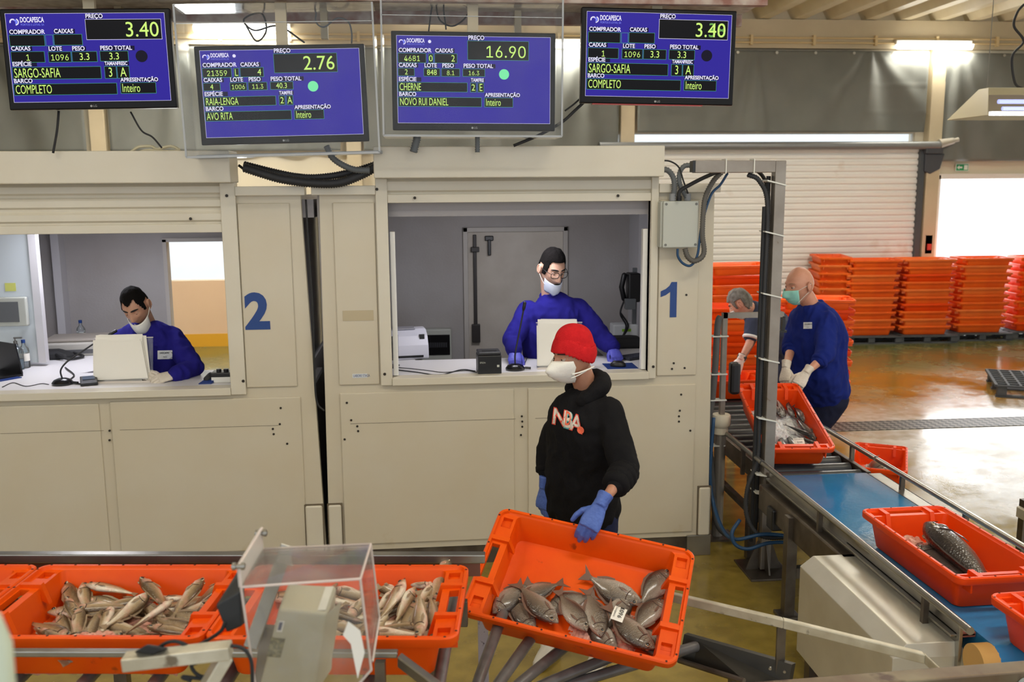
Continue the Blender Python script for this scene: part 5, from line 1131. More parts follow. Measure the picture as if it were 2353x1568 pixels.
mouse(at(927, 822, z=Zd), R(70), 'black mouse on the left side desk in the right cabin')
p = at(905, 850, z=Z1); t = empty('monitor', (p.x-.02, p.y+.1, Z1), 'edge of a black monitor at the left end of the worktop in the right cabin', 'monitor', rot=(0, 0, R(70)))
MB().box(-.12, .12, -.008, .012, .04, .2).obj('panel', BLACK, t, bevel=.004); MB().box(-.05, .05, -.04, .06, 0, .01).box(-.015, .015, 0, .02, .01, .1).obj('stand', BLACK, t)
cable(((910, 850), (960, 856), (1010, 862), (1060, 850), (1092, 853)), Z1, 'black cable lying in a wave across the left of the worktop in the right cabin')
cable(((915, 845), (950, 848), (985, 852), (1020, 856), (1070, 852), (1095, 856)), Z1, 'second thin black cable across the left of the worktop in the right cabin', .0025)
cable(((1205, 838), (1212, 815), (1200, 800), (1180, 815), (1175, 840)), Z1, 'thin black cable looped behind the microphone in the right cabin', .0025)
t = empty('white_case', at(1432, 755, y=1.3), 'small white case with a green label on the right desk in the right cabin', 'box'); t.location.z = Zd
MB().box(-.09, .11, -.05, .09, 0, .14).obj('case_body', M('case_white', (216, 220, 222), .45), t, bevel=.012); MB().box(-.02, .05, -.053, -.049, .085, .105).obj('green_label', M('label_green', (150, 206, 50), .5), t)
t = empty('black_bag', at(1432, 800, y=1.05), 'flat black bag on the right desk in the right cabin', 'bag'); t.location.z = Zd
MB().loft([[V((x*k, y*k, z)) for x, y in ((-.14, -.09), (.13, -.1), (.15, .05), (.09, .1), (-.1, .1))] for k, z in ((.9, 0), (1.02, .02), (1, .05), (.75, .08))]).obj('bag_body', BLACKR, t, bevel=.01); MB().tube(spline([(.1, -.08, .03), (.17, -.1, .02), (.2, -.02, .02), (.12, .05, .05)]), .008, 6).obj('strap', BLACKR, t)
p = at(1462, 660, y=1.2); t = empty('wall_telephone', (p.x, 1.2, p.z), 'black telephone with cables on a post at the right in the right cabin', 'telephone')
MB().box(-.07, .02, -.06, .06, -.11, .11).obj('body', BLACK, t, bevel=.01); MB().tube([(-.09, .02, .09), (-.11, .02, .0), (-.09, .02, -.09)], .02, 10, True).obj('handset', BLACK, t, smooth=True)
MB().tube(spline([(-.08, .03, -.09), (-.12, .0, -.2), (-.07, .02, -.3), (-.1, .0, -.38), (-.05, .04, -.3), (-.11, .05, -.2)]), .007, 6).obj('cord', BLACKR, t, smooth=True)
MB().box(-.1, -.02, -.09, -.04, -.16, -.08).obj('grey_adapter', GREYP, t, bevel=.004); MB().box(-.01, .02, .06, .09, 1.232-p.z, .14).obj('mounting_post', GREYP, t)
# the left cabin
c = onw(140, 886, Z2); mic((c.x, c.y+.03, Z2), [(-.0, 0, .035), (-.005, 0, .09), (.03, .02, .14), (.1, .07, .19), (.19, .12, .25), (.26, .17, .29)], 'black microphone with its neck bent to the right on the worktop of the left cabin')
c = onw(272, 884, Z2); paper_stand((c.x, c.y+.1, Z2), .33, .27, 11, R(-2), ('clear acrylic paper holder before the seated clerk', 'fanned stack of white paper propped up before the seated clerk'), seed=5)
t = empty('desk_phone', onw(205, 884, Z2), 'small black card terminal beside the paper holder in the left cabin', 'card terminal', rot=(0, 0, R(20)))
MB().hexa([V((-.05, -.05, 0)), V((.05, -.05, 0)), V((.05, -.05, .02)), V((-.05, -.05, .02))], [V((-.05, .07, 0)), V((.05, .07, 0)), V((.05, .07, .045)), V((-.05, .07, .045))]).obj('body', BLACK, t, bevel=.005); MB().hexa([V((-.035, .0, .033)), V((.035, .0, .033)), V((.035, .0, .035)), V((-.035, .0, .035))], [V((-.035, .055, .0425)), V((.035, .055, .0425)), V((.035, .055, .0445)), V((-.035, .055, .0445))]).obj('display', M('display_grey', (96, 108, 130), .2), t)
t = empty('card_reader', onw(508, 880, Z2), 'black and white two-knob box at the right end of the left worktop', 'control box')
MB().box(-.06, .06, -.0, .1, 0, .04).obj('white_base', WHITEP, t, bevel=.005); MB().box(-.062, .065, -.003, .1, .035, .065).obj('black_top', BLACK, t, bevel=.006)
for x in (-.02, .025): MB().cyl((x, .05, .065), (x, .05, .08), .016, seg=16).obj('knob', BLACK, t)
MB().tube(spline([(.06, .03, .03), (.09, .02, .05), (.085, .06, .04), (.065, .06, .02)]), .012, 8).obj('cable_loop', GREYP, t, smooth=True); MB().tube([(-.07, .04, .04), (-.09, .02, .02)], .022, 10, True).obj('side_grip', BLACKR, t, smooth=True)
c = onw(472, 882, Z2); tag(MB().hexa([V((c.x-.04, c.y-.02, Z2)), V((c.x+.04, c.y-.02, Z2)), V((c.x+.04, c.y-.02, Z2+.006)), V((c.x-.04, c.y-.02, Z2+.006))], [V((c.x, c.y+.06, Z2)), V((c.x+.06, c.y+.06, Z2)), V((c.x+.06, c.y+.06, Z2+.03)), V((c.x, c.y+.06, Z2+.03))]).obj('blue_wallet', MP, bevel=.003), 'small blue case left of the knobbed control box in the left cabin', 'case')
PLC = M('clear_bottle', (226, 234, 240), .05); thin_glass(PLC, (.88, .93, .96, 1), 1.0, .06)
def bottle(c, r, h, label, pump=False, cap=MP):
    t = empty('bottle', c, label, 'bottle')
    MB().lathe([(.001, 0), (r, .004), (r, h*.6), (r*.9, h*.68), (r*.35, h*.8), (r*.35, h*.88), (.001, h*.88)], 20).obj('vessel', PLC, t, smooth=2)
    if pump:
        MB().cyl((0, 0, h*.86), (0, 0, h*.98), .013).obj('pump_collar', STEEL, t); MB().cyl((0, 0, h*.98), (0, 0, h*1.06), .005).box(-.008, .045, -.008, .008, h*1.06, h*1.11).obj('pump_head', STEEL, t)
        MB().lathe([(.001, .005), (r*.93, .008), (r*.93, h*.35), (.001, h*.35)], 20).obj('gel', M('gel_blue', (176, 200, 214), .2, trans=.5), t, smooth=2)
    else:
        MB().cyl((0, 0, h*.87), (0, 0, h*.98), r*.4).obj('cap', cap, t); MB().lathe([(r*1.01, h*.25), (r*1.015, h*.26), (r*1.015, h*.5), (r*1.01, h*.51)], 20).obj('label_band', PAPER, t, smooth=2)
c = onw(38, 850, Z2); bottle((c.x, c.y+.02, Z2), .045, .2, 'clear hand gel bottle with steel pump at the left of the left cabin', True)
p = at(186, 760, y=1.75); bottle((p.x, 1.75, 1.215), .033, .21, 'small clear water bottle at the back of the left cabin', cap=NAVY)
p = at(78, 768, y=1.0); bottle((p.x-.02, .86, 1.215), .033, .2, 'bottle standing in for a mirrored bottle at the partition in the left cabin', cap=NAVY)  # solid stand-in for a bottle mirrored in the partition
p = at(195, 800, y=1.45); t = empty('desktop_printer', (p.x, 1.45, 1.215), 'low grey-beige office printer behind the clerk in the left cabin', 'printer', rot=(0, 0, R(6)))
MB().box(-.27, .27, -.17, .17, 0, .1).obj('body', M('printer_beige', (188, 184, 174), .5), t, bevel=.012); MB().box(-.25, .25, -.14, .16, .1, .125).obj('lid', M('printer_lid', (158, 150, 140), .5), t, bevel=.01); MB().box(-.23, .24, -.175, -.168, .02, .05).obj('paper_slot', M('slot_grey', (92, 92, 94), .5), t)
c = at(98, 828, z=1.215); t = empty('black_bag', (c.x, c.y+.06, 1.215), 'limp black bag lying on the desk in the left cabin', 'bag')
MB().loft([[V((x*k, y*k+.01*sin(7*x), z)) for x, y in ((-.15, -.06), (.0, -.08), (.16, -.07), (.2, .0), (.12, .08), (-.1, .07))] for k, z in ((.9, 0), (1.05, .015), (.95, .04), (.6, .065))]).obj('bag_body', BLACKR, t, bevel=.012); MB().tube(spline([(.1, -.07, .04), (.2, -.12, .015), (.27, -.02, .015), (.18, .05, .03)]), .01, 6).obj('strap', BLACKR, t, smooth=True)
c = at(10, 868, z=Z2); t = empty('laptop', (c.x-.05, c.y+.03, Z2), 'edge of a black laptop at the far left of the left cabin', 'laptop', rot=(0, 0, R(-38)))
MB().box(-.16, .12, -.1, .1, 0, .016).obj('base', BLACK, t, bevel=.004); MB().hexa([V((-.16, .09, .016)), V((.12, .09, .016)), V((.12, .06, .22)), V((-.16, .06, .22))], [V((-.16, .1, .016)), V((.12, .1, .016)), V((.12, .07, .22)), V((-.16, .07, .22))]).obj('display', BLACK, t); MB().box(.12, .17, -.08, .06, 0, .005).obj('blue_mat', MP, t)
cable(((5, 890), (30, 880), (60, 888), (95, 882), (112, 884)), Z2, 'thin black cable in front of the laptop in the left cabin', .0025)
cable(((150, 845), (170, 862), (160, 875), (180, 882), (220, 884)), Z2, 'black cable coiled right of the microphone base in the left cabin', .005)
p = at(30, 716, y=.9); t = empty('wall_unit', (p.x, .9, p.z), 'pale square wall unit with a dark grille on the partition in the left cabin', 'wall unit')
MB().box(-.1, .1, -.03, .014, -.1, .1).obj('case_body', GREYBOX, t, bevel=.008); MB().box(-.085, .05, -.034, -.028, -.07, .07).obj('grille', M('grille_grey', (96, 98, 100), .5), t)
p = at(24, 660, y=.913); tag(MB().box(p.x-.035, p.x+.035, .911, .914, p.z-.028, p.z+.028).obj('sticky_note', M('note_yellow', (206, 208, 110), .7)), 'yellow sticky note on the partition in the left cabin', 'note')
# ------------------------------------------------------------------ weighing terminal with its clear hood in the foreground
YF, YB = -3.66, -3.46
t = empty('terminal_hood', at(700, 1500, y=-3.55), 'scratched clear acrylic hood over the beige weighing terminal in the foreground', 'acrylic hood'); t.rotation_euler = (0, 0, 0)
def sheet(ps, nm, mat=GLASS, th=.004):
    P = [V(p) for p in ps]; n = (P[1]-P[0]).cross(P[2]-P[0]).normalized()*th
    return world_part(MB().prism(P, n), nm, mat, t)
FL, FR = at(554, 1350, y=YF), at(828, 1331, y=YF); FN = (FR-FL).cross(at(590, 1600, y=YF+.06)-FL).normalized(); BL_, BR_ = at(604, 1262, y=YB), at(852, 1251, y=YB)
FLb, FRb = plane(590, 1600, FL, FN), plane(853, 1540, FL, FN); BLb, BRb = at(640, 1580, y=YB+.03), plane(872, 1420, FR, (FRb-FR).cross(BR_-FR)); FRc = plane(800, 1600, FL, FN); BRc = plane(856, 1520, FR, (FRb-FR).cross(BR_-FR))
sheet((FL, FR, BR_, BL_), 'top_sheet'); sheet((FL, FR, FRb, FRc, FLb), 'front_sheet'); sheet((FR, BR_, BRb, BRc, FRb), 'right_sheet')
SL = [at(549, 1300, y=YF+.0), at(602, 1214, y=YB), at(606, 1262, y=YB), FL]
sheet(SL, 'left_flange', M('hood_flange', (206, 200, 192), .3, alpha=.75), .006)
ed = MB()
for a, b in ((FL, FR), (FR, FRb), (FRb, FRc), (FL, FLb), (BL_, BR_), (FR, BR_), (SL[0], SL[1]), (SL[0], FL), (BR_, BRb), (BRb, BRc)): ed.tube([a, b], .0032, 6)
world_part(ed, 'sheet_edges', M('hood_edges', (226, 212, 204), .35, alpha=.8), t)
for q in (at(548, 1302, y=YF-.006), at(600, 1226, y=YB-.006)): world_part(MB().cyl(q+V((-.016, 0, 0)), q+V((.016, 0, 0)), .005).cyl(q+V((-.014, 0, 0)), q+V((-.006, 0, 0)), .009).cyl(q+V((.006, 0, 0)), q+V((.014, 0, 0)), .009), 'bolt', STEEL, t)
a = [at(x, y, y=YF+.012) for x, y in ((800, 1428), (828, 1450), (838, 1500), (822, 1560), (806, 1480), (788, 1460))]
world_part(MB().prism(a, (0, -.001, 0)), 'peeling_label', PAPER, t)
b = [at(x, y, y=YB-.004) for x, y in ((640, 1276), (668, 1276), (674, 1302), (634, 1290))]
world_part(MB().prism(b, (0, -.001, 0)), 'paper_patch', PAPER, t)
t = empty('weighing_terminal', at(690, 1500, y=-3.6), 'beige weighing terminal seen from behind, tilted under the clear hood', 'scale terminal')
BG = M('terminal_beige', (196, 190, 168), .5, noise_=(5, (186, 178, 154), .5))
fr_ = [at(x, y, y=yy) for x, y, yy in ((640, 1401, -3.6), (752, 1412, -3.6), (722, 1600, -3.57), (590, 1600, -3.57))]
bk_ = [at(x, y, y=yy) for x, y, yy in ((662, 1340, -3.5), (774, 1346, -3.5), (764, 1540, -3.47), (625, 1560, -3.47))]
world_part(MB().hexa(fr_, bk_), 'housing', BG, t, bevel=.008, seg=3)
rim = [at(x, y, y=yy) for x, y, yy in ((752, 1412, -3.595), (780, 1386, -3.55), (762, 1500, -3.53), (724, 1600, -3.565))]
world_part(MB().prism(rim, (.004, .012, .0)), 'side_rib', BG, t, bevel=.004)
fx = (fr_[1]-fr_[0]).normalized(); fz_ = (fr_[0]-fr_[3]).normalized(); fn = fx.cross(fz_).normalized()
def onface(o, u0, u1, v0, v1, nm, mat, k=.001):
    q = [o+fx*u+fz_*v-fn*(-k if fn.y < 0 else k) for u, v in ((u0, v0), (u1, v0), (u1, v1), (u0, v1))]
    return world_part(MB().prism(q, fn*(.0008 if fn.y < 0 else -.0008)), nm, mat, t)
o = fr_[0]
onface(o, .008, .022, -.062, -.03, 'small_sticker', PAPER); onface(o, .01, .018, -.056, -.034, 'sticker_print', M('print_navy', (60, 70, 110), .6), .0022)
onface(o, .0, .034, -.135, -.08, 'rating_plate', M('rating_plate', (156, 150, 110), .6, noise_=(90, (70, 66, 50), .9)))
tp = [bk_[1].lerp(fr_[1], .08)-V((.026, 0, 0)), bk_[1].lerp(fr_[1], .08)-V((.006, 0, 0)), fr_[1].lerp(bk_[1], .1)-V((.006, 0, 0)), fr_[1].lerp(bk_[1], .1)-V((.026, 0, 0))]
tn_ = (tp[0]-tp[3]).cross(tp[1]-tp[0]); tn_ = tn_.normalized()*(1 if tn_.z > 0 else -1)
world_part(MB().prism([p+tn_*.004 for p in tp], tn_*.0012), 'name_strip', WHITEP, t)
yv = (tp[0]-tp[3]).normalized(); xv = (tp[2]-tp[3]).normalized(); zv = yv.cross(-xv).normalized()
c_ = text_obj('PN-ETIQVENDA2', .0135, BLACK, t, (0, 0, 0), 'lettering', sx=.72)
Mt = Matrix(((yv.x, -xv.x, 0, 0), (yv.y, -xv.y, 0, 0), (yv.z, -xv.z, 0, 0), (0, 0, 0, 1))); n_ = yv.cross(-xv).normalized()
for r_ in range(3): Mt[r_][2] = n_[r_]
pos = tp[2]+tn_*.0062+V((-.005, .004, 0)); 
for r_ in range(3): Mt[r_][3] = (pos-t.location)[r_]
c_.matrix_basis = Mt
# stand: sloping square tube, black power adapter, worn aluminium bars
t = empty('terminal_stand', at(600, 1500, y=-3.45), 'bracket of worn aluminium bars and a sloping steel tube holding the terminal', 'bracket')
def bar(a, b, w, h, nm, mat, up=(0, 0, 1)):
    a, b = V(a), V(b); d = (b-a).normalized(); u = V(up); u = (u-d*u.dot(d)).normalized(); s = d.cross(u)
    f = lambda c: [c+s*w/2+u*h/2, c-s*w/2+u*h/2, c-s*w/2-u*h/2, c+s*w/2-u*h/2]
    return world_part(MB().hexa(f(a), f(b)), nm, mat, t, bevel=.003)
bar(at(660, 1255, y=-3.36), at(575, 1490, y=-3.5), .036, .036, 'sloping_tube', STEEL, (0, 1, 0))
bar(at(285, 1522, y=-3.7), at(531, 1494, y=-3.7), .045, .032, 'top_bar', ALU)
bar(at(520, 1505, y=-3.69), at(440, 1640, y=-3.72), .04, .03, 'lower_bar', ALU)
bar(at(622, 1440, y=-3.44), at(600, 1640, y=-3.46), .05, .03, 'dark_upright', STEELD, (0, 1, 0))
t = empty('power_adapter', at(525, 1390, y=-3.6), 'black power adapter block hanging left of the clear hood', 'power adapter')
world_part(MB().hexa([at(x, y, y=-3.62) for x, y in ((495, 1392), (552, 1360), (556, 1440), (520, 1454))], [at(x, y, y=-3.54) for x, y in ((545, 1312), (560, 1308), (566, 1430), (548, 1440))]), 'block', M('adapter_black', (34, 36, 38), .55), t, bevel=.004)
world_part(MB().tube(spline([at(x, y, y=-3.62) for x, y in ((517, 1430), (508, 1450), (480, 1470), (452, 1485))]), .0045, 8), 'lead', BLACKR, t, smooth=True)
tag(MB().tube(spline([at(x, y, y=-3.68) for x, y in ((360, 1492), (385, 1477), (410, 1476), (440, 1492), (455, 1520), (440, 1530), (450, 1548), (470, 1556), (500, 1548), (470, 1560), (420, 1556), (440, 1566))]), .0045, 8).obj('tangled_lead', BLACKR, smooth=True), 'tangled black lead around the aluminium bars in the foreground', 'cable')
tag(MB().tube(spline([at(x, y, y=-3.72) for x, y in ((530, 1484), (560, 1492), (577, 1520), (580, 1570), (578, 1600))]), .0045, 8).obj('bar_cable', BLACKR, smooth=True), 'black cable curving down from the end of the aluminium bar', 'cable')
a = at(338, 1500, y=-3.7); tag(MB().hexa([at(x, y, y=-3.72) for x, y in ((308, 1500), (335, 1483), (385, 1492), (350, 1505))], [at(x, y, y=-3.66) for x, y in ((312, 1497), (340, 1481), (388, 1488), (354, 1500))]).obj('cable_plug', BLACKR, bevel=.003), 'black plug lying on the end of the aluminium bar', 'plug')
# blurred pale post cut by the left edge, very near the camera
a = at(0, 1420, y=-4.6); tag(MB().tube([at(-10, 1418, y=-4.75), at(2, 1480, y=-4.75), at(12, 1600, y=-4.75)], [.006, .012, .012], 12, True).obj('pale_post', M('pale_green_post', (196, 204, 180), .5), smooth=True), 'blurred pale green post end at the lower left edge', 'post')
# wire loop on the corner crate
MC_ = NCM @ Matrix.Translation((uB-2*CL-.008, 0, UPZ))
for k in (0, .025): tag(MB().tube(spline([MC_ @ V(p) for p in ((.30+k, .285, CH-.05), (.30+k, .292, CH+.004), (.305+k, .262, CH+.008), (.312+k, .25, CH-.05), (.318+k, .225, CH-.11))]), .003, 6).obj('wire_loop', M('wire_dull', (120, 110, 96), .5, .5), smooth=True), ('left' if k == 0 else 'right')+' wire loop tied over the rim of the corner crate', 'wire')
# ------------------------------------------------------------------ people
from mathutils.bvhtree import BVHTree
SKIN = lambda n, c, c2: M(n, c, .5, noise_=(18, c2, .5), sss=.12, bump=(180, .12))
def sstep(a, b, x): t = min(1, max(0, (x-a)/(b-a))); return t*t*(3-2*t)
def hp(lon, lat, off=0.0, feat=True):
    d = V((sin(lon)*cos(lat), -cos(lon)*cos(lat), sin(lat)))
    x, y, z = .0745*d.x, .097*d.y, .118*d.z
    t = max(0.0, -d.z)
    x *= 1-.20*t**1.4
    if d.y > 0: y *= 1-.42*t; 
    else: y *= 1-.05*t
    if d.z > 0 and d.y < 0: y *= 1-.06*d.z
    g = lambda u, c, s: math.exp(-((u-c)/s)**2)
    if feat and d.y < .1:
        w = sstep(.1, -.35, d.y); ax = abs(x); dy = 0
        ns = sstep(.018, -.040, z)*sstep(-.060, -.046, z)
        dy -= w*(.005+.021*ns)*g(x, 0, .010+.008*ns)*sstep(.03, .0, z)*sstep(-.064, -.048, z)
        dy -= w*.007*g(ax, .014, .007)*g(z, -.043, .009)
        dy += w*.011*g(ax, .031, .017)*g(z, .004, .013)
        dy -= w*.006*g(ax, .028, .022)*g(z, .027, .009)
        dy -= w*.006*g(ax, .040, .018)*g(z, -.022, .016)
        dy -= w*.0065*g(x, 0, .022)*g(z, -.066, .006); dy -= w*.0065*g(x, 0, .020)*g(z, -.080, .007); dy += w*.004*g(x, 0, .022)*g(z, -.073, .003)
        dy -= w*.010*g(x, 0, .024)*g(z, -.106, .014)
        y += dy
    return V((x, y, z))+d*off
NLON, NLAT = 80, 60
def head_mesh(): 
    return MB().loft([[hp(2*pi*i/NLON, -pi/2+pi*j/NLAT) for i in range(NLON)] for j in range(1, NLAT)])
def shell(region, off, mat, name, parent, Hm, thick=.005, feat=False, smooth=True, noise_amp=0, nf=60):
    """a garment or hair surface lifted off the head where region(lon, lat, p) holds"""
    P = {}; m = MB(); idx = {}
    for j in range(0, NLAT+1):
        for i in range(NLON):
            lon = 2*pi*i/NLON; lon = lon-2*pi if lon > pi else lon; lat = -pi/2+pi*j/NLAT
            p = hp(lon, lat, 0, feat)
            if region(lon, lat, p): P[(i, j)] = (lon, lat, p)
    for (i, j), (lon, lat, p) in P.items():
        o = off(lon, lat, p); 
        if noise_amp: o += noise_amp*noise.noise(V((p.x*nf, p.y*nf, p.z*nf*.4)))
        d = V((sin(lon)*cos(lat), -cos(lon)*cos(lat), sin(lat))); idx[(i, j)] = len(m.v); m.v.append(Hm @ (p+d*o))
    for (i, j) in P:
        q = [(i, j), ((i+1) % NLON, j), ((i+1) % NLON, j+1), (i, j+1)]
        if all(k in idx for k in q): m.f.append(tuple(idx[k] for k in q))
    used = sorted({k for f in m.f for k in f}); mp = {k: n for n, k in enumerate(used)}
    m.v = [m.v[k] for k in used]; m.f = [tuple(mp[k] for k in f) for f in m.f]
    o = world_part(m, name, mat, parent, smooth=smooth)
    s = o.modifiers.new('solid', 'SOLIDIFY'); s.thickness = thick; s.offset = -1; return o
def hframe(c, f, roll=0, sc=1.0):
    f = V(f).normalized(); y = -f; z = V((0, 0, 1)); z = (z-y*z.dot(y)).normalized(); x = y.cross(z)
    return Matrix(((x.x, y.x, z.x, c[0]), (x.y, y.y, z.y, c[1]), (x.z, y.z, z.z, c[2]), (0, 0, 0, 1))) @ Matrix.Rotation(roll, 4, 'Y') @ Matrix.Scale(sc, 4)
def ear_mb(s):
    m = MB(); m.ball((s*.078, .012, -.002), (.010, .020, .032), 12, 10)
    m.tube([(s*.086, .012+.017*cos(a), -.002+.027*sin(a)) for a in [R(k) for k in range(-60, 261, 32)]], .0045, 6, True); m.ball((s*.08, .004, -.03), (.007, .008, .009), 8, 6); return m
def hand_mb(w, f, dors, side, curl=(20, 25, 15), spread=1, thumb=(.75, .62, -.25), tb=(.4, .5), grow=0, sc=1.0, cuff=0):
    f = V(f).normalized(); z = V(dors); z = (z-f*z.dot(f)).normalized(); x = f.cross(z)
    Mx = Matrix(((x.x, f.x, z.x, w[0]), (x.y, f.y, z.y, w[1]), (x.z, f.z, z.z, w[2]), (0, 0, 0, 1))) @ Matrix.Scale(sc, 4)
    m = MB(); g = grow
    ell = lambda y, cx, a, b, cz: [V((cx+a*cos(t), y, cz+b*sin(t))) for t in [2*pi*k/16 for k in range(16)]]
    m.loft([ell(-.02, 0, .027+g, .020+g, 0), ell(.01, 0, .029+g, .019+g, 0), ell(.04, side*.002, .039+g, .017+g, 0), ell(.075, 0, .042+g, .0145+g, 0), ell(.095, 0, .040+g, .011+g, -.001)])
    for k, (fx, y0, ln) in enumerate(((.030, .088, .070), (.011, .094, .078), (-.010, .091, .073), (-.029, .082, .058))):
        c = curl[k] if isinstance(curl[0], (tuple, list)) else curl
        sx = side*(fx*.9)*spread; p = V((side*fx, y0-.012, 0)); a = 0; pts = [p]; 
        for q, (fr, an) in enumerate(zip((.5, .29, .21), c)):
            a += R(an); p = p+V((sx*.12*(1 if q == 0 else .3), cos(a), -sin(a)))*(ln*fr+(.012 if q == 0 else 0)); pts.append(p)
        m.tube(pts, [.0098+g, .0092+g, .0083+g, .0068+g], 10, True)
    t = V((side*thumb[0], thumb[1], thumb[2])).normalized(); p0 = V((side*.024, .022, -.006)); p1 = p0+t*.036; t2 = (t+V((-side*tb[0], tb[1], -.15))).normalized(); p2 = p1+t2*.03; p3 = p2+(t2+V((-side*.2, .2, -.15))).normalized()*.022
    m.tube([p0, p1, p2, p3], [.0135+g, .0115+g, .010+g, .008+g], 10, True)
    if cuff: m.tube([V((0, -cuff, 0)), V((0, -cuff*.5, 0)), V((0, .0, 0))], [.036+g, .0315+g, .029+g], 16, ell=(1, .85))
    return m.xf(Mx)
class Person:
    def __init__(s, name_label, loc, skin, J, n, bulk=1.0, hsc=1.0, roll=0):
        s.t = empty('person', loc, name_label, 'person', 'people at work in the fish hall'); s.J = J; s.skin = skin; s.loc = V(loc); s.b = bulk
        s.n = V(n).normalized(); s.l = V((-s.n.y, s.n.x, 0)).normalized(); s.H = hframe(J['head'], J['face'], roll, hsc); s.hsc = hsc
    def put(s, me, name, **k):
        me.transform(Matrix.Translation(-s.loc)); return mobj(me, name, s.t, **k)
    def torso(s, g, top=True, belly=0, low=.09):
        J = s.J; pv, be, ch, nk = V(J['pelvis']), V(J['belly']), V(J['chest']), V(J['neck']); b = s.b; l = s.l
        sh = (V(J['shL'])+V(J['shR']))/2
        c = [pv-(be-pv).normalized()*low, pv, be, ch, sh-(nk-ch)*.16, sh+(nk-sh)*.35, sh+(nk-sh)*.75, nk+(nk-ch)*.06]
        dims = [(.15, .11), (.172, .125), (.168, .122+belly), (.185, .132+belly*.5), (.178, .112), (.142, .088), (.088, .070), (.056, .056)]
        rings = []
        for i, (p, (a, d)) in enumerate(zip(c, dims)):
            tn = (c[min(i+1, 7)]-c[max(i-1, 0)]).normalized(); li = l
            if i in (3, 4, 5, 6): li = (V(J['shL'])-V(J['shR'])).normalized()
            li = (li-tn*li.dot(tn)).normalized(); f = li.cross(tn)*-1
            f = f if f.dot(s.n) > 0 else -f
            a, d = a*b+g, d*b+g
            pw = lambda v: math.copysign(abs(v)**.82, v)
            off = f*(belly*.6 if i in (2,) else 0)
            rings.append([p+off+li*(a*pw(cos(t)))+f*(d*pw(sin(t))) for t in [2*pi*k/28 for k in range(28)]])
        if not top: rings = rings[:3]
        return MB().loft(rings)
    def arm(s, side, g0, g1, end=1.0, seg=14):
        J = s.J; a, e, w = V(J['sh'+side]), V(J['el'+side]), V(J['wr'+side])
        a = a-V((0, 0, .03))+(V(J['neck'])-a)*.2; pts = [a, a.lerp(e, .5), e, e.lerp(w, .5), w]; r = [.046, .046, .041, .036, .028]
        if end < 1: pts = pts[:3]+[e.lerp(w, end*.5), e.lerp(w, end)]
        if end <= 0: k = 1+end; pts = [a, a.lerp(e, k*.5), a.lerp(e, k)]; r = r[:3]
        n = len(pts); return MB().tube(pts, [r[i]*s.b+g0+(g1-g0)*i/(n-1) for i in range(n)], seg, True)
    def legs(s, g):
        J = s.J; m = MB()
        for q in 'LR':
            h, k, a = V(J['hip'+q]), V(J['kn'+q]), V(J['an'+q])
            m.tube([h, h.lerp(k, .5), k, k.lerp(a, .4), a], [(.088+g)*s.b, (.075+g)*s.b, .056+g, .052+g, .040+g], 16, True)
        return m
    def body(s, ears=True):
        m = s.torso(-.02).join(s.legs(-.012)); H = s.H
        for q in 'LR': m.join(s.arm(q, -.004, -.010))
        nk = V(s.J['neck']); hb = H @ V((0, .022, -.05)); d = (hb-nk)
        m.tube([nk-d*.45, nk, nk.lerp(hb, .5), hb], [.07, .061, .055*s.hsc, .054*s.hsc], 16, True)
        me = remeshed(m, .0085, 'person_body', s.skin, 4)
        bm = bmesh.new(); bm.from_mesh(me)
        h = head_mesh()
        for sd in ((-1, 1) if ears else ()): h.join(ear_mb(sd))
        h.xf(H); hm = h.mesh('h', s.skin, True); bm.from_mesh(hm); bm.to_mesh(me); bm.free(); bpy.data.meshes.remove(hm)
        me.polygons.foreach_set('use_smooth', [True]*len(me.polygons))
        s.bo = s.put(me, 'body'); return s.bo
    def eyes(s, gaze=(0, -1, -.35), brow=(40, 30, 26), bt=.0055, lid=12):
        g = V(gaze).normalized()
        for sd in (-1, 1):
            c = V((sd*.031, -.0745, .004)); q = c+g*.0092
            eye = world_part(MB().ball(c, .0118, 14, 10).xf(s.H), 'eye', M('eye_white', (190, 178, 168), .35), s.t, smooth=True)
            world_part(MB().ball(q, .0052, 10, 8).xf(s.t.matrix_basis.inverted() @ s.H), 'iris', M('iris_dark', (34, 22, 16), .1), eye, smooth=True)
            world_part(MB().loft([[c+V((.0132*sin(b)*cos(k), -.0132*cos(b)*cos(k), .0132*sin(k))) for b in [R(v) for v in range(-75, 76, 15)]] for k in [R(v) for v in (85, 60, (35+lid)/2+5, lid)]], cap=False, close=False).xf(s.H), 'eyelid', s.skin, s.t, smooth=True)
            bw = [V((sd*(.012+.038*u), -.094+.022*u*u, .026+.006*sin(u*2.4)-.004*u)) for u in (0, .25, .5, .75, 1)]
            world_part(MB().tube(bw, [bt*.7, bt, bt, bt*.85, bt*.4], 6, True, ell=(1, .55)).xf(s.H), 'eyebrow', M('brow_%d' % brow[0], brow, .8), s.t, smooth=True)
    def sweater(s, mat, name, endL=.93, endR=.93, g=.016, belly=0, low=.10, seed=1, amp=.007, vox=.010, cuffs=True, extra=None):
        m = s.torso(g, belly=belly, low=low)
        for q, e in (('L', endL), ('R', endR)): m.join(s.arm(q, g+.004, g-.002, e))
        nk = V(s.J['neck']); 
        if extra: m.join(extra)
        me = remeshed(m, vox, name, mat, 11, (amp*1.25, 12, 7, seed))
        s.bvh = BVHTree.FromPolygons([v.co.copy() for v in me.vertices], [tuple(p.vertices) for p in me.polygons])
        o = s.put(me, name)
        d = (s.H @ V((0, .02, -.06))-nk).normalized(); 
        col = MB().tube([nk+d*.0+V((.066*cos(a)*s.l.x+.066*sin(a)*s.n.x, .066*cos(a)*s.l.y+.066*sin(a)*s.n.y, .008-.022*sin(a))) for a in [2*pi*k/24 for k in range(25)]], .011, 8)
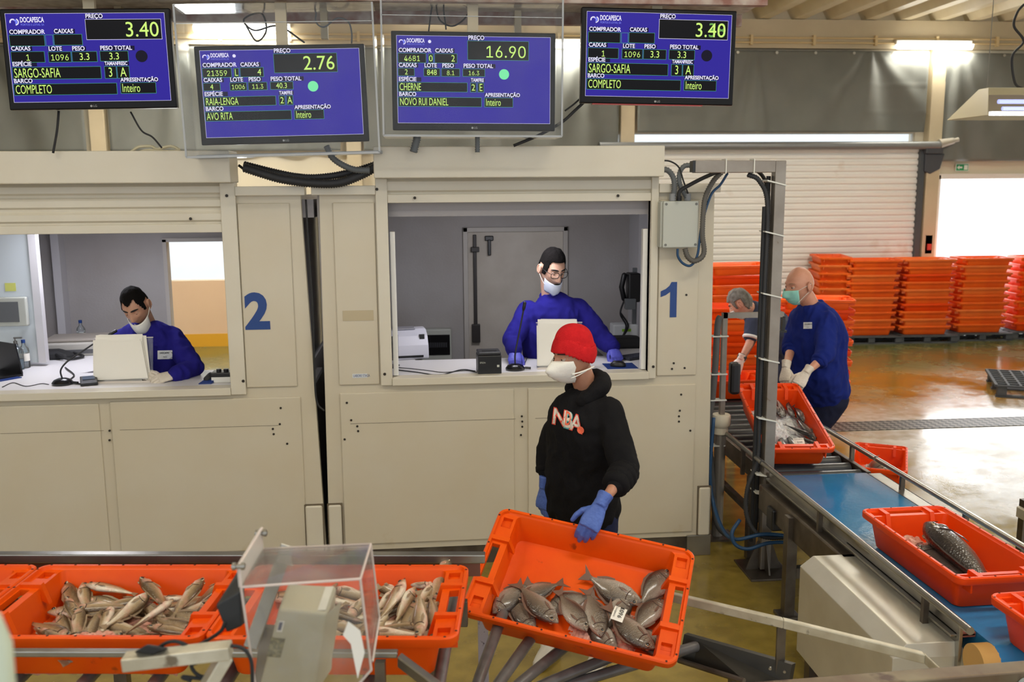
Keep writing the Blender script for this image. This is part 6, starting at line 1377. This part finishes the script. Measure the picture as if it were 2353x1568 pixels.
        world_part(col, 'collar', mat, s.t, smooth=True)
        if cuffs:
            for q, e in (('L', endL), ('R', endR)):
                if e is None: continue
                a, b = V(s.J['el'+q]), V(s.J['wr'+q]); c = a.lerp(b, e); dd = (b-a).normalized(); rr = (.041+(.028-.041)*e)*s.b+g
                world_part(MB().tube([c-dd*.022, c-dd*.008, c+dd*.014, c+dd*.018], [rr*.9, rr*1.07, rr*1.0, rr*.8], 16), 'cuff', mat, s.t, smooth=True)
        return o
    def trousers(s, mat, g=.012, seed=4, name='trousers'):
        m = s.torso(.006, top=False).join(s.legs(g)); return s.put(remeshed(m, .011, name, mat, 5, (.007, 12, 8, seed)), name)
    def shoes(s, mat, toe=None, name='boot', h=.1):
        for q in 'LR':
            a = V(s.J['an'+q]); f = V(toe or s.n); f.z = 0; f.normalize(); l = V((-f.y, f.x, 0))
            m = MB().tube([V((a.x, a.y, .05)), V((a.x, a.y, a.z+h))], [.055, .058], 14, True)
            m.loft([[V((a.x, a.y, 0))+f*u+l*(w*cos(t))+V((0, 0, max(.004, hh*.5+hh*.5*sin(t)))) for t in [2*pi*k/14 for k in range(14)]] for u, w, hh in ((-.075, .02, .06), (-.06, .036, .09), (0, .04, .12), (.09, .045, .085), (.15, .042, .06), (.185, .02, .035))])
            s.put(remeshed(m, .009, name, mat, 4), name)
    def glove(s, side, mat, f, dors, curl, spread=1, thumb=(.75, .62, -.25), tb=(.4, .5), sc=1.0, cuff=.05, name='glove', wr=None):
        m = hand_mb(wr or s.J['wr'+side], f, dors, 1 if side == 'L' else -1, curl, spread, thumb, tb, .0008, sc, cuff)
        me = remeshed(m, .0036, name, mat, 3, (.0012, 60, 60, 2)); return s.put(me, name, smooth=True)
    def decal(s, pts_uv, tris, px, u, v, off, mat, name, parent=None):
        vs = []
        for a, b in pts_uv:
            X, Y = px[0]+u[0]*a+v[0]*b, px[1]+u[1]*a+v[1]*b
            d = (((X-IW/2)/FPX)*_rt+((IH/2-Y)/FPX)*_up+_fw).normalized(); h = s.bvh.ray_cast(CAMPOS, d)
            if h[0] is None: return None
            vs.append(h[0]-d*off)
        m = MB(); m.v = vs; m.f = list(tris); return world_part(m, name, mat, parent or s.t)
    def wrap_text(s, txt, px, u, v, off, mat, name, bold=0, dens=True):
        c = new_text(txt); c.offset = bold; c.resolution_u = 3
        o = bpy.data.objects.new('t', c); SC.collection.objects.link(o); me = eval_mesh(o, 't'); bm = bmesh.new(); bm.from_mesh(me)
        bmesh.ops.triangulate(bm, faces=bm.faces)
        if dens: bmesh.ops.subdivide_edges(bm, edges=[e for e in bm.edges if e.calc_length() > .12], cuts=3, use_grid_fill=False); bmesh.ops.triangulate(bm, faces=bm.faces)
        bm.verts.ensure_lookup_table(); uv = [(q.co.x, q.co.y) for q in bm.verts]; tr = [tuple(q.index for q in f.verts) for f in bm.faces]; bm.free(); bpy.data.meshes.remove(me)
        return s.decal(uv, tr, px, u, v, off, mat, name)
    def badge(s, px, w, h, slope=0):
        g = [(i/4, j/3) for j in range(4) for i in range(5)]; q = [(j*5+i, j*5+i+1, j*5+i+6, j*5+i+5) for j in range(3) for i in range(4)]
        s.decal(g, q, px, (w, slope*w), (0, -h), .004, M('badge_white', (226, 228, 230), .4), 'name_badge')
        s.wrap_text('DOCAPESCA', (px[0]+w*.14, px[1]+slope*w*.1-h*.62), (w*.15, slope*w*.15), (0, -w*.17), .007, BLACK, 'badge_lettering', .02, False)
        s.wrap_text('Nome', (px[0]+w*.38, px[1]+slope*w*.38-h*.2), (w*.10, 0), (0, -w*.11), .007, BLACK, 'badge_small_lettering', 0, False)
def chin_mask(p, mat, z0=-.066, z1=-.142, w=.068, fl=.018):
    rows = []
    for j in range(9):
        t = j/8; row = []
        for i in range(21):
            lo = -1.25+2.5*i/20
            row.append(p.H @ V(((w-.016*t*t)*sin(lo), -.012-(.088+fl*sin(t*2.2)*.9-.012*t)*cos(lo)*(1-.05*t), z0+(1-cos(lo))*.034*(1-t)+(z1-z0)*t+.022*t*(1-cos(lo))+.004*sin(lo*7)*t)))
        rows.append(row)
    cen = [p.H @ V((.03*sin(-1.25+2.5*i/20), -.06-.02*cos(-1.25+2.5*i/20), z0-.016)) for i in range(21)]
    m = MB().loft(rows+[cen], cap=False, close=False); o = world_part(m, 'lowered_mask', mat, p.t, smooth=True); q = o.modifiers.new('solid', 'SOLIDIFY'); q.thickness = .003; q.offset = 0; return o
def strap(P, pts, mat, r=.002, name='mask_strap'): return world_part(MB().tube(spline([P.H @ V(q) for q in pts], 5), r, 6), name, mat, P.t, smooth=True)
CLOTH = lambda n, c, c2: M(n, c, .9, noise_=(5, c2, .5), bump=(240, .25), spec=.2)
ROYAL = CLOTH('royal_blue_fleece', (34, 30, 126), (27, 23, 104)); ROYAL2 = CLOTH('blue_sweatshirt', (24, 40, 120), (18, 32, 100))
BLK = CLOTH('black_fleece', (20, 19, 21), (13, 12, 14)); DENIM = CLOTH('navy_trousers', (34, 40, 70), (24, 30, 54)); CARGO = CLOTH('navy_work_trousers', (34, 38, 62), (26, 28, 48))
TEE = CLOTH('slate_tshirt', (66, 70, 88), (54, 58, 74)); REDK = M('red_knit', (206, 36, 40), .95, bump=(260, .5), noise_=(40, (182, 26, 32), .5), spec=.15)
MASKW = M('white_mask', (232, 230, 222), .8, bump=(120, .1)); MASKB = M('pale_blue_mask', (206, 214, 232), .8, bump=(120, .1)); MASKT = M('turquoise_mask', (150, 214, 200), .8, bump=(120, .1))
GBLUE = M('blue_nitrile', (76, 104, 178), .5, bump=(90, .3), noise_=(20, (64, 90, 164), .6)); GVIO = M('violet_nitrile', (88, 92, 200), .5, bump=(90, .3), noise_=(20, (74, 78, 184), .6)); GWHT = M('white_latex', (222, 212, 198), .5, bump=(90, .3), noise_=(20, (206, 194, 178), .5))
HAIRB = M('black_hair', (15, 12, 11), .9, bump=(200, .6), spec=.15); HAIRG = M('grey_hair', (128, 122, 112), .7, noise_=(30, (82, 76, 66), .7), bump=(160, .7))
BOOTW = M('white_rubber_boot', (206, 200, 186), .4, dirt=(12, (150, 136, 110), .62)); BOOTK = M('dark_boot', (30, 28, 28), .5)

# --- the man in the red hat; his left hand closes over the crate's far rim
us = min([k*.005 for k in range(-60, 61)], key=lambda u: abs(pxx(HC+Ya*(CW/2-.02)+Xa*u)*FPX+IW/2-1352))
KN = HC+Xa*us+Ya*(CW/2-.034)+Za*.022
WL = at(1380, 1160, y=KN.y+.05); WL = KN+(WL-KN).normalized()*.108
J = dict(head=at(1318, 818, y=-1.5), face=(-.90, -.43, -.10), neck=at(1352, 905, y=-1.45), chest=at(1348, 985, y=-1.46), belly=at(1340, 1085, y=-1.43), pelvis=at(1338, 1165, y=-1.40),
         shL=at(1408, 938, y=-1.62), elL=at(1438, 1082, y=-1.76), wrL=WL, shR=at(1285, 935, y=-1.32), elR=at(1258, 1050, y=-1.28), wrR=at(1252, 1122, y=-1.36))
J.update(hipL=V(J['pelvis'])+V((.07, -.055, -.03)), hipR=V(J['pelvis'])+V((-.07, .055, -.03)), knL=V((.83, -1.47, .50)), knR=V((.66, -1.33, .50)), anL=V((.85, -1.40, .1)), anR=V((.62, -1.27, .1)))
S1 = SKIN('skin_tanned', (182, 132, 106), (166, 112, 88))
p = Person('man in a red knitted hat, white mask and black hoodie holding a tilted orange crate', (.72, -1.38, 0), S1, J, (-.62, -.78, 0), .97, 1.02)
p.body(False); p.eyes((-.3, -1, -.15), (52, 38, 30), .005, 6); H = p.H
hood = MB().tube(spline([H @ V(q) for q in ((-.085, .02, -.175), (-.09, .07, -.145), (-.05, .115, -.13), (.02, .125, -.135), (.085, .09, -.14), (.10, .04, -.16), (.075, -.02, -.20))], 5), [.026]*6+[.034]*6+[.04]*6+[.042]*6+[.038]*6+[.03]*1, 12, True)
p.sweater(BLK, 'hoodie', .42, .42, .018, seed=3, amp=.009, low=.07)
p.put(remeshed(hood, .009, 'hood', BLK, 4, (.005, 14, 14, 5)), 'hood')
a, b = V(J['elL']), V(J['wrL'])
for k, (u, r) in enumerate(((.05, .068), (.16, .071), (.27, .067), (.38, .063))):
    c = a.lerp(b, u); d = (b-a).normalized(); world_part(MB().tube([c-d*.03, c-d*.012, c+d*.012, c+d*.03], [r*.82, r, r, r*.82], 16), 'sleeve_fold', BLK, p.t, smooth=True)
p.trousers(DENIM); p.shoes(BOOTW, (-.5, -.86, 0), 'rubber_boot', .14)
# red shirt lining showing behind the arm
c = at(1376, 1105, y=-1.50); world_part(MB().ball(c, (.035, .02, .055), 14, 10), 'red_shirt', M('red_cloth', (190, 30, 34), .8), p.t, smooth=True)
# hat
cuffline = lambda lon: .052-.062*sstep(.3, 2.2, abs(lon))
shell(lambda lo, la, q: q.z > cuffline(lo)+.012, lambda lo, la, q: .012+.022*sstep(.05, .118, q.z)+.012*sstep(.02, .09, q.y)*sstep(0, .09, q.z), REDK, 'hat_crown', p.t, H, .006)
shell(lambda lo, la, q: cuffline(lo)-.022 < q.z < cuffline(lo)+.05, lambda lo, la, q: .017+.003*sstep(-.02, .03, q.z-cuffline(lo)), REDK, 'hat_cuff', p.t, H, .008)
# pointed respirator
mk = MB(); rows = []
for j in range(13):
    z = -.004-.118*j/12; t = 1-abs(z+.064)/.060; row = []
    for i in range(17):
        u = -1+2*i/16; lon = u*1.18*(1-.2*abs(t-.5)); la = math.asin(max(-1, min(1, z/.118)))
        q = hp(lon, la, .006, True); q.y -= (.056*max(0, t)**.85)*max(0, 1-abs(u))**.8; row.append(H @ q)
    rows.append(row)
mk.loft(rows, cap=False, close=False); mo = world_part(mk, 'respirator', MASKW, p.t, smooth=True); s_ = mo.modifiers.new('solid', 'SOLIDIFY'); s_.thickness = .003
strap(p, ((.058, -.056, -.068), (.074, -.02, -.062), (.082, .02, -.055), (.07, .06, -.052)), MASKW, .004)
strap(p, ((.055, -.062, -.085), (.07, -.03, -.075), (.08, .01, -.06)), MASKW, .0025)
# gloves: left hand over the crate rim, right hand hanging
p.glove('L', GBLUE, KN-V(J['wrL']), (-Xa*.0+Za*.55-Ya*.75), ((34, 24, 10), (36, 24, 10), (38, 24, 12), (40, 26, 14)), 1.1, (.8, .55, -.35), (.1, .8), 1.12, .055)
p.glove('R', GBLUE, (-.16, -.1, -1), (-.78, -.62, .1), ((18, 26, 16), (24, 28, 18), (30, 30, 18), (34, 32, 18)), 1.0, (.5, .75, -.35), (.3, .6), 1.08, .055)
# lettering on the chest
CREAML = M('print_cream', (226, 214, 200), .8, dirt=(60, (60, 50, 50), .6)); REDL = M('print_red', (232, 84, 66), .8); TEALL = M('print_teal', (90, 170, 170), .8); ORL = M('print_coral', (244, 112, 80), .8)
for ch, px, u, v in (('N', (1267, 972), (44, 11), (6, -50)), ('A', (1310, 986), (38, 14), (5, -52))):
    p.wrap_text(ch, px, u, v, .006, REDL, 'print_outline', .055); p.wrap_text(ch, px, u, v, .0085, CREAML, 'print_letter', .012)
p.wrap_text('B', (1294, 981), (36, 10), (6, -52), .006, TEALL, 'print_outline', .055); p.wrap_text('B', (1294, 980), (35, 9), (6, -52), .0085, CREAML, 'print_letter', .02); p.wrap_text('D', (1297, 976), (18, 5), (4, -46), .0105, ORL, 'print_patch', .01)
dk = [(cos(R(a)), sin(R(a))) for a in range(0, 360, 20)]
p.decal(dk, [tuple(range(18))], (1334, 989), (8, 1), (0, -8.5), .009, ORL, 'print_dot')

# --- clerk at window 1
J = dict(head=at(1268, 617, y=.60), face=(.36, -.84, -.36), neck=at(1264, 684, y=.68), chest=at(1268, 765, y=.66), belly=at(1272, 850, y=.70), pelvis=at(1272, 930, y=.74),
         shR=at(1200, 712, y=.67), elR=at(1176, 785, y=.52), wrR=at(1182, 806, y=.40), shL=at(1345, 706, y=.64), elL=at(1388, 782, y=.56), wrL=at(1410, 800, y=.46))
pv = V(J['pelvis']); J.update(hipL=pv+V((.09, 0, -.03)), hipR=pv+V((-.09, 0, -.03)), knL=pv+V((.1, -.02, -.42)), knR=pv+V((-.1, -.02, -.42)), anL=V((pv.x+.1, pv.y, .27)), anR=V((pv.x-.1, pv.y, .27)))
J['knL'].z = J['knR'].z = .6
S2 = SKIN('skin_pale', (210, 168, 146), (196, 148, 126))
p = Person('clerk with glasses and lowered mask in a blue sweatshirt, standing in the right cabin', (pv.x, pv.y, .19), S2, J, (.05, -1, 0), 1.05, 1.10)
p.body(); p.eyes((.1, -1, -.6), (24, 20, 18), .006, -12); p.sweater(ROYAL, 'sweatshirt', .95, .95, .02, seed=7, amp=.009); p.trousers(DENIM); H = p.H
p.J['anL'].z = p.J['anR'].z = .27
shell(lambda lo, la, q: q.z > (.066 if abs(lo) < .75 else (.066-.085*sstep(.75, 1.15, abs(lo)) if abs(lo) < 1.3 else (-.02 if abs(lo) < 1.45 else -.0-.045*sstep(1.6, 2.4, abs(lo))))) and not (1.45 < abs(lo) < 1.95 and q.z < .035), lambda lo, la, q: .006+.014*sstep(.04, .11, q.z), HAIRB, 'hair', p.t, H, .01, noise_amp=.004)
shell(lambda lo, la, q: abs(lo) < 1.3 and (-.112 < q.z < -.082 or (abs(lo) > .95 and -.09 < q.z < -.045)), lambda lo, la, q: .0015, M('beard_dark', (112, 86, 74), .8, noise_=(160, (66, 50, 44), .9), bump=(250, .5)), 'beard', p.t, H, .002, feat=True)
world_part(MB().tube([H @ V((x, -.103+abs(x)*.35, -.062-abs(x)*.12)) for x in (-.024, -.012, 0, .012, .024)], [.002, .004, .004, .004, .002], 6, True), 'moustache', HAIRB, p.t, smooth=True)
chin_mask(p, MASKB)
for sd in (-1, 1): strap(p, ((sd*.062, -.05, -.085), (sd*.078, -.02, -.05), (sd*.085, .01, -.02)), MASKW, .0018)
gl = MB()
for sd in (-1, 1):
    pts = [V((sd*.033+.026*math.copysign(abs(cos(a))**.7, cos(a)), -.108+.012*abs(sd*.033+.026*cos(a))/.06, .0+.02*math.copysign(abs(sin(a))**.7, sin(a)))) for a in [2*pi*k/20 for k in range(21)]]
    gl.tube(pts, .0022, 6); gl.tube([(sd*.06, -.098, .008), (sd*.078, -.05, .01), (sd*.082, .012, .012)], .002, 6)
gl.tube([(-.009, -.110, .006), (0, -.112, .009), (.009, -.110, .006)], .002, 6); world_part(gl.xf(H), 'glasses', M('glasses_frame', (36, 34, 36), .3, .3), p.t, smooth=True)
p.glove('R', GVIO, (-.05, -.75, -.55), (-.1, -.6, .8), (38, 40, 25), 1, (.6, .7, -.4), (.3, .6), 1.08, .025); p.glove('L', GVIO, (.1, -.72, -.5), (.25, -.5, .8), (48, 50, 30), 1, (.5, .7, -.4), (.5, .5), 1.08, .025)
p.badge((1292, 757), 34, 20, .0)

# --- clerk at window 2
J = dict(head=at(312, 702, y=.46), face=(-.10, -.82, -.56), neck=at(343, 757, y=.63), chest=at(342, 830, y=.60), belly=at(346, 900, y=.66), pelvis=at(346, 970, y=.72),
         shR=at(272, 770, y=.58), elR=at(258, 848, y=.48), wrR=at(325, 862, y=.34), shL=at(405, 768, y=.56), elL=at(446, 846, y=.42), wrL=at(402, 862, y=.26))
pv = V(J['pelvis']); J.update(hipL=pv+V((.09, 0, -.03)), hipR=pv+V((-.09, 0, -.03)), knL=pv+V((.12, -.3, -.06)), knR=pv+V((-.12, -.3, -.06)), anL=V((pv.x+.12, pv.y-.32, .5)), anR=V((pv.x-.12, pv.y-.32, .5)))
S3 = SKIN('skin_olive', (190, 144, 118), (172, 122, 98))
p = Person('seated clerk in a blue sweatshirt reading papers, white mask under his chin', (pv.x, pv.y, .19), S3, J, (-.08, -1, 0), 1.02, 1.04, R(-7))
p.body(); p.eyes((0, -.8, -.75), (22, 18, 16), .0065, -22); p.sweater(ROYAL, 'sweatshirt', .93, .93, .02, seed=9, amp=.01); p.trousers(DENIM); H = p.H
shell(lambda lo, la, q: q.z > (.070-.012*cos(lo*4) if abs(lo) < .75 else (.058-.075*sstep(.75, 1.2, abs(lo)) if abs(lo) < 1.4 else -.0-.05*sstep(1.6, 2.4, abs(lo)))) and not (1.4 < abs(lo) < 1.95 and q.z < .032), lambda lo, la, q: .004+.010*sstep(.04, .11, q.z), HAIRB, 'hair', p.t, H, .009, noise_amp=.003)
chin_mask(p, MASKW, -.078, -.162, .070, .024)
for sd in (-1, 1): strap(p, ((sd*.06, -.05, -.075), (sd*.076, -.02, -.04), (sd*.085, .01, -.01)), MASKW, .002)
p.glove('L', GWHT, (-.82, -.42, -.10), (-.1, -.55, .85), (26, 34, 22), 1, (.55, .8, -.3), (.3, .6), 1.08, .02); p.glove('R', GWHT, (.6, -.6, .1), (-.3, -.5, .8), (36, 40, 22), 1, (.5, .8, -.3), (.3, .6), 1.05, .02)
p.badge((362, 826), 34, 20, -.02)

# --- bald worker
J = dict(head=at(1838, 656, y=.98), face=(-.95, -.27, -.14), neck=at(1864, 702, y=1.0), chest=at(1876, 776, y=1.03), belly=at(1880, 840, y=1.07), pelvis=at(1888, 902, y=1.12),
         shR=at(1832, 726, y=1.16), elR=at(1818, 800, y=1.06), wrR=at(1806, 846, y=.80), shL=at(1908, 734, y=.86), elL=at(1896, 818, y=.72), wrL=at(1852, 858, y=.62))
pv = V(J['pelvis']); J.update(hipL=pv+V((.06, -.07, -.04)), hipR=pv+V((-.05, .07, -.04)), knL=V((3.02, 1.1, .5)), knR=V((2.98, 1.28, .5)), anL=V((3.05, 1.12, .1)), anR=V((3.0, 1.34, .1)))
S4 = SKIN('skin_ruddy', (206, 150, 124), (190, 126, 102))
p = Person('bald worker in a blue sweatshirt and turquoise mask lowering a crate onto the rollers', (3.0, 1.2, 0), S4, J, (-.72, -.69, 0), 1.10, 1.17)
p.body(); p.eyes((-.1, -1, -.2), (150, 116, 92), .003, 4); p.sweater(ROYAL2, 'sweatshirt', .30, .12, .02, belly=.055, seed=11, amp=.010, low=.06); p.trousers(CARGO, .02); p.shoes(BOOTK, (-.8, -.6, 0)); H = p.H
shell(lambda lo, la, q: abs(lo) < .98 and -.112 < q.z < -.012, lambda lo, la, q: .008+.018*max(0, cos(lo*1.3))*max(0, 1-((q.z+.06)/.055)**2), MASKT, 'surgical_mask', p.t, H, .003, feat=True)
for sd in (-1, 1):
    strap(p, ((sd*.058, -.062, -.02), (sd*.076, -.02, .0), (sd*.088, .022, .014)), MASKW, .0018); strap(p, ((sd*.05, -.066, -.1), (sd*.074, -.02, -.055), (sd*.086, .02, -.025)), MASKW, .0018)
p.glove('R', GWHT, (-.25, -.45, -.85), (-.75, -.5, .3), (30, 40, 25), 1, (.5, .75, -.3), (.3, .6), 1.1, .05); p.glove('L', GWHT, (-.62, -.25, -.72), (-.1, -.75, .6), (34, 46, 28), 1, (.6, .7, -.3), (.3, .6), 1.12, .05)
p.badge((1846, 756), 20, 15, -.02)
for px, py in ((1928, 868), (1890, 938), (1919, 934)): world_part(MB().ball(at(px, py, y=1.0), .008, 8, 6), 'snap_button', M('brass_snap', (206, 190, 140), .3, .8), p.t, smooth=True)

# --- bending worker
J = dict(head=at(1702, 698, y=2.2), face=(-.74, .42, -.52), neck=at(1724, 710, y=2.24), chest=at(1776, 752, y=2.3), belly=at(1800, 805, y=2.34), pelvis=at(1806, 862, y=2.38),
         shL=at(1734, 738, y=2.06), elL=at(1722, 790, y=2.0), wrL=at(1702, 826, y=1.93), shR=at(1752, 728, y=2.5), elR=at(1728, 785, y=2.5), wrR=at(1702, 832, y=2.3))
pv = V(J['pelvis']); J.update(hipL=pv+V((0, -.09, -.04)), hipR=pv+V((0, .09, -.04)), knL=V((3.16, 2.3, .48)), knR=V((3.16, 2.5, .48)), anL=V((3.24, 2.3, .1)), anR=V((3.24, 2.5, .1)))
p = Person('grey-haired worker in a slate T-shirt bending over a crate behind the gantry post', (3.2, 2.4, 0), S4, J, (-1, 0, 0), 1.05, 1.06)
p.body(); p.eyes(); H = p.H
me_ = p.torso(.016).join(p.arm('L', .022, .018, -.36)).join(p.arm('R', .022, .018, -.36)); p.put(remeshed(me_, .011, 'tshirt', TEE, 5, (.008, 12, 9, 13)), 'tshirt')
for q in 'LR':
    a, b = V(J['sh'+q]), V(J['el'+q]); c = a.lerp(b, .72); d = (b-a).normalized(); world_part(MB().tube([c-d*.012, c, c+d*.012], [.069, .073, .070], 16), 'sleeve_trim', M('trim_white', (224, 222, 216), .8), p.t, smooth=True)
p.trousers(CARGO, .018, 8); p.shoes(BOOTK, (-1, 0, 0))
shell(lambda lo, la, q: q.z > (.05 if abs(lo) < .8 else (.05-.075*sstep(.8, 1.25, abs(lo)) if abs(lo) < 1.4 else -.01-.06*sstep(1.6, 2.4, abs(lo)))) and not (1.4 < abs(lo) < 1.95 and q.z < .032), lambda lo, la, q: .008+.010*sstep(.0, .11, q.z), HAIRG, 'hair', p.t, H, .01, noise_amp=.007)
shell(lambda lo, la, q: abs(lo) < .98 and -.112 < q.z < -.015, lambda lo, la, q: .014, MASKW, 'surgical_mask', p.t, H, .003, feat=True)
p.glove('L', GWHT, (-.4, -.1, -.9), (-.5, -.8, .2), (34, 44, 28), 1, (.5, .75, -.3), (.3, .6), 1.1, .04); p.glove('R', GWHT, (-.4, -.1, -.9), (-.5, .8, .2), (34, 44, 28), 1, (.5, .75, -.3), (.3, .6), 1.1, .04)
a, b = V(J['elL']), V(J['wrL']); c = a.lerp(b, .86); d = (b-a).normalized(); world_part(MB().tube([c-d*.014, c+d*.014], [.041, .040], 16), 'wristwatch', BLACK, p.t)
bpy.context.view_layer.update()
